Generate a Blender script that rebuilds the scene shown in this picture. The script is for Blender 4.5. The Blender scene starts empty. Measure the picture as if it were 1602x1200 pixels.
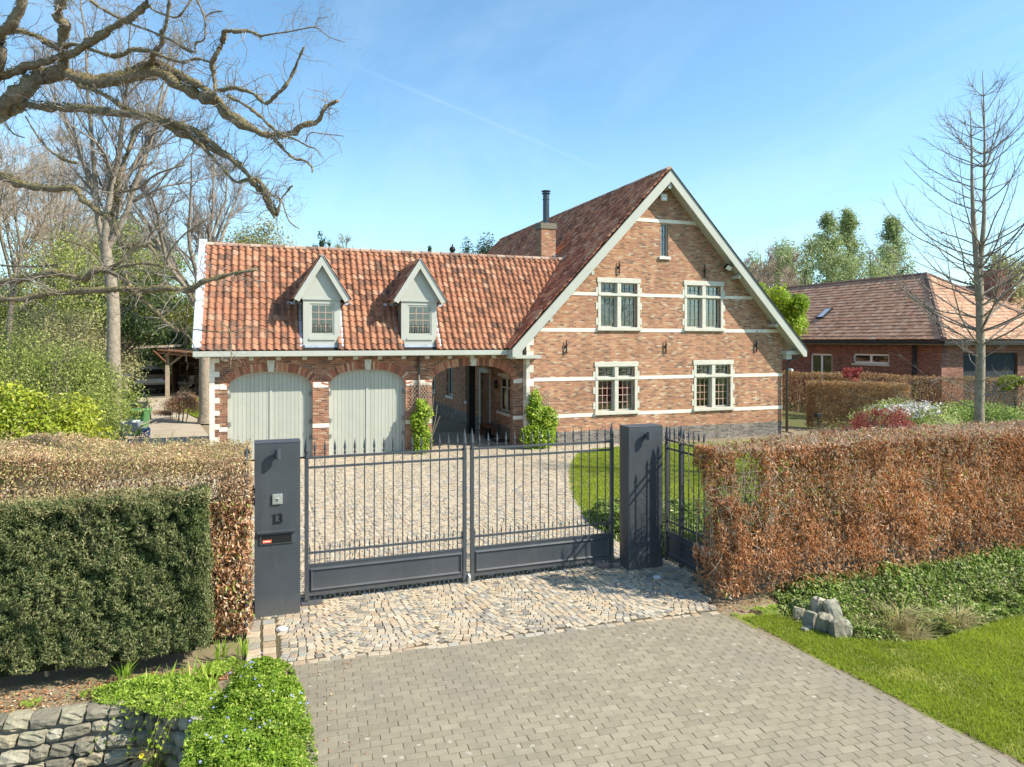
import bpy, bmesh, math, random
import numpy as np
from mathutils import Vector, Matrix, Euler, Quaternion

rng = np.random.default_rng(7)
random.seed(7)
R = math.radians
PI = math.pi

# ------------------------------------------------------------------ camera, world, sun, exposure
scene = bpy.context.scene
COL = scene.collection
# the scene's axes follow the house: +x along the gable wall, +y into the plot, z up
CAM = Vector((-8.168, -21.160, 3.5))
YAW = R(19.9)
FPX, CX, HY = 1085.0, 801.0, 533.0
cam_d = bpy.data.cameras.new('camera')
cam_d.sensor_width = 36.0
cam_d.lens = FPX / 1602 * 36
cam_d.shift_y = -67.0 / 1602
cam_d.clip_start = 0.1
cam_d.clip_end = 3000
cam = bpy.data.objects.new('camera', cam_d)
cam.location = CAM
cam.rotation_euler = (R(90), 0, -YAW)
COL.objects.link(cam)
scene.camera = cam

SUN_EL, SUN_AZ = R(41.5), R(57)          # azimuth measured from -y towards +x
SUN_DIR = Vector((math.sin(SUN_AZ) * math.cos(SUN_EL), -math.cos(SUN_AZ) * math.cos(SUN_EL), math.sin(SUN_EL)))
world = bpy.data.worlds.new('World')
scene.world = world
world.use_nodes = True
wn, wl = world.node_tree.nodes, world.node_tree.links
wn.clear()
w_out = wn.new('ShaderNodeOutputWorld')
w_bg = wn.new('ShaderNodeBackground')
w_bg.inputs['Strength'].default_value = 0.115
sky = wn.new('ShaderNodeTexSky')
sky.sky_type = 'NISHITA'
sky.sun_disc = False
sky.sun_elevation = SUN_EL
sky.sun_rotation = PI - SUN_AZ
sky.altitude = 0
sky.air_density = 1.0
sky.dust_density = 0.6
sky.ozone_density = 2.0
# thin high cloud veils and one old contrail, by direction
tc = wn.new('ShaderNodeTexCoord')
sep = wn.new('ShaderNodeSeparateXYZ')
wl.new(tc.outputs['Generated'], sep.inputs[0])
def wm(op, a, b=None, c=None):
    n = wn.new('ShaderNodeMath'); n.operation = op
    for i, v in enumerate((a, b, c)):
        if v is None: continue
        if isinstance(v, (int, float)): n.inputs[i].default_value = v
        else: wl.new(v, n.inputs[i])
    return n.outputs[0]
zz = wm('MAXIMUM', sep.outputs[2], 0.03)
zz = wm('ADD', zz, 0.12)
cxn = wm('DIVIDE', sep.outputs[0], zz)
cyn = wm('DIVIDE', sep.outputs[1], zz)
comb = wn.new('ShaderNodeCombineXYZ')
wl.new(cxn, comb.inputs[0]); wl.new(cyn, comb.inputs[1])
mapn = wn.new('ShaderNodeMapping'); mapn.inputs['Scale'].default_value = (0.8, 0.25, 1); mapn.inputs['Rotation'].default_value = (0, 0, R(35))
wl.new(comb.outputs[0], mapn.inputs[0])
nz = wn.new('ShaderNodeTexNoise'); nz.inputs['Scale'].default_value = 1.6; nz.inputs['Detail'].default_value = 9; nz.inputs['Roughness'].default_value = 0.62; nz.inputs['Distortion'].default_value = 0.6
wl.new(mapn.outputs[0], nz.inputs['Vector'])
cr = wn.new('ShaderNodeMapRange'); cr.inputs['From Min'].default_value = 0.46; cr.inputs['From Max'].default_value = 0.86
wl.new(nz.outputs['Fac'], cr.inputs['Value'])
hor = wn.new('ShaderNodeMapRange'); hor.inputs['From Min'].default_value = 0.0; hor.inputs['From Max'].default_value = 0.30; hor.inputs['To Min'].default_value = 0.26; hor.inputs['To Max'].default_value = 0.0
wl.new(sep.outputs[2], hor.inputs['Value'])
cl = wm('MULTIPLY', cr.outputs[0], 0.34)
# contrail: a great circle through two directions of the sky
def pixdir(px, py):
    r = Vector(((px - CX) / FPX, 1.0, (HY - py) / FPX)); c, s = math.cos(YAW), math.sin(YAW)
    return Vector((r.x * c + r.y * s, -r.x * s + r.y * c, r.z)).normalized()
d1, d2 = pixdir(560, 105), pixdir(960, 272)
gn = d1.cross(d2).normalized()
mid = (d1 + d2).normalized(); half = d1.angle(mid)
def wdot(v):
    n = wn.new('ShaderNodeVectorMath'); n.operation = 'DOT_PRODUCT'; wl.new(tc.outputs['Generated'], n.inputs[0]); n.inputs[1].default_value = v
    return n.outputs['Value']
tr = wm('ABSOLUTE', wm('ADD', wdot(gn), wm('MULTIPLY', wm('SUBTRACT', nz.outputs['Fac'], 0.5), 0.006)))
trr = wn.new('ShaderNodeMapRange'); trr.inputs['From Min'].default_value = 0.0; trr.inputs['From Max'].default_value = 0.0032; trr.inputs['To Min'].default_value = 0.09; trr.inputs['To Max'].default_value = 0.0
wl.new(tr, trr.inputs['Value'])
alg = wn.new('ShaderNodeMapRange'); alg.inputs['From Min'].default_value = math.cos(half * 1.15); alg.inputs['From Max'].default_value = math.cos(half * 0.6)
wl.new(wdot(mid), alg.inputs['Value'])
trail = wm('MULTIPLY', trr.outputs[0], alg.outputs[0])
fac = wm('MINIMUM', wm('ADD', wm('ADD', cl, trail), hor.outputs[0]), 0.9)
mixs = wn.new('ShaderNodeMixRGB'); mixs.inputs[2].default_value = (4.6, 5.7, 6.5, 1)
wl.new(fac, mixs.inputs[0])
tint = wn.new('ShaderNodeMixRGB'); tint.blend_type = 'MULTIPLY'; tint.inputs[0].default_value = 1; tint.inputs[2].default_value = (0.95, 1.21, 1.22, 1)
wl.new(sky.outputs[0], tint.inputs[1])
wl.new(tint.outputs[0], mixs.inputs[1])
wl.new(mixs.outputs[0], w_bg.inputs['Color'])
wl.new(w_bg.outputs[0], w_out.inputs['Surface'])

sun_d = bpy.data.lights.new('sun', 'SUN')
sun_d.energy = 4.75
sun_d.angle = R(0.53)
sun_d.color = (1.0, 0.925, 0.80)
sun = bpy.data.objects.new('sun', sun_d)
sun.rotation_euler = SUN_DIR.to_track_quat('Z', 'Y').to_euler()
sun.location = (20, -20, 30)
COL.objects.link(sun)

vs = scene.view_settings
vs.view_transform = 'Standard'
vs.look = 'None'
vs.exposure = 0.86
vs.gamma = 1.0
vs.use_curve_mapping = False
scene.cycles.max_bounces = 5
scene.cycles.diffuse_bounces = 3
scene.cycles.transparent_max_bounces = 8

# ------------------------------------------------------------------ helpers: places
_c, _s = math.cos(YAW), math.sin(YAW)
def P(px, py, d):
    """a point at distance d along the view axis that was measured at this pixel of the photograph"""
    X = (px - CX) / FPX * d
    return np.array([CAM.x + X * _c + d * _s, CAM.y - X * _s + d * _c, 3.5 - (py - HY) / FPX * d])
def wp(px, py, y0):
    """(x, z) of a measured pixel on the vertical plane y = y0"""
    rx = (px - CX) / FPX
    d = (y0 - CAM.y) / (_c - rx * _s)
    p = P(px, py, d)
    return float(p[0]), float(p[2])
def gp(px, py, z=0.0):
    d = (3.5 - z) * FPX / (py - HY)
    p = P(px, py, d)
    return float(p[0]), float(p[1])
def in_poly(x, y, poly):
    x = np.asarray(x); y = np.asarray(y); r = np.zeros(x.shape, bool); n = len(poly)
    for i in range(n):
        x1, y1 = poly[i]; x2, y2 = poly[(i + 1) % n]
        cnd = (y1 > y) != (y2 > y)
        with np.errstate(divide='ignore', invalid='ignore'):
            xi = (x2 - x1) * (y - y1) / (y2 - y1 + 1e-12) + x1
        r ^= cnd & (x < xi)
    return r
def vnoise(p, scale=1.0, seed=0):
    """cheap smooth value noise for (N,3) points, 0..1"""
    q = np.asarray(p) * scale + seed * 17.13
    i = np.floor(q).astype(np.int64); f = q - i; f = f * f * (3 - 2 * f)
    def h(a):
        n = a[:, 0] * 73856093 ^ a[:, 1] * 19349663 ^ a[:, 2] * 83492791
        n = (n ^ (n >> 13)) * 1274126177
        return ((n ^ (n >> 16)) & 0xffff) / 65535.0
    out = 0
    for dx in (0, 1):
        for dy in (0, 1):
            for dz in (0, 1):
                w = (f[:, 0] if dx else 1 - f[:, 0]) * (f[:, 1] if dy else 1 - f[:, 1]) * (f[:, 2] if dz else 1 - f[:, 2])
                out = out + w * h(i + np.array([dx, dy, dz]))
    return out

# ------------------------------------------------------------------ helpers: objects
def link(o, parent=None):
    COL.objects.link(o)
    if parent is not None: o.parent = parent
    return o
def tag(o, label=None, cat=None, group=None, kind=None):
    if label: o['label'] = label
    if cat: o['category'] = cat
    if group: o['group'] = group
    if kind: o['kind'] = kind
    return o
def empty(name, loc=(0, 0, 0), rz=0.0, parent=None):
    o = bpy.data.objects.new(name, None)
    o.location = loc; o.rotation_euler = (0, 0, rz); o.empty_display_size = 0.2
    return link(o, parent)
def obj(name, me, mat=None, parent=None, loc=(0, 0, 0), rot=(0, 0, 0), smooth=False):
    if mat is not None and len(me.materials) == 0: me.materials.append(mat)
    if smooth:
        me.polygons.foreach_set('use_smooth', np.ones(len(me.polygons), bool))
    o = bpy.data.objects.new(name, me)
    o.location = loc; o.rotation_euler = rot
    return link(o, parent)
def np_mesh(name, V, F, rnd=None, smooth=False):
    V = np.asarray(V, np.float32); F = np.asarray(F, np.int32)
    me = bpy.data.meshes.new(name)
    k = F.shape[1]
    me.vertices.add(len(V)); me.vertices.foreach_set('co', V.ravel())
    me.loops.add(F.size); me.loops.foreach_set('vertex_index', F.ravel())
    me.polygons.add(len(F)); me.polygons.foreach_set('loop_start', np.arange(0, F.size, k, dtype=np.int32))
    if rnd is not None:
        a = me.attributes.new('rnd', 'FLOAT', 'POINT'); a.data.foreach_set('value', np.asarray(rnd, np.float32))
    me.polygons.foreach_set('use_smooth', np.full(len(F), smooth, bool))
    me.update(calc_edges=True)
    return me
class MB:
    """collects simple solids into one mesh"""
    def __init__(s): s.V = []; s.F = []; s.n = 0
    def add(s, V, F):
        V = [tuple(map(float, v)) for v in V]
        s.V += V; s.F += [tuple(i + s.n for i in f) for f in F]; s.n += len(V); return s
    def box(s, x0, x1, y0, y1, z0, z1, M=None):
        v = [(x, y, z) for z in (z0, z1) for y in (y0, y1) for x in (x0, x1)]
        if M is not None: v = [M @ Vector(p) for p in v]
        return s.add(v, [(0, 2, 3, 1), (4, 5, 7, 6), (0, 1, 5, 4), (2, 6, 7, 3), (0, 4, 6, 2), (1, 3, 7, 5)])
    def prism(s, poly, a0, a1, axis='y'):
        """polygon in the plane across the axis, extruded along it. axis y: (x,z); x: (y,z); z: (x,y)"""
        n = len(poly)
        def mk(p, a): return {'y': (p[0], a, p[1]), 'x': (a, p[0], p[1]), 'z': (p[0], p[1], a)}[axis]
        V = [mk(p, a0) for p in poly] + [mk(p, a1) for p in poly]
        F = [tuple(range(n))[::-1], tuple(range(n, 2 * n))] + [(i, (i + 1) % n, (i + 1) % n + n, i + n) for i in range(n)]
        return s.add(V, F)
    def tube(s, pts, rad, sides=8, cap=True):
        pts = [Vector(p) for p in pts]; n = len(pts)
        rads = rad if isinstance(rad, (list, tuple)) else [rad] * n
        base = s.n; V = []; F = []
        for i, p in enumerate(pts):
            t = (pts[min(i + 1, n - 1)] - pts[max(i - 1, 0)]).normalized()
            ref = Vector((0, 0, 1)) if abs(t.z) < 0.9 else Vector((1, 0, 0))
            a = t.cross(ref).normalized(); b = t.cross(a)
            for k in range(sides):
                an = 2 * PI * k / sides
                V.append(p + (a * math.cos(an) + b * math.sin(an)) * rads[i])
        for i in range(n - 1):
            for k in range(sides):
                k2 = (k + 1) % sides
                F.append((i * sides + k, i * sides + k2, (i + 1) * sides + k2, (i + 1) * sides + k))
        if cap:
            F.append(tuple(range(sides))); F.append(tuple(range((n - 1) * sides, n * sides))[::-1])
        return s.add(V, F)
    def lathe(s, prof, cx=0, cy=0, sides=12):
        """(radius, z) profile turned about a vertical axis"""
        V = []; F = []; n = len(prof)
        for r, z in prof:
            for k in range(sides):
                V.append((cx + r * math.cos(2 * PI * k / sides), cy + r * math.sin(2 * PI * k / sides), z))
        for i in range(n - 1):
            for k in range(sides):
                k2 = (k + 1) % sides
                F.append((i * sides + k, i * sides + k2, (i + 1) * sides + k2, (i + 1) * sides + k))
        F.append(tuple(range(sides))[::-1]); F.append(tuple(range((n - 1) * sides, n * sides)))
        return s.add(V, F)
    def mesh(s, name):
        me = bpy.data.meshes.new(name); me.from_pydata(s.V, [], s.F); me.update()
        bm = bmesh.new(); bm.from_mesh(me); bmesh.ops.recalc_face_normals(bm, faces=bm.faces); bm.to_mesh(me); bm.free()
        return me
    def build(s, name, mat, parent=None, smooth=False, loc=(0, 0, 0), rot=(0, 0, 0), bevel=0):
        o = obj(name, s.mesh(name), mat, parent, loc, rot, smooth)
        if bevel:
            m = o.modifiers.new('bevel', 'BEVEL'); m.width = bevel; m.segments = 2; m.limit_method = 'ANGLE'
        return o
def holed(name, outline, holes, y0, y1, mat, parent, axis='y'):
    """a wall: outline and holes in (x,z) (or (y,z) for axis x), thickness from y0 to y1"""
    cu = bpy.data.curves.new(name, 'CURVE'); cu.dimensions = '2D'; cu.fill_mode = 'BOTH'; cu.extrude = abs(y1 - y0) / 2
    for poly in [outline] + holes:
        sp = cu.splines.new('POLY'); sp.points.add(len(poly) - 1)
        for i, p in enumerate(poly): sp.points[i].co = (p[0], p[1], 0, 1)
        sp.use_cyclic_u = True
    t = bpy.data.objects.new('temp', cu); COL.objects.link(t)
    dg = bpy.context.evaluated_depsgraph_get()
    me = bpy.data.meshes.new_from_object(t.evaluated_get(dg))
    bpy.data.objects.remove(t); bpy.data.curves.remove(cu)
    n = len(me.vertices); co = np.empty(n * 3, np.float32); me.vertices.foreach_get('co', co); co = co.reshape(-1, 3)
    mid = (y0 + y1) / 2
    if axis == 'y': new = np.stack([co[:, 0], mid - co[:, 2], co[:, 1]], 1)
    else: new = np.stack([mid + co[:, 2], co[:, 0], co[:, 1]], 1)
    me.vertices.foreach_set('co', new.ravel()); me.update(); me.name = name
    me.materials.clear()
    return obj(name, me, mat, parent)

def scatter(name, PV, PF, pos, rot, scl, mat, parent=None, rnd=None, smooth=False):
    """one mesh of many copies of a small prototype"""
    PV = np.asarray(PV, np.float32); PF = np.asarray(PF, np.int32)
    N = len(pos); n = len(PV)
    scl = np.broadcast_to(np.asarray(scl, np.float32).reshape(N if np.ndim(scl) else 1, -1) if np.ndim(scl) else np.full((N, 1), scl, np.float32), (N, 3))
    V = PV[None] * scl[:, None, :]
    V = np.einsum('nij,nkj->nki', rot, V) + np.asarray(pos)[:, None, :]
    F = PF[None] + (np.arange(N) * n)[:, None, None]
    if rnd is None: rnd = rng.random(N)
    me = np_mesh(name, V.reshape(-1, 3), F.reshape(-1, PF.shape[1]), np.repeat(rnd, n), smooth)
    return obj(name, me, mat, parent)
def rot_z(a):
    a = np.asarray(a); c, s = np.cos(a), np.sin(a); o = np.zeros_like(a); i = np.ones_like(a)
    return np.stack([np.stack([c, -s, o], -1), np.stack([s, c, o], -1), np.stack([o, o, i], -1)], -2)
def unit(v): return v / (np.linalg.norm(v, axis=-1, keepdims=True) + 1e-9)
def frames(n, t):
    """rotation matrices with z = n and y ~ t"""
    n = unit(n); x = unit(np.cross(t, n)); y = np.cross(n, x)
    return np.stack([x, y, n], -1)
LEAF_V = [(0, -0.5, 0), (0.5, -0.05, 0.12), (0, 0.5, -0.06), (-0.5, -0.05, 0.12)]
LEAF_F = [(0, 1, 2, 3)]
def leaves(name, pos, nrm, size, aspect, mat, parent=None, spread=0.8, droop=None, rnd=None):
    """small folded leaf faces"""
    N = len(pos)
    n = unit(nrm + rng.normal(0, spread, (N, 3)))
    t = rng.normal(0, 1, (N, 3))
    if droop is not None: t = t * 0.6 + np.array(droop)
    size = np.asarray(size) * (0.65 + 0.7 * rng.random(N))
    S = np.stack([size * aspect, size, size], 1)
    return scatter(name, LEAF_V, LEAF_F, pos, frames(n, t), S, mat, parent, rnd)

# ------------------------------------------------------------------ helpers: branches
def tubes(name, Pt, Rd, sides, mat, parent=None, rnd=None):
    """Pt (N,K,3) polylines, Rd (N,K) radii -> one mesh"""
    me = tubes_mesh(name, [(Pt, Rd, sides)])
    return obj(name, me, mat, parent, smooth=True)
def tubes_mesh(name, sets):
    VV = []; FF = []; base = 0
    for Pt, Rd, sides in sets:
        N, K, _ = Pt.shape
        T = np.empty_like(Pt); T[:, 1:-1] = Pt[:, 2:] - Pt[:, :-2]; T[:, 0] = Pt[:, 1] - Pt[:, 0]; T[:, -1] = Pt[:, -1] - Pt[:, -2]
        T = unit(T)
        mean = unit(Pt[:, -1] - Pt[:, 0])
        ref = np.where(np.abs(mean[:, 2:3]) < 0.8, np.array([[0, 0, 1.0]]), np.array([[1.0, 0, 0]]))[:, None, :]
        a = unit(np.cross(T, np.broadcast_to(ref, T.shape))); b = np.cross(T, a)
        an = np.arange(sides) * 2 * PI / sides
        V = Pt[:, :, None, :] + (a[:, :, None, :] * np.cos(an)[None, None, :, None] + b[:, :, None, :] * np.sin(an)[None, None, :, None]) * Rd[:, :, None, None]
        i = np.arange(K - 1)[:, None] * sides; k = np.arange(sides)[None, :]; k2 = (k + 1) % sides
        F = np.stack([i + k, i + k2, i + sides + k2, i + sides + k], -1).reshape(-1, 4)
        F = F[None] + (np.arange(N) * K * sides)[:, None, None] + base
        VV.append(V.reshape(-1, 3)); FF.append(F.reshape(-1, 4)); base += N * K * sides
    return np_mesh(name, np.concatenate(VV), np.concatenate(FF))
def grow(st, dr, ln, r0, r1, K=6, wob=0.18, up=0.0, g=None):
    """wandering polylines from st in direction dr"""
    g = g or rng
    N = len(st); Pt = np.empty((N, K, 3)); Pt[:, 0] = st; d = unit(dr)
    seg = (ln / (K - 1))[:, None]
    for i in range(1, K):
        d = unit(d + g.normal(0, wob, (N, 3)) + np.array([0, 0, up]))
        Pt[:, i] = Pt[:, i - 1] + d * seg
    tt = np.linspace(0, 1, K)[None]
    return Pt, r0[:, None] * (1 - tt) + r1[:, None] * tt
def offshoots(Pt, Rd, n, ang=(0.6, 1.1), tmin=0.25, tmax=1.0, g=None):
    """n starts per parent, with directions turned away from it"""
    g = g or rng
    N, K, _ = Pt.shape
    pi = np.repeat(np.arange(N), n); M = len(pi)
    t = tmin + (tmax - tmin) * g.random(M); x = t * (K - 1); i = np.minimum(x.astype(int), K - 2); f = (x - i)[:, None]
    st = Pt[pi, i] * (1 - f) + Pt[pi, i + 1] * f
    rr = Rd[pi, i] * (1 - f[:, 0]) + Rd[pi, i + 1] * f[:, 0]
    tg = unit(Pt[pi, i + 1] - Pt[pi, i])
    side = unit(np.cross(tg, g.normal(0, 1, (M, 3))))
    a = (ang[0] + (ang[1] - ang[0]) * g.random(M))[:, None]
    return st, tg * np.cos(a) + side * np.sin(a), rr, t, pi

# ------------------------------------------------------------------ materials
class NT:
    def __init__(s, name, rough=0.7, spec=0.3):
        s.m = bpy.data.materials.new(name); s.m.use_nodes = True
        s.t = s.m.node_tree; s.n = s.t.nodes; s.l = s.t.links
        s.b = s.n['Principled BSDF']; s.b.inputs['Roughness'].default_value = rough
        s.b.inputs['Specular IOR Level'].default_value = spec
        s._oc = None
    def put(s, sock, v):
        if isinstance(v, bpy.types.NodeSocket): s.l.new(v, sock)
        elif isinstance(v, (tuple, list)) and len(v) == 3 and sock.type == 'RGBA': sock.default_value = (*v, 1)
        else: sock.default_value = v
    def node(s, ty, props=None, **ins):
        n = s.n.new(ty)
        for k, v in (props or {}).items(): setattr(n, k, v)
        for k, v in ins.items():
            key = int(k[1:]) if k[0] == '_' else k.replace('_', ' ')
            s.put(n.inputs[key], v)
        return n
    def math(s, op, a, b=None, c=None, clamp=False):
        n = s.n.new('ShaderNodeMath'); n.operation = op; n.use_clamp = clamp
        for i, v in enumerate((a, b, c)):
            if v is not None: s.put(n.inputs[i], v)
        return n.outputs[0]
    def coord(s):
        if s._oc is None: s._oc = s.n.new('ShaderNodeTexCoord')
        return s._oc.outputs['Object']
    def pos(s): return s.n.new('ShaderNodeNewGeometry').outputs['Position']
    def noise(s, scale, detail=4, rough=0.55, vec=None, out='Fac'):
        n = s.node('ShaderNodeTexNoise', None, Scale=scale, Detail=detail, Roughness=rough)
        s.l.new(vec if vec is not None else s.pos(), n.inputs['Vector'])
        return n.outputs[out]
    def rng(s, v, a, b, c=0.0, d=1.0):
        n = s.node('ShaderNodeMapRange', None, _0=v, _1=a, _2=b, _3=c, _4=d); return n.outputs[0]
    def ramp(s, fac, stops, mode='LINEAR'):
        n = s.n.new('ShaderNodeValToRGB'); n.color_ramp.interpolation = mode
        e = n.color_ramp.elements
        while len(e) < len(stops): e.new(0.5)
        for x, (p, c) in zip(e, stops): x.position = p; x.color = (*c, 1)
        s.put(n.inputs[0], fac); return n.outputs[0]
    def mix(s, f, a, b, mode='MIX'):
        n = s.n.new('ShaderNodeMixRGB'); n.blend_type = mode
        s.put(n.inputs[0], f); s.put(n.inputs[1], a); s.put(n.inputs[2], b); return n.outputs[0]
    def color(s, v): s.put(s.b.inputs['Base Color'], v); return s
    def bump(s, h, dist=0.01, strength=1.0):
        n = s.node('ShaderNodeBump', None, Height=h, Distance=dist, Strength=strength)
        s.l.new(n.outputs[0], s.b.inputs['Normal']); return s
    def rndv(s):
        a = s.node('ShaderNodeAttribute', {'attribute_name': 'rnd'}).outputs['Fac']
        o = s.n.new('ShaderNodeObjectInfo').outputs['Random']
        return s.math('FRACT', s.math('ADD', a, o))

def plain(name, col, rough=0.6, spec=0.3, var=0.12, scale=3.0, bump=0.0, bscale=60, metal=0.0):
    t = NT(name, rough, spec)
    n = t.noise(scale, 6, 0.6)
    lo = tuple(c * (1 - var) for c in col); hi = tuple(min(1, c * (1 + var)) for c in col)
    t.color(t.ramp(n, [(0.3, lo), (0.7, hi)]))
    t.b.inputs['Metallic'].default_value = metal
    if bump: t.bump(t.noise(bscale, 5), bump)
    return t.m
def pieces(name, stops, rough=0.8, spec=0.2, var=0.25, scale=14.0, bump=0.004, bscale=50, extra=None):
    """a material whose colour changes from one piece to the next"""
    t = NT(name, rough, spec)
    c = t.ramp(t.rndv(), stops, 'LINEAR')
    n = t.noise(scale, 6, 0.65)
    c = t.mix(1.0, c, t.ramp(n, [(0.25, (1 - var,) * 3), (0.75, (1 + var * 0.6,) * 3)]), 'MULTIPLY')
    if extra: c = extra(t, c)
    t.color(c)
    if bump: t.bump(t.noise(bscale, 5), bump)
    return t.m
def leafmat(name, stops, trans=0.3, rough=0.5, spec=0.35):
    t = NT(name, rough, spec)
    c = t.ramp(t.rndv(), stops)
    n = t.noise(1.3, 3)
    c = t.mix(1.0, c, t.ramp(n, [(0.3, (0.82, 0.82, 0.82)), (0.7, (1.15, 1.15, 1.15))]), 'MULTIPLY')
    t.color(c)
    tr = t.node('ShaderNodeBsdfTranslucent'); t.l.new(c, tr.inputs['Color'])
    mx = t.n.new('ShaderNodeMixShader'); mx.inputs[0].default_value = trans
    t.l.new(t.b.outputs[0], mx.inputs[1]); t.l.new(tr.outputs[0], mx.inputs[2])
    t.l.new(mx.outputs[0], t.n['Material Output'].inputs['Surface'])
    return t.m

def brickmat(name, ramp, mortar=(0.43, 0.36, 0.29), bw=0.172, bh=0.054, grey_below=None, dirt=0.2):
    t = NT(name, 0.88, 0.15)
    g = t.n.new('ShaderNodeNewGeometry')
    sp = t.node('ShaderNodeSeparateXYZ', None, _0=t.coord()); sn = t.node('ShaderNodeSeparateXYZ', None, _0=g.outputs['True Normal'])
    side = t.math('GREATER_THAN', t.math('ABSOLUTE', sn.outputs[0]), 0.7)
    hx = t.math('ADD', t.math('MULTIPLY', sp.outputs[0], t.math('SUBTRACT', 1.0, side)), t.math('MULTIPLY', sp.outputs[1], side))
    rowf = t.math('DIVIDE', sp.outputs[2], bh); row = t.math('FLOOR', rowf); fv = t.math('SUBTRACT', rowf, row)
    off = t.math('MULTIPLY', t.math('MODULO', t.math('ABSOLUTE', row), 2.0), 0.5)
    wn_ = t.node('ShaderNodeTexWhiteNoise', {'noise_dimensions': '1D'}); t.l.new(row, wn_.inputs['W'])
    colf = t.math('ADD', t.math('DIVIDE', hx, bw), t.math('ADD', off, t.math('MULTIPLY', wn_.outputs['Value'], 0.22)))
    colm = t.math('FLOOR', colf); fu = t.math('SUBTRACT', colf, colm)
    cv = t.node('ShaderNodeCombineXYZ', None, _0=colm, _1=row)
    wb = t.node('ShaderNodeTexWhiteNoise', {'noise_dimensions': '3D'}); t.l.new(cv.outputs[0], wb.inputs['Vector'])
    c = t.ramp(wb.outputs['Value'], ramp, 'LINEAR')
    if grey_below is not None:
        g2 = t.ramp(wb.outputs['Value'], [(0.0, (0.10, 0.095, 0.09)), (0.5, (0.19, 0.175, 0.16)), (1.0, (0.30, 0.27, 0.235))])
        edge = t.math('ADD', grey_below, t.math('MULTIPLY', hx, 0.0))
        c = t.mix(t.math('LESS_THAN', sp.outputs[2], edge), c, g2)
    fine = t.noise(38, 5, 0.6)
    c = t.mix(1.0, c, t.ramp(fine, [(0.25, (0.78, 0.78, 0.78)), (0.8, (1.2, 1.2, 1.2))]), 'MULTIPLY')
    jit = t.math('MULTIPLY', t.math('SUBTRACT', t.noise(25, 3), 0.5), 0.10)
    ev = t.math('MINIMUM', fv, t.math('SUBTRACT', 1.0, fv)); eu = t.math('MULTIPLY', t.math('MINIMUM', fu, t.math('SUBTRACT', 1.0, fu)), bw / bh)
    e = t.math('ADD', t.math('MINIMUM', ev, eu), jit)
    mf = t.rng(e, 0.06, 0.13)                                            # 1 on the brick, 0 in the joint
    c = t.mix(mf, mortar, c)
    big = t.noise(0.7, 5, 0.6)
    c = t.mix(1.0, c, t.ramp(big, [(0.3, (1 - dirt,) * 3), (0.7, (1 + dirt * 0.5,) * 3)]), 'MULTIPLY')
    bl = t.rng(t.noise(2.2, 6, 0.7), 0.62, 0.8, 0, 0.2)
    c = t.mix(bl, c, (0.52, 0.44, 0.35))
    st = t.node('ShaderNodeMapping', None); st.inputs['Scale'].default_value = (2.6, 2.6, 0.28); t.l.new(t.coord(), st.inputs[0])
    c = t.mix(1.0, c, t.ramp(t.noise(1.0, 5, 0.65, st.outputs[0]), [(0.32, (0.80, 0.80, 0.80)), (0.6, (1.04, 1.04, 1.04))]), 'MULTIPLY')
    t.color(c)
    h = t.math('ADD', t.math('MULTIPLY', mf, t.math('ADD', 0.7, t.math('MULTIPLY', wb.outputs['Value'], 0.5))), t.math('MULTIPLY', fine, 0.3))
    t.bump(h, 0.008)
    return t.m

M = {}
M['brick_main'] = brickmat('brick_main', [(0.0, (0.20, 0.12, 0.085)), (0.12, (0.33, 0.165, 0.10)), (0.35, (0.46, 0.21, 0.115)), (0.7, (0.53, 0.26, 0.14)), (0.9, (0.55, 0.33, 0.19)), (0.97, (0.58, 0.42, 0.28)), (1.0, (0.64, 0.52, 0.38))], grey_below=0.46)
M['brick_wing'] = brickmat('brick_wing', [(0.0, (0.13, 0.08, 0.055)), (0.2, (0.26, 0.115, 0.07)), (0.6, (0.39, 0.16, 0.09)), (0.9, (0.45, 0.235, 0.13)), (1.0, (0.54, 0.38, 0.25))])
M['brick_neighbour'] = brickmat('brick_neighbour', [(0.0, (0.16, 0.07, 0.05)), (0.5, (0.25, 0.10, 0.07)), (1.0, (0.32, 0.15, 0.105))], mortar=(0.30, 0.22, 0.18), bw=0.21, bh=0.075, dirt=0.08)
M['arch_brick'] = pieces('arch_brick', [(0, (0.17, 0.085, 0.06)), (0.4, (0.38, 0.14, 0.085)), (0.8, (0.48, 0.24, 0.14)), (1, (0.55, 0.38, 0.26))])
M['mortar'] = plain('mortar', (0.42, 0.36, 0.30), 0.95, 0.1, bump=0.003)
M['stone'] = plain('stone', (0.76, 0.70, 0.60), 0.85, 0.15, 0.14, 5, bump=0.003)
M['surround'] = plain('surround', (0.56, 0.54, 0.46), 0.8, 0.2, 0.1, 6, bump=0.002)
M['paint'] = plain('paint', (0.43, 0.44, 0.385), 0.55, 0.3, 0.05, 2)
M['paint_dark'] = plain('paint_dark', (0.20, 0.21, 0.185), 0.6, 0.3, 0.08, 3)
M['plank'] = pieces('plank', [(0, (0.395, 0.41, 0.35)), (1, (0.445, 0.46, 0.395))], 0.5, 0.3, 0.06, 3, 0.0015, 20)
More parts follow.
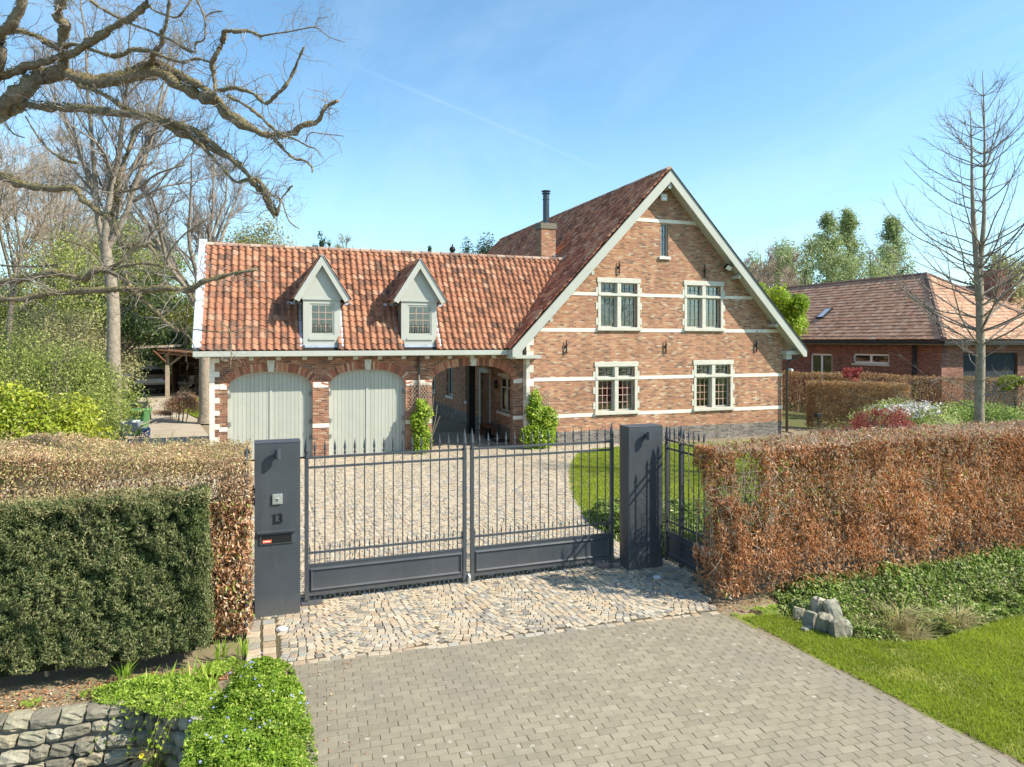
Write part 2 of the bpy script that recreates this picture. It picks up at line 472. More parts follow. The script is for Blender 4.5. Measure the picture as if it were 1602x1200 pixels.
def metalmat():
    t = NT('metal', 0.45, 0.5)
    mp = t.node('ShaderNodeMapping', None); mp.inputs['Scale'].default_value = (9, 9, 1.1); t.l.new(t.pos(), mp.inputs[0])
    st = t.noise(1.0, 6, 0.7, mp.outputs[0]); n = t.noise(2.2, 6, 0.65)
    c = t.ramp(n, [(0.3, (0.044, 0.051, 0.060)), (0.7, (0.054, 0.063, 0.073))])
    c = t.mix(t.rng(st, 0.55, 0.8, 0, 0.30), c, (0.13, 0.125, 0.11))
    g = t.n.new('ShaderNodeNewGeometry'); sp = t.node('ShaderNodeSeparateXYZ', None, _0=g.outputs['Position'])
    c = t.mix(t.math('MULTIPLY', t.rng(sp.outputs[2], 0.0, 0.30, 0.5, 0.0), t.noise(14, 5, 0.7)), c, (0.20, 0.17, 0.13))
    t.color(c); t.put(t.b.inputs['Roughness'], t.rng(n, 0.2, 0.8, 0.34, 0.58)); t.bump(t.noise(220, 3), 0.0005); return t.m
M['metal'] = metalmat()
M['iron'] = plain('iron', (0.02, 0.02, 0.02), 0.6, 0.3)
M['lead'] = plain('lead', (0.42, 0.47, 0.55), 0.5, 0.4, 0.25, 8, bump=0.006, bscale=12)
M['pipe'] = plain('pipe', (0.10, 0.075, 0.06), 0.45, 0.4, 0.2, 4)
M['flue'] = plain('flue', (0.06, 0.075, 0.09), 0.3, 0.6, 0.1, 4, metal=0.3)
M['steel'] = plain('steel', (0.55, 0.55, 0.54), 0.35, 0.6, 0.1, 30, metal=0.7)
M['whiteplastic'] = plain('whiteplastic', (0.75, 0.75, 0.73), 0.4, 0.4, 0.05)
M['verge'] = plain('verge', (0.42, 0.47, 0.54), 0.5, 0.4, 0.1, 3)
M['orange'] = plain('orange', (0.62, 0.12, 0.04), 0.5, 0.3, 0.15, 60)
M['black'] = plain('black', (0.012, 0.012, 0.013), 0.5, 0.3)
def lichen(t, c):
    c = t.mix(t.rng(t.noise(3.0, 6, 0.7), 0.55, 0.75, 0, 0.55), c, (0.12, 0.10, 0.07))
    return t.mix(t.rng(t.noise(9.0, 6, 0.75), 0.66, 0.78, 0, 0.25), c, (0.42, 0.36, 0.24))
def lichen2(t, c):
    c = t.mix(t.rng(t.noise(0.9, 6, 0.7), 0.42, 0.72, 0, 0.45), c, (0.10, 0.07, 0.05))
    return t.mix(t.rng(t.noise(2.2, 6, 0.75), 0.6, 0.78, 0, 0.3), c, (0.36, 0.29, 0.21))
M['tile'] = pieces('tile', [(0, (0.12, 0.07, 0.05)), (0.12, (0.22, 0.105, 0.065)), (0.35, (0.30, 0.135, 0.078)), (0.65, (0.36, 0.16, 0.09)), (0.9, (0.395, 0.195, 0.115)), (1, (0.40, 0.24, 0.155))], 0.8, 0.2, 0.3, 11, 0.004, 40, lichen)
M['tile_main'] = pieces('tile_main', [(0, (0.27, 0.11, 0.07)), (0.3, (0.50, 0.185, 0.11)), (0.65, (0.66, 0.26, 0.15)), (0.9, (0.70, 0.34, 0.20)), (1, (0.70, 0.46, 0.30))], 0.85, 0.15, 0.4, 6, 0.004, 40, lichen2)
M['tile_flat'] = pieces('tile_flat', [(0, (0.33, 0.18, 0.11)), (0.4, (0.41, 0.235, 0.145)), (0.8, (0.45, 0.275, 0.175)), (1, (0.48, 0.32, 0.22))], 0.8, 0.2, 0.15, 3, 0.003, 30)
def cobwear(t, c):
    c = t.mix(t.rng(t.noise(1.1, 5, 0.6), 0.5, 0.8, 0, 0.25), c, (0.30, 0.27, 0.23))
    return c
M['cobble'] = pieces('cobble', [(0, (0.21, 0.185, 0.15)), (0.12, (0.29, 0.265, 0.22)), (0.3, (0.39, 0.325, 0.235)), (0.5, (0.46, 0.385, 0.275)), (0.7, (0.49, 0.38, 0.255)), (0.82, (0.37, 0.275, 0.18)), (0.93, (0.53, 0.465, 0.355)), (1, (0.29, 0.29, 0.265))], 0.7, 0.3, 0.22, 22, 0.004, 60, cobwear)
def paverwear(t, c):
    v = t.node('ShaderNodeTexVoronoi', None, Scale=7.5, Randomness=1.0); t.l.new(t.pos(), v.inputs['Vector'])
    d = t.math('ADD', v.outputs['Distance'], t.math('MULTIPLY', t.math('SUBTRACT', t.noise(45, 3), 0.5), 0.18))
    spot = t.rng(d, 0.12, 0.18, 1, 0)
    sx_ = t.node('ShaderNodeSeparateXYZ', None, _0=t.pos())
    ed_ = t.math('MAXIMUM', t.rng(sx_.outputs[0], -7.8, -6.5, 0.75, 0), t.rng(t.math('ADD', sx_.outputs[1], t.math('MULTIPLY', sx_.outputs[0], 0.074)), -14.9, -13.95, 0, 0.45))
    c = t.mix(t.math('MULTIPLY', ed_, t.rng(t.noise(2.4, 6, 0.7), 0.35, 0.62)), c, (0.13, 0.112, 0.078))
    c = t.mix(t.rng(t.noise(24, 4, 0.7), 0.55, 0.75, 0, 0.35), c, (0.17, 0.145, 0.10))
    wc = t.node('ShaderNodeSeparateColor', None, _0=v.outputs['Color'])
    sel = t.math('LESS_THAN', wc.outputs[0], t.rng(t.noise(0.7, 3), 0.45, 0.62, 0, 0.9))
    c = t.mix(t.math('MULTIPLY', t.math('MULTIPLY', spot, sel), 0.75), c, (0.46, 0.43, 0.36))
    c = t.mix(t.rng(t.noise(0.55, 6, 0.65), 0.46, 0.66, 0, 0.6), c, (0.16, 0.14, 0.105))
    c = t.mix(t.rng(t.noise(3.2, 6, 0.75), 0.6, 0.74, 0, 0.3), c, (0.33, 0.30, 0.23))
    c = t.mix(t.rng(t.noise(300, 2), 0.35, 0.7, 0, 0.35), c, (0.50, 0.46, 0.39))
    return c
M['paver'] = pieces('paver', [(0, (0.215, 0.178, 0.115)), (0.3, (0.242, 0.203, 0.133)), (0.7, (0.262, 0.220, 0.145)), (1, (0.292, 0.247, 0.165))], 0.9, 0.15, 0.22, 9, 0.003, 220, paverwear)
def jointmat(name, c1, c2, moss, amt):
    t = NT(name, 0.95, 0.1)
    c = t.mix(t.noise(30, 5), c1, c2)
    c = t.mix(t.rng(t.noise(1.4, 5, 0.7), 0.42, 0.62, 0, amt), c, moss)
    t.color(c); t.bump(t.noise(90, 4), 0.006); return t.m
M['joint'] = jointmat('joint', (0.16, 0.13, 0.09), (0.24, 0.20, 0.14), (0.15, 0.165, 0.06), 0.7)
M['cobble_joint'] = jointmat('cobble_joint', (0.09, 0.07, 0.045), (0.15, 0.115, 0.075), (0.09, 0.09, 0.03), 0.35)
M['soil'] = jointmat('soil', (0.19, 0.14, 0.095), (0.33, 0.255, 0.18), (0.14, 0.15, 0.05), 0.5)
M['turf'] = jointmat('turf', (0.18, 0.20, 0.04), (0.26, 0.28, 0.055), (0.16, 0.18, 0.03), 0.5)
M['farland'] = jointmat('farland', (0.08, 0.11, 0.03), (0.13, 0.14, 0.05), (0.14, 0.11, 0.06), 0.7)
M['concrete'] = plain('concrete', (0.38, 0.32, 0.235), 0.9, 0.15, 0.18, 0.9, bump=0.004, bscale=40)
M['wallstone'] = pieces('wallstone', [(0, (0.18, 0.165, 0.125)), (0.35, (0.28, 0.255, 0.19)), (0.6, (0.35, 0.305, 0.205)), (0.8, (0.28, 0.275, 0.215)), (1, (0.42, 0.38, 0.285))], 0.85, 0.2, 0.3, 16, 0.012, 26,
    lambda t, c: t.mix(t.rng(t.noise(5, 6, 0.7), 0.56, 0.72, 0, 0.5), c, (0.14, 0.125, 0.07)))
M['grass'] = leafmat('grass', [(0, (0.22, 0.28, 0.03)), (0.35, (0.34, 0.41, 0.04)), (0.7, (0.41, 0.46, 0.06)), (0.93, (0.50, 0.51, 0.10)), (1, (0.58, 0.53, 0.22))], 0.5, 0.5, 0.3)
M['beech'] = leafmat('beech', [(0, (0.15, 0.07, 0.035)), (0.25, (0.36, 0.16, 0.065)), (0.5, (0.55, 0.25, 0.10)), (0.72, (0.64, 0.37, 0.19)), (0.9, (0.74, 0.54, 0.37)), (0.95, (0.82, 0.68, 0.52)), (0.955, (0.30, 0.38, 0.08)), (1, (0.44, 0.52, 0.12))], 0.32, 0.5, 0.3)
M['beech_far'] = leafmat('beech_far', [(0, (0.22, 0.13, 0.06)), (0.4, (0.44, 0.27, 0.13)), (0.75, (0.56, 0.38, 0.20)), (0.9, (0.42, 0.40, 0.14)), (1, (0.66, 0.52, 0.34))], 0.42, 0.5, 0.25)
M['beech_top'] = leafmat('beech_top', [(0, (0.34, 0.21, 0.11)), (0.3, (0.52, 0.33, 0.19)), (0.6, (0.66, 0.45, 0.29)), (0.8, (0.50, 0.46, 0.15)), (1, (0.74, 0.58, 0.43))], 0.2, 0.5, 0.4)
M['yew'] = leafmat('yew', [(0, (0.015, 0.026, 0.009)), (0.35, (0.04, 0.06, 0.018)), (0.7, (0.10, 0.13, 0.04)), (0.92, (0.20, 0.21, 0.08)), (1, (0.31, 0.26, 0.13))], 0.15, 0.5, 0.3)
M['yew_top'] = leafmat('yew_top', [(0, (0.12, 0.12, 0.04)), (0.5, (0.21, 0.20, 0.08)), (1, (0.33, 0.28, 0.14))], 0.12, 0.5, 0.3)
M['vinca'] = leafmat('vinca', [(0, (0.10, 0.18, 0.02)), (0.3, (0.24, 0.38, 0.035)), (0.7, (0.38, 0.53, 0.06)), (1, (0.55, 0.62, 0.15))], 0.45, 0.5, 0.25)
M['ivy'] = leafmat('ivy', [(0, (0.09, 0.14, 0.03)), (0.35, (0.25, 0.35, 0.07)), (0.75, (0.46, 0.54, 0.17)), (1, (0.66, 0.64, 0.36))], 0.38, 0.55, 0.2)
M['lime_leaf'] = leafmat('lime_leaf', [(0, (0.16, 0.27, 0.02)), (0.5, (0.32, 0.46, 0.03)), (1, (0.50, 0.58, 0.08))], 0.4, 0.45, 0.3)
M['shrub_leaf'] = leafmat('shrub_leaf', [(0, (0.15, 0.19, 0.04)), (0.5, (0.30, 0.36, 0.08)), (1, (0.48, 0.50, 0.17))], 0.35, 0.5, 0.3)
M['yellow_leaf'] = leafmat('yellow_leaf', [(0, (0.12, 0.18, 0.02)), (0.45, (0.32, 0.38, 0.03)), (1, (0.55, 0.52, 0.07))], 0.35, 0.4, 0.4)
M['dark_leaf'] = leafmat('dark_leaf', [(0, (0.02, 0.04, 0.015)), (0.6, (0.06, 0.10, 0.025)), (1, (0.14, 0.19, 0.05))], 0.2, 0.45, 0.4)
M['olive_leaf'] = leafmat('olive_leaf', [(0, (0.19, 0.19, 0.08)), (0.5, (0.33, 0.32, 0.13)), (1, (0.46, 0.43, 0.20))], 0.3, 0.5, 0.3)
M['far_leaf'] = leafmat('far_leaf', [(0, (0.24, 0.29, 0.12)), (0.5, (0.36, 0.43, 0.18)), (1, (0.50, 0.54, 0.27))], 0.35, 0.5, 0.2)
M['brown_leaf'] = leafmat('brown_leaf', [(0, (0.18, 0.10, 0.06)), (0.5, (0.32, 0.19, 0.11)), (1, (0.46, 0.31, 0.20))], 0.25, 0.5, 0.2)
M['red_leaf'] = leafmat('red_leaf', [(0, (0.16, 0.02, 0.02)), (0.5, (0.36, 0.06, 0.06)), (1, (0.50, 0.16, 0.13))], 0.35, 0.5, 0.3)
M['white_petal'] = leafmat('white_petal', [(0, (0.55, 0.52, 0.50)), (1, (0.82, 0.80, 0.78))], 0.3, 0.5, 0.2)
M['blue_petal'] = leafmat('blue_petal', [(0, (0.28, 0.33, 0.70)), (1, (0.42, 0.46, 0.80))], 0.3, 0.5, 0.2)
M['yellow_petal'] = leafmat('yellow_petal', [(0, (0.75, 0.55, 0.02)), (1, (0.85, 0.70, 0.05))], 0.3, 0.5, 0.2)
M['straw'] = leafmat('straw', [(0, (0.32, 0.24, 0.12)), (0.6, (0.52, 0.44, 0.24)), (1, (0.40, 0.42, 0.14))], 0.3, 0.6, 0.2)
def barkmat(name, a, b, moss, mossamt, scale=14):
    t = NT(name, 0.9, 0.15)
    n = t.noise(scale, 7, 0.7)
    c = t.ramp(n, [(0.25, a), (0.7, b)])
    c = t.mix(t.rng(t.noise(2.5, 6, 0.7), 0.60, 0.76, 0, 0.6), c, (0.46, 0.43, 0.36))
    if mossamt:
        g = t.n.new('ShaderNodeNewGeometry'); sn = t.node('ShaderNodeSeparateXYZ', None, _0=g.outputs['Normal'])
        f = t.math('MULTIPLY', t.rng(t.math('ADD', sn.outputs[2], t.math('MULTIPLY', t.noise(4, 6, 0.7), 1.4)), 0.55, 1.1), mossamt)
        c = t.mix(f, c, moss)
    t.color(c); t.bump(t.math('ADD', n, t.math('MULTIPLY', t.noise(scale * 3, 5, 0.7), 0.5)), 0.045); return t.m
M['oak_bark'] = barkmat('oak_bark', (0.13, 0.095, 0.065), (0.42, 0.34, 0.245), (0.24, 0.20, 0.055), 0.5)
M['bark'] = barkmat('bark', (0.12, 0.095, 0.07), (0.33, 0.275, 0.205), (0.17, 0.18, 0.06), 0.3)
M['trunk'] = barkmat('trunk', (0.17, 0.14, 0.105), (0.42, 0.35, 0.27), (0.17, 0.18, 0.06), 0.1, 8)
M['twig'] = plain('twig', (0.36, 0.29, 0.22), 0.8, 0.2, 0.3, 3)
M['twig_grey'] = plain('twig_grey', (0.24, 0.205, 0.175), 0.7, 0.3, 0.3, 2)
M['twig_olive'] = plain('twig_olive', (0.26, 0.23, 0.10), 0.8, 0.2, 0.3, 2)
M['wood_dark'] = plain('wood_dark', (0.17, 0.085, 0.045), 0.75, 0.2, 0.3, 4)
M['wood_grey'] = plain('wood_grey', (0.36, 0.29, 0.215), 0.8, 0.2, 0.2, 6)
M['curtain'] = plain('curtain', (0.27, 0.28, 0.27), 0.9, 0.1, 0.08, 2)
M['dark_room'] = plain('dark_room', (0.03, 0.027, 0.025), 0.9, 0.1)
M['muntin'] = plain('muntin', (0.52, 0.33, 0.27), 0.6, 0.3)
M['lead_line'] = plain('lead_line', (0.13, 0.13, 0.13), 0.5, 0.4)
def glassmat(name, refl):
    m = bpy.data.materials.new(name); m.use_nodes = True; t = m.node_tree; n = t.nodes; n.clear()
    o = n.new('ShaderNodeOutputMaterial'); mx = n.new('ShaderNodeMixShader'); tr = n.new('ShaderNodeBsdfTransparent'); gl = n.new('ShaderNodeBsdfGlossy')
    tr.inputs[0].default_value = (0.78, 0.82, 0.80, 1); gl.inputs['Roughness'].default_value = 0.02
    fr = n.new('ShaderNodeFresnel'); fr.inputs[0].default_value = 1.5
    ad = n.new('ShaderNodeMath'); ad.operation = 'ADD'; ad.inputs[1].default_value = refl
    ns = n.new('ShaderNodeTexNoise'); ns.inputs['Scale'].default_value = 2.5; bp = n.new('ShaderNodeBump'); bp.inputs['Distance'].default_value = 0.004
    t.links.new(ns.outputs[0], bp.inputs['Height']); t.links.new(bp.outputs[0], gl.inputs['Normal'])
    t.links.new(fr.outputs[0], ad.inputs[0]); t.links.new(ad.outputs[0], mx.inputs[0]); t.links.new(tr.outputs[0], mx.inputs[1]); t.links.new(gl.outputs[0], mx.inputs[2]); t.links.new(mx.outputs[0], o.inputs[0])
    return m
M['glass'] = glassmat('glass', 0.10)
M['car_paint'] = plain('car_paint', (0.55, 0.50, 0.44), 0.3, 0.6, 0.04, 1, metal=0.4)
M['car_beige'] = plain('car_beige', (0.60, 0.46, 0.27), 0.4, 0.5, 0.05, 1)
M['tyre'] = plain('tyre', (0.02, 0.02, 0.02), 0.8, 0.2)
M['red_lamp'] = plain('red_lamp', (0.35, 0.02, 0.02), 0.3, 0.5)
M['bin_green'] = plain('bin_green', (0.07, 0.20, 0.07), 0.5, 0.4, 0.1, 3)
M['bin_black'] = plain('bin_black', (0.03, 0.035, 0.04), 0.5, 0.4, 0.1, 3)
M['blue'] = plain('blue', (0.035, 0.055, 0.16), 0.4, 0.4)
M['neighbour_door'] = plain('neighbour_door', (0.03, 0.038, 0.045), 0.8, 0.15, 0.1, 2)
M['larch_twig'] = plain('larch_twig', (0.21, 0.18, 0.15), 0.7, 0.2, 0.3, 2)
M['asphalt'] = plain('asphalt', (0.055, 0.055, 0.055), 0.9, 0.2, 0.15, 3, bump=0.003, bscale=120)

# ------------------------------------------------------------------ ground, drive, courtyard
def axis(lo, hi, segs):
    out = [lo]
    for end, step in segs:
        while out[-1] < end - 1e-6: out.append(min(end, out[-1] + step))
    return np.array(out)
gx = axis(-600, 600, [(-60, 60), (-16, 4), (-13, 0.5), (4.5, 0.12), (14, 0.8), (60, 4), (600, 60)])
gy = axis(-60, 900, [(-24, 6), (-18, 1), (-12.9, 0.1), (-10, 0.6), (60, 4), (900, 60)])
RD_EDGE = [(-1.95, -14.35), (-1.75, -14.75), (-1.2, -15.08), (-0.8, -15.18), (-0.2, -15.12), (0.6, -15.02), (1.4, -15.05), (20, -15.4)]
def sstep(x, a, b):
    t = np.clip((x - a) / (b - a), 0, 1); return t * t * (3 - 2 * t)
def ground_h(x, y):
    x = np.asarray(x, float); y = np.asarray(y, float)
    h = np.zeros_like(x)
    ey = np.interp(x, [p[0] for p in RD_EDGE], [p[1] for p in RD_EDGE])
    m = sstep(y, ey - 0.05, ey + 0.5) * (1 - sstep(y, -13.95, -13.45)) * sstep(x, -1.95, -1.75)
    h = h - 0.62 * m
    m2 = (x < -8.78) * (y < -13.58) * sstep(-y, 13.5, 13.62) * (1 - sstep(-y, 16.5, 17.2))
    h = h - 0.95 * m2
    return h
GX, GY = np.meshgrid(gx, gy)
GZ = ground_h(GX, GY) - 0.05
GV = np.stack([GX.ravel(), GY.ravel(), GZ.ravel()], 1)
nx, ny = len(gx), len(gy)
ii = (np.arange(ny - 1)[:, None] * nx + np.arange(nx - 1)[None]).ravel()
GF = np.stack([ii, ii + 1, ii + nx + 1, ii + nx], 1)
me = np_mesh('ground', GV, GF); me.materials.append(M['soil']); me.materials.append(M['farland'])
cx_ = GV[GF].mean(1)
far = (cx_[:, 1] > 22) | (cx_[:, 0] > 12) | (cx_[:, 0] < -22) | (cx_[:, 1] < -20)
me.polygons.foreach_set('material_index', far.astype(np.int32))
tag(obj('ground', me), 'bare earth ground around the house and garden', kind='structure')

def poly_sheet(name, poly, z, mat, label, parent=None):
    me = bpy.data.meshes.new(name); me.from_pydata([(x, y, z) for x, y in poly], [], [tuple(range(len(poly)))]); me.update()
    o = obj(name, me, mat, parent)
    return tag(o, label, kind='structure') if parent is None else o

# prototype of a sett or paver: unit box with worn shoulders, top at z = 0
def block_mesh(name, inset=0.12, depth=0.05, drop=0.18):
    h = 0.5; i = 0.5 - inset
    V = [(-h, -h, -1), (h, -h, -1), (h, h, -1), (-h, h, -1), (-h, -h, -drop), (h, -h, -drop), (h, h, -drop), (-h, h, -drop), (-i, -i, 0), (i, -i, 0), (i, i, 0), (-i, i, 0)]
    F = [(0, 1, 5, 4), (1, 2, 6, 5), (2, 3, 7, 6), (3, 0, 4, 7), (4, 5, 9, 8), (5, 6, 10, 9), (6, 7, 11, 10), (7, 4, 8, 11), (8, 9, 10, 11)]
    return V, F
def tilt_rot(a, tilt):
    N = len(a)
    n = unit(np.stack([rng.normal(0, tilt, N), rng.normal(0, tilt, N), np.ones(N)], 1))
    t = np.stack([-np.sin(a), np.cos(a), np.zeros(N)], 1)
    return frames(n, t)
def lay(kind, pos, rot, scl, V, F, mat, parent, n_single=300, rest_name=None, dist=None):
    """the pieces that show largest as objects of their own, the rest as one part"""
    d = np.linalg.norm(np.asarray(pos) - np.array(CAM), axis=1) if dist is None else dist
    order = np.argsort(d); one = order[:n_single]; rest = order[n_single:]
    pm = bpy.data.meshes.new(kind); pm.from_pydata(V, [], F); pm.update(); pm.materials.append(mat)
    for i in one:
        o = bpy.data.objects.new(kind, pm); COL.objects.link(o); o.parent = parent
        m = Matrix([list(rot[i][r] * scl[i]) + [pos[i][r]] for r in range(3)] + [[0, 0, 0, 1]])
        o.matrix_local = m
    if len(rest):
        r = scatter(rest_name or kind + '_field', V, F, np.asarray(pos)[rest], np.asarray(rot)[rest], np.asarray(scl)[rest], mat, parent)
        r['kind'] = 'stuff'

# --- the street side: drive of grey concrete pavers
DRIVE = [(-7.86, -13.27), (-2.60, -13.66), (-2.42, -15.0), (-2.24, -17.4), (-2.1, -21.5), (-8.0, -21.5), (-7.84, -15.2)]
drive = poly_sheet('driveway', DRIVE, -0.0035, M['joint'], 'street side driveway of grey brown concrete pavers')
RA = math.atan2(-0.39, 5.26)
pw, ph = 0.179, 0.0900
ii, jj = np.meshgrid(np.arange(-2, 36), np.arange(0, 62))
lx = (ii + 0.5 * (jj % 2)) * pw; ly = -(jj + 0.5) * ph
lx = lx.ravel() + rng.normal(0, 0.002, lx.size); ly = ly.ravel() + rng.normal(0, 0.0015, ly.size)
px_ = -7.86 + lx * math.cos(RA) - ly * math.sin(RA); py_ = -13.29 + lx * math.sin(RA) + ly * math.cos(RA)
k = in_poly(px_, py_, [(-8.0, -13.27), (-2.50, -13.66), (-2.30, -15.0), (-2.12, -17.4), (-2.0, -21.5), (-8.1, -21.5), (-8.0, -15.2)]) & (py_ > -18.6)
px_, py_ = px_[k], py_[k]; N = len(px_)
# pavers cut straight along both edges of the drive
def edge_x(y, E): return np.interp(-y, [-p[1] for p in E], [p[0] for p in E])
xr_ = edge_x(py_, [(-2.62, -13.64), (-2.44, -15.0), (-2.26, -17.4), (-2.1, -21.5)]); xl_ = edge_x(py_, [(-7.86, -13.27), (-7.84, -15.2), (-7.9, -21.5)])
x0_, x1_ = np.maximum(px_ - pw / 2, xl_), np.minimum(px_ + pw / 2, xr_)
k = (x1_ - x0_) > .03; x0_, x1_, py_ = x0_[k], x1_[k], py_[k]; px_ = (x0_ + x1_) / 2; pw_ = x1_ - x0_; N = len(px_)
PV_, PF_ = block_mesh('paver', 0.015, 0.05, 0.03)
lay('paver', np.stack([px_, py_, rng.normal(0, 0.0008, N) + 0.001 * (vnoise(np.stack([px_, py_, px_ * 0], 1), 0.6) - 0.5)], 1), tilt_rot(np.full(N, RA) + rng.normal(0, 0.006, N), 0.004),
    np.stack([pw_ - 0.007, np.full(N, ph - 0.0055), np.full(N, 0.05)], 1), PV_, PF_, M['paver'], drive, 300, 'paver_field')

# --- setts in segmental arcs: apron in front of the gate and the courtyard behind it
def fans(poly, W=1.02, pitch=0.086, step=0.090, ang=0.0, org=(-8.2, -13.3)):
    xs = []; ys = []; an = []
    Rr = W * 0.72
    ca, sa = math.cos(ang), math.sin(ang)
    for col in range(-4, 16):
        for row in range(-20, 210):
            amax = math.asin(min(1, (W / 2) / Rr)); n = max(3, int(2 * amax * Rr / step)); off = rng.random() * 0.6
            for q in range(n):
                a = -amax + (q + 0.2 + off) * 2 * amax / n
                if a > amax: continue
                lx = (col + 0.5) * W + Rr * math.sin(a); ly = row * pitch + Rr * (1 - math.cos(a))
                xs.append(org[0] + lx * ca - ly * sa); ys.append(org[1] + lx * sa + ly * ca); an.append(a + ang)
    xs = np.array(xs); ys = np.array(ys); an = np.array(an)
    k = in_poly(xs, ys, poly); return xs[k], ys[k], an[k]
APRON = [(-8.33, -13.22), (-2.62, -13.64), (-2.05, -12.2), (-2.05, -11.3), (-8.3, -11.3)]
LAWN = [gp(905, 706), gp(893, 722), gp(889, 740), gp(890, 760), gp(896, 780), gp(909, 800), (-2.25, -9.3), (-2.3, -10.4), (-2.0, -11.2), (9.5, -11.9), (12.5, -3.0), (10.8, -0.9), (3.2, -0.75), gp(930, 702)]
COURT = [(-8.3, -11.3), (-2.05, -11.3), (-2.3, -10.4), (-2.25, -9.3)] + [gp(909, 800), gp(896, 780), gp(890, 760), gp(889, 740), gp(893, 722), gp(905, 706), gp(930, 702)] + [(3.2, -0.75), (3.2, 0.0), (0.0, 0.0), (0, 4.6), (-3.3, 4.6), (-3.3, 0.28), (-9.6, 0.28), (-11.2, 1.0), (-11.2, -9.5), (-9.6, -10.2)]
apron = poly_sheet('cobbled_apron', APRON, -0.011, M['cobble_joint'], 'apron of natural stone setts in front of the gate')
court = poly_sheet('cobbled_courtyard', COURT, -0.013, M['cobble_joint'], 'courtyard of pale stone setts between gate and house')
CV_, CF_ = block_mesh('cobble', 0.07, 0.05, 0.07)
def setts(poly, parent, n_single, org, zj, border=None):
    x, y, a = fans(poly, org=org); N = len(x)
    p = np.stack([x + rng.normal(0, .003, N), y + rng.normal(0, .003, N), rng.normal(0, zj, N)], 1)
    s = np.stack([0.089 * (0.88 + 0.12 * rng.random(N)), 0.082 * np.maximum(np.cos(a), .72) * (0.90 + 0.12 * rng.random(N)), np.full(N, 0.045)], 1)
    r = tilt_rot(a + rng.normal(0, 0.06, N), 0.011)
    if border is not None:
        bp, br, bs = border; p = np.concatenate([p, bp]); r = np.concatenate([r, br]); s = np.concatenate([s, bs])
    lay('cobble', p, r, s, CV_, CF_, M['cobble'], parent, n_single, 'cobble_field')
def row_of(p0, p1, size, wid, zj=0.002, gap=0.008):
    p0 = np.array(p0); p1 = np.array(p1); L = np.linalg.norm(p1 - p0); n = max(1, int(L / size)); t = (np.arange(n) + .5) / n
    c = p0 + (p1 - p0) * t[:, None]; a = math.atan2(*(p1 - p0)[::-1])
    return np.column_stack([c + rng.normal(0, .004, (n, 2)), rng.normal(0, zj, n)]), tilt_rot(np.full(n, a) + rng.normal(0, .05, n), 0.03), np.stack([(L / n - gap) * (0.92 + .1 * rng.random(n)), np.full(n, wid), np.full(n, .045)], 1)
def cat(*rs): return tuple(np.concatenate([r[i] for r in rs]) for i in range(3))
b1 = row_of((-8.36, -13.24), (-2.62, -13.66), 0.13, 0.10)
b2 = row_of((-8.25, -13.1), (-8.25, -11.9), 0.16, 0.15); b3 = row_of((-8.08, -13.1), (-8.08, -11.9), 0.16, 0.14)
setts([(-7.98, -13.19), (-2.62, -13.58), (-2.05, -12.2), (-2.05, -11.42), (-8.3, -11.42), (-8.3, -11.85), (-7.98, -11.85)], apron, 300, (-8.2, -13.35), 0.0015, cat(b1, b2, b3))
LE = LAWN[:6][::-1]
bb = [row_of(LE[i], LE[i + 1], 0.12, 0.10, 0.002) for i in range(len(LE) - 1)]
setts(COURT, court, 300, (-8.2, -11.35), 0.0015, cat(*bb))
# two recessed ground lights in the apron
for (gx_, gy_), lb in ((gp(443, 984), 'round recessed ground light in the setts by the post with the mailbox'), (gp(1028, 903), 'round recessed ground light in the setts by the hedge end')):
    t = tag(empty('ground_light', (gx_, gy_, 0.0)), lb, 'ground light', 'lights recessed in the apron')
    MB().lathe([(0.0, 0.0), (0.055, 0.0), (0.075, -0.004), (0.08, 0.006), (0.085, 0.004), (0.085, -0.05), (0.0, -0.05)], sides=20).build('rim', M['steel'], t)
    MB().lathe([(0.055, 0.0), (0.05, 0.010), (0.0, 0.013)], sides=20).build('lens', M['whiteplastic'], t)

# --- drive to the carport
SIDE = [gp(205, 700), (-11.6, -9.0), (-11.2, -9.0), (-11.2, 0.2), (-9.75, 0.4), (-9.75, 5.2), gp(312, 662), gp(309, 655), gp(279, 641), gp(266, 632), gp(272, 624), gp(318, 611), gp(318, 600), gp(196, 600), gp(196, 622), gp(200, 640), gp(193, 664), (-14.2, 6.0)]
poly_sheet('side_drive', SIDE, -0.010, M['concrete'], 'pale concrete drive running beside the garage to the carport')
poly_sheet('garden_path', [(10.3, -0.8), (12.6, -3.0), (13.2, -2.5), (12.2, 2.4), (12.2, 7), (11.0, 7), (10.9, 0)], -0.012, M['soil'], 'strip of bare soil beside the gable end')

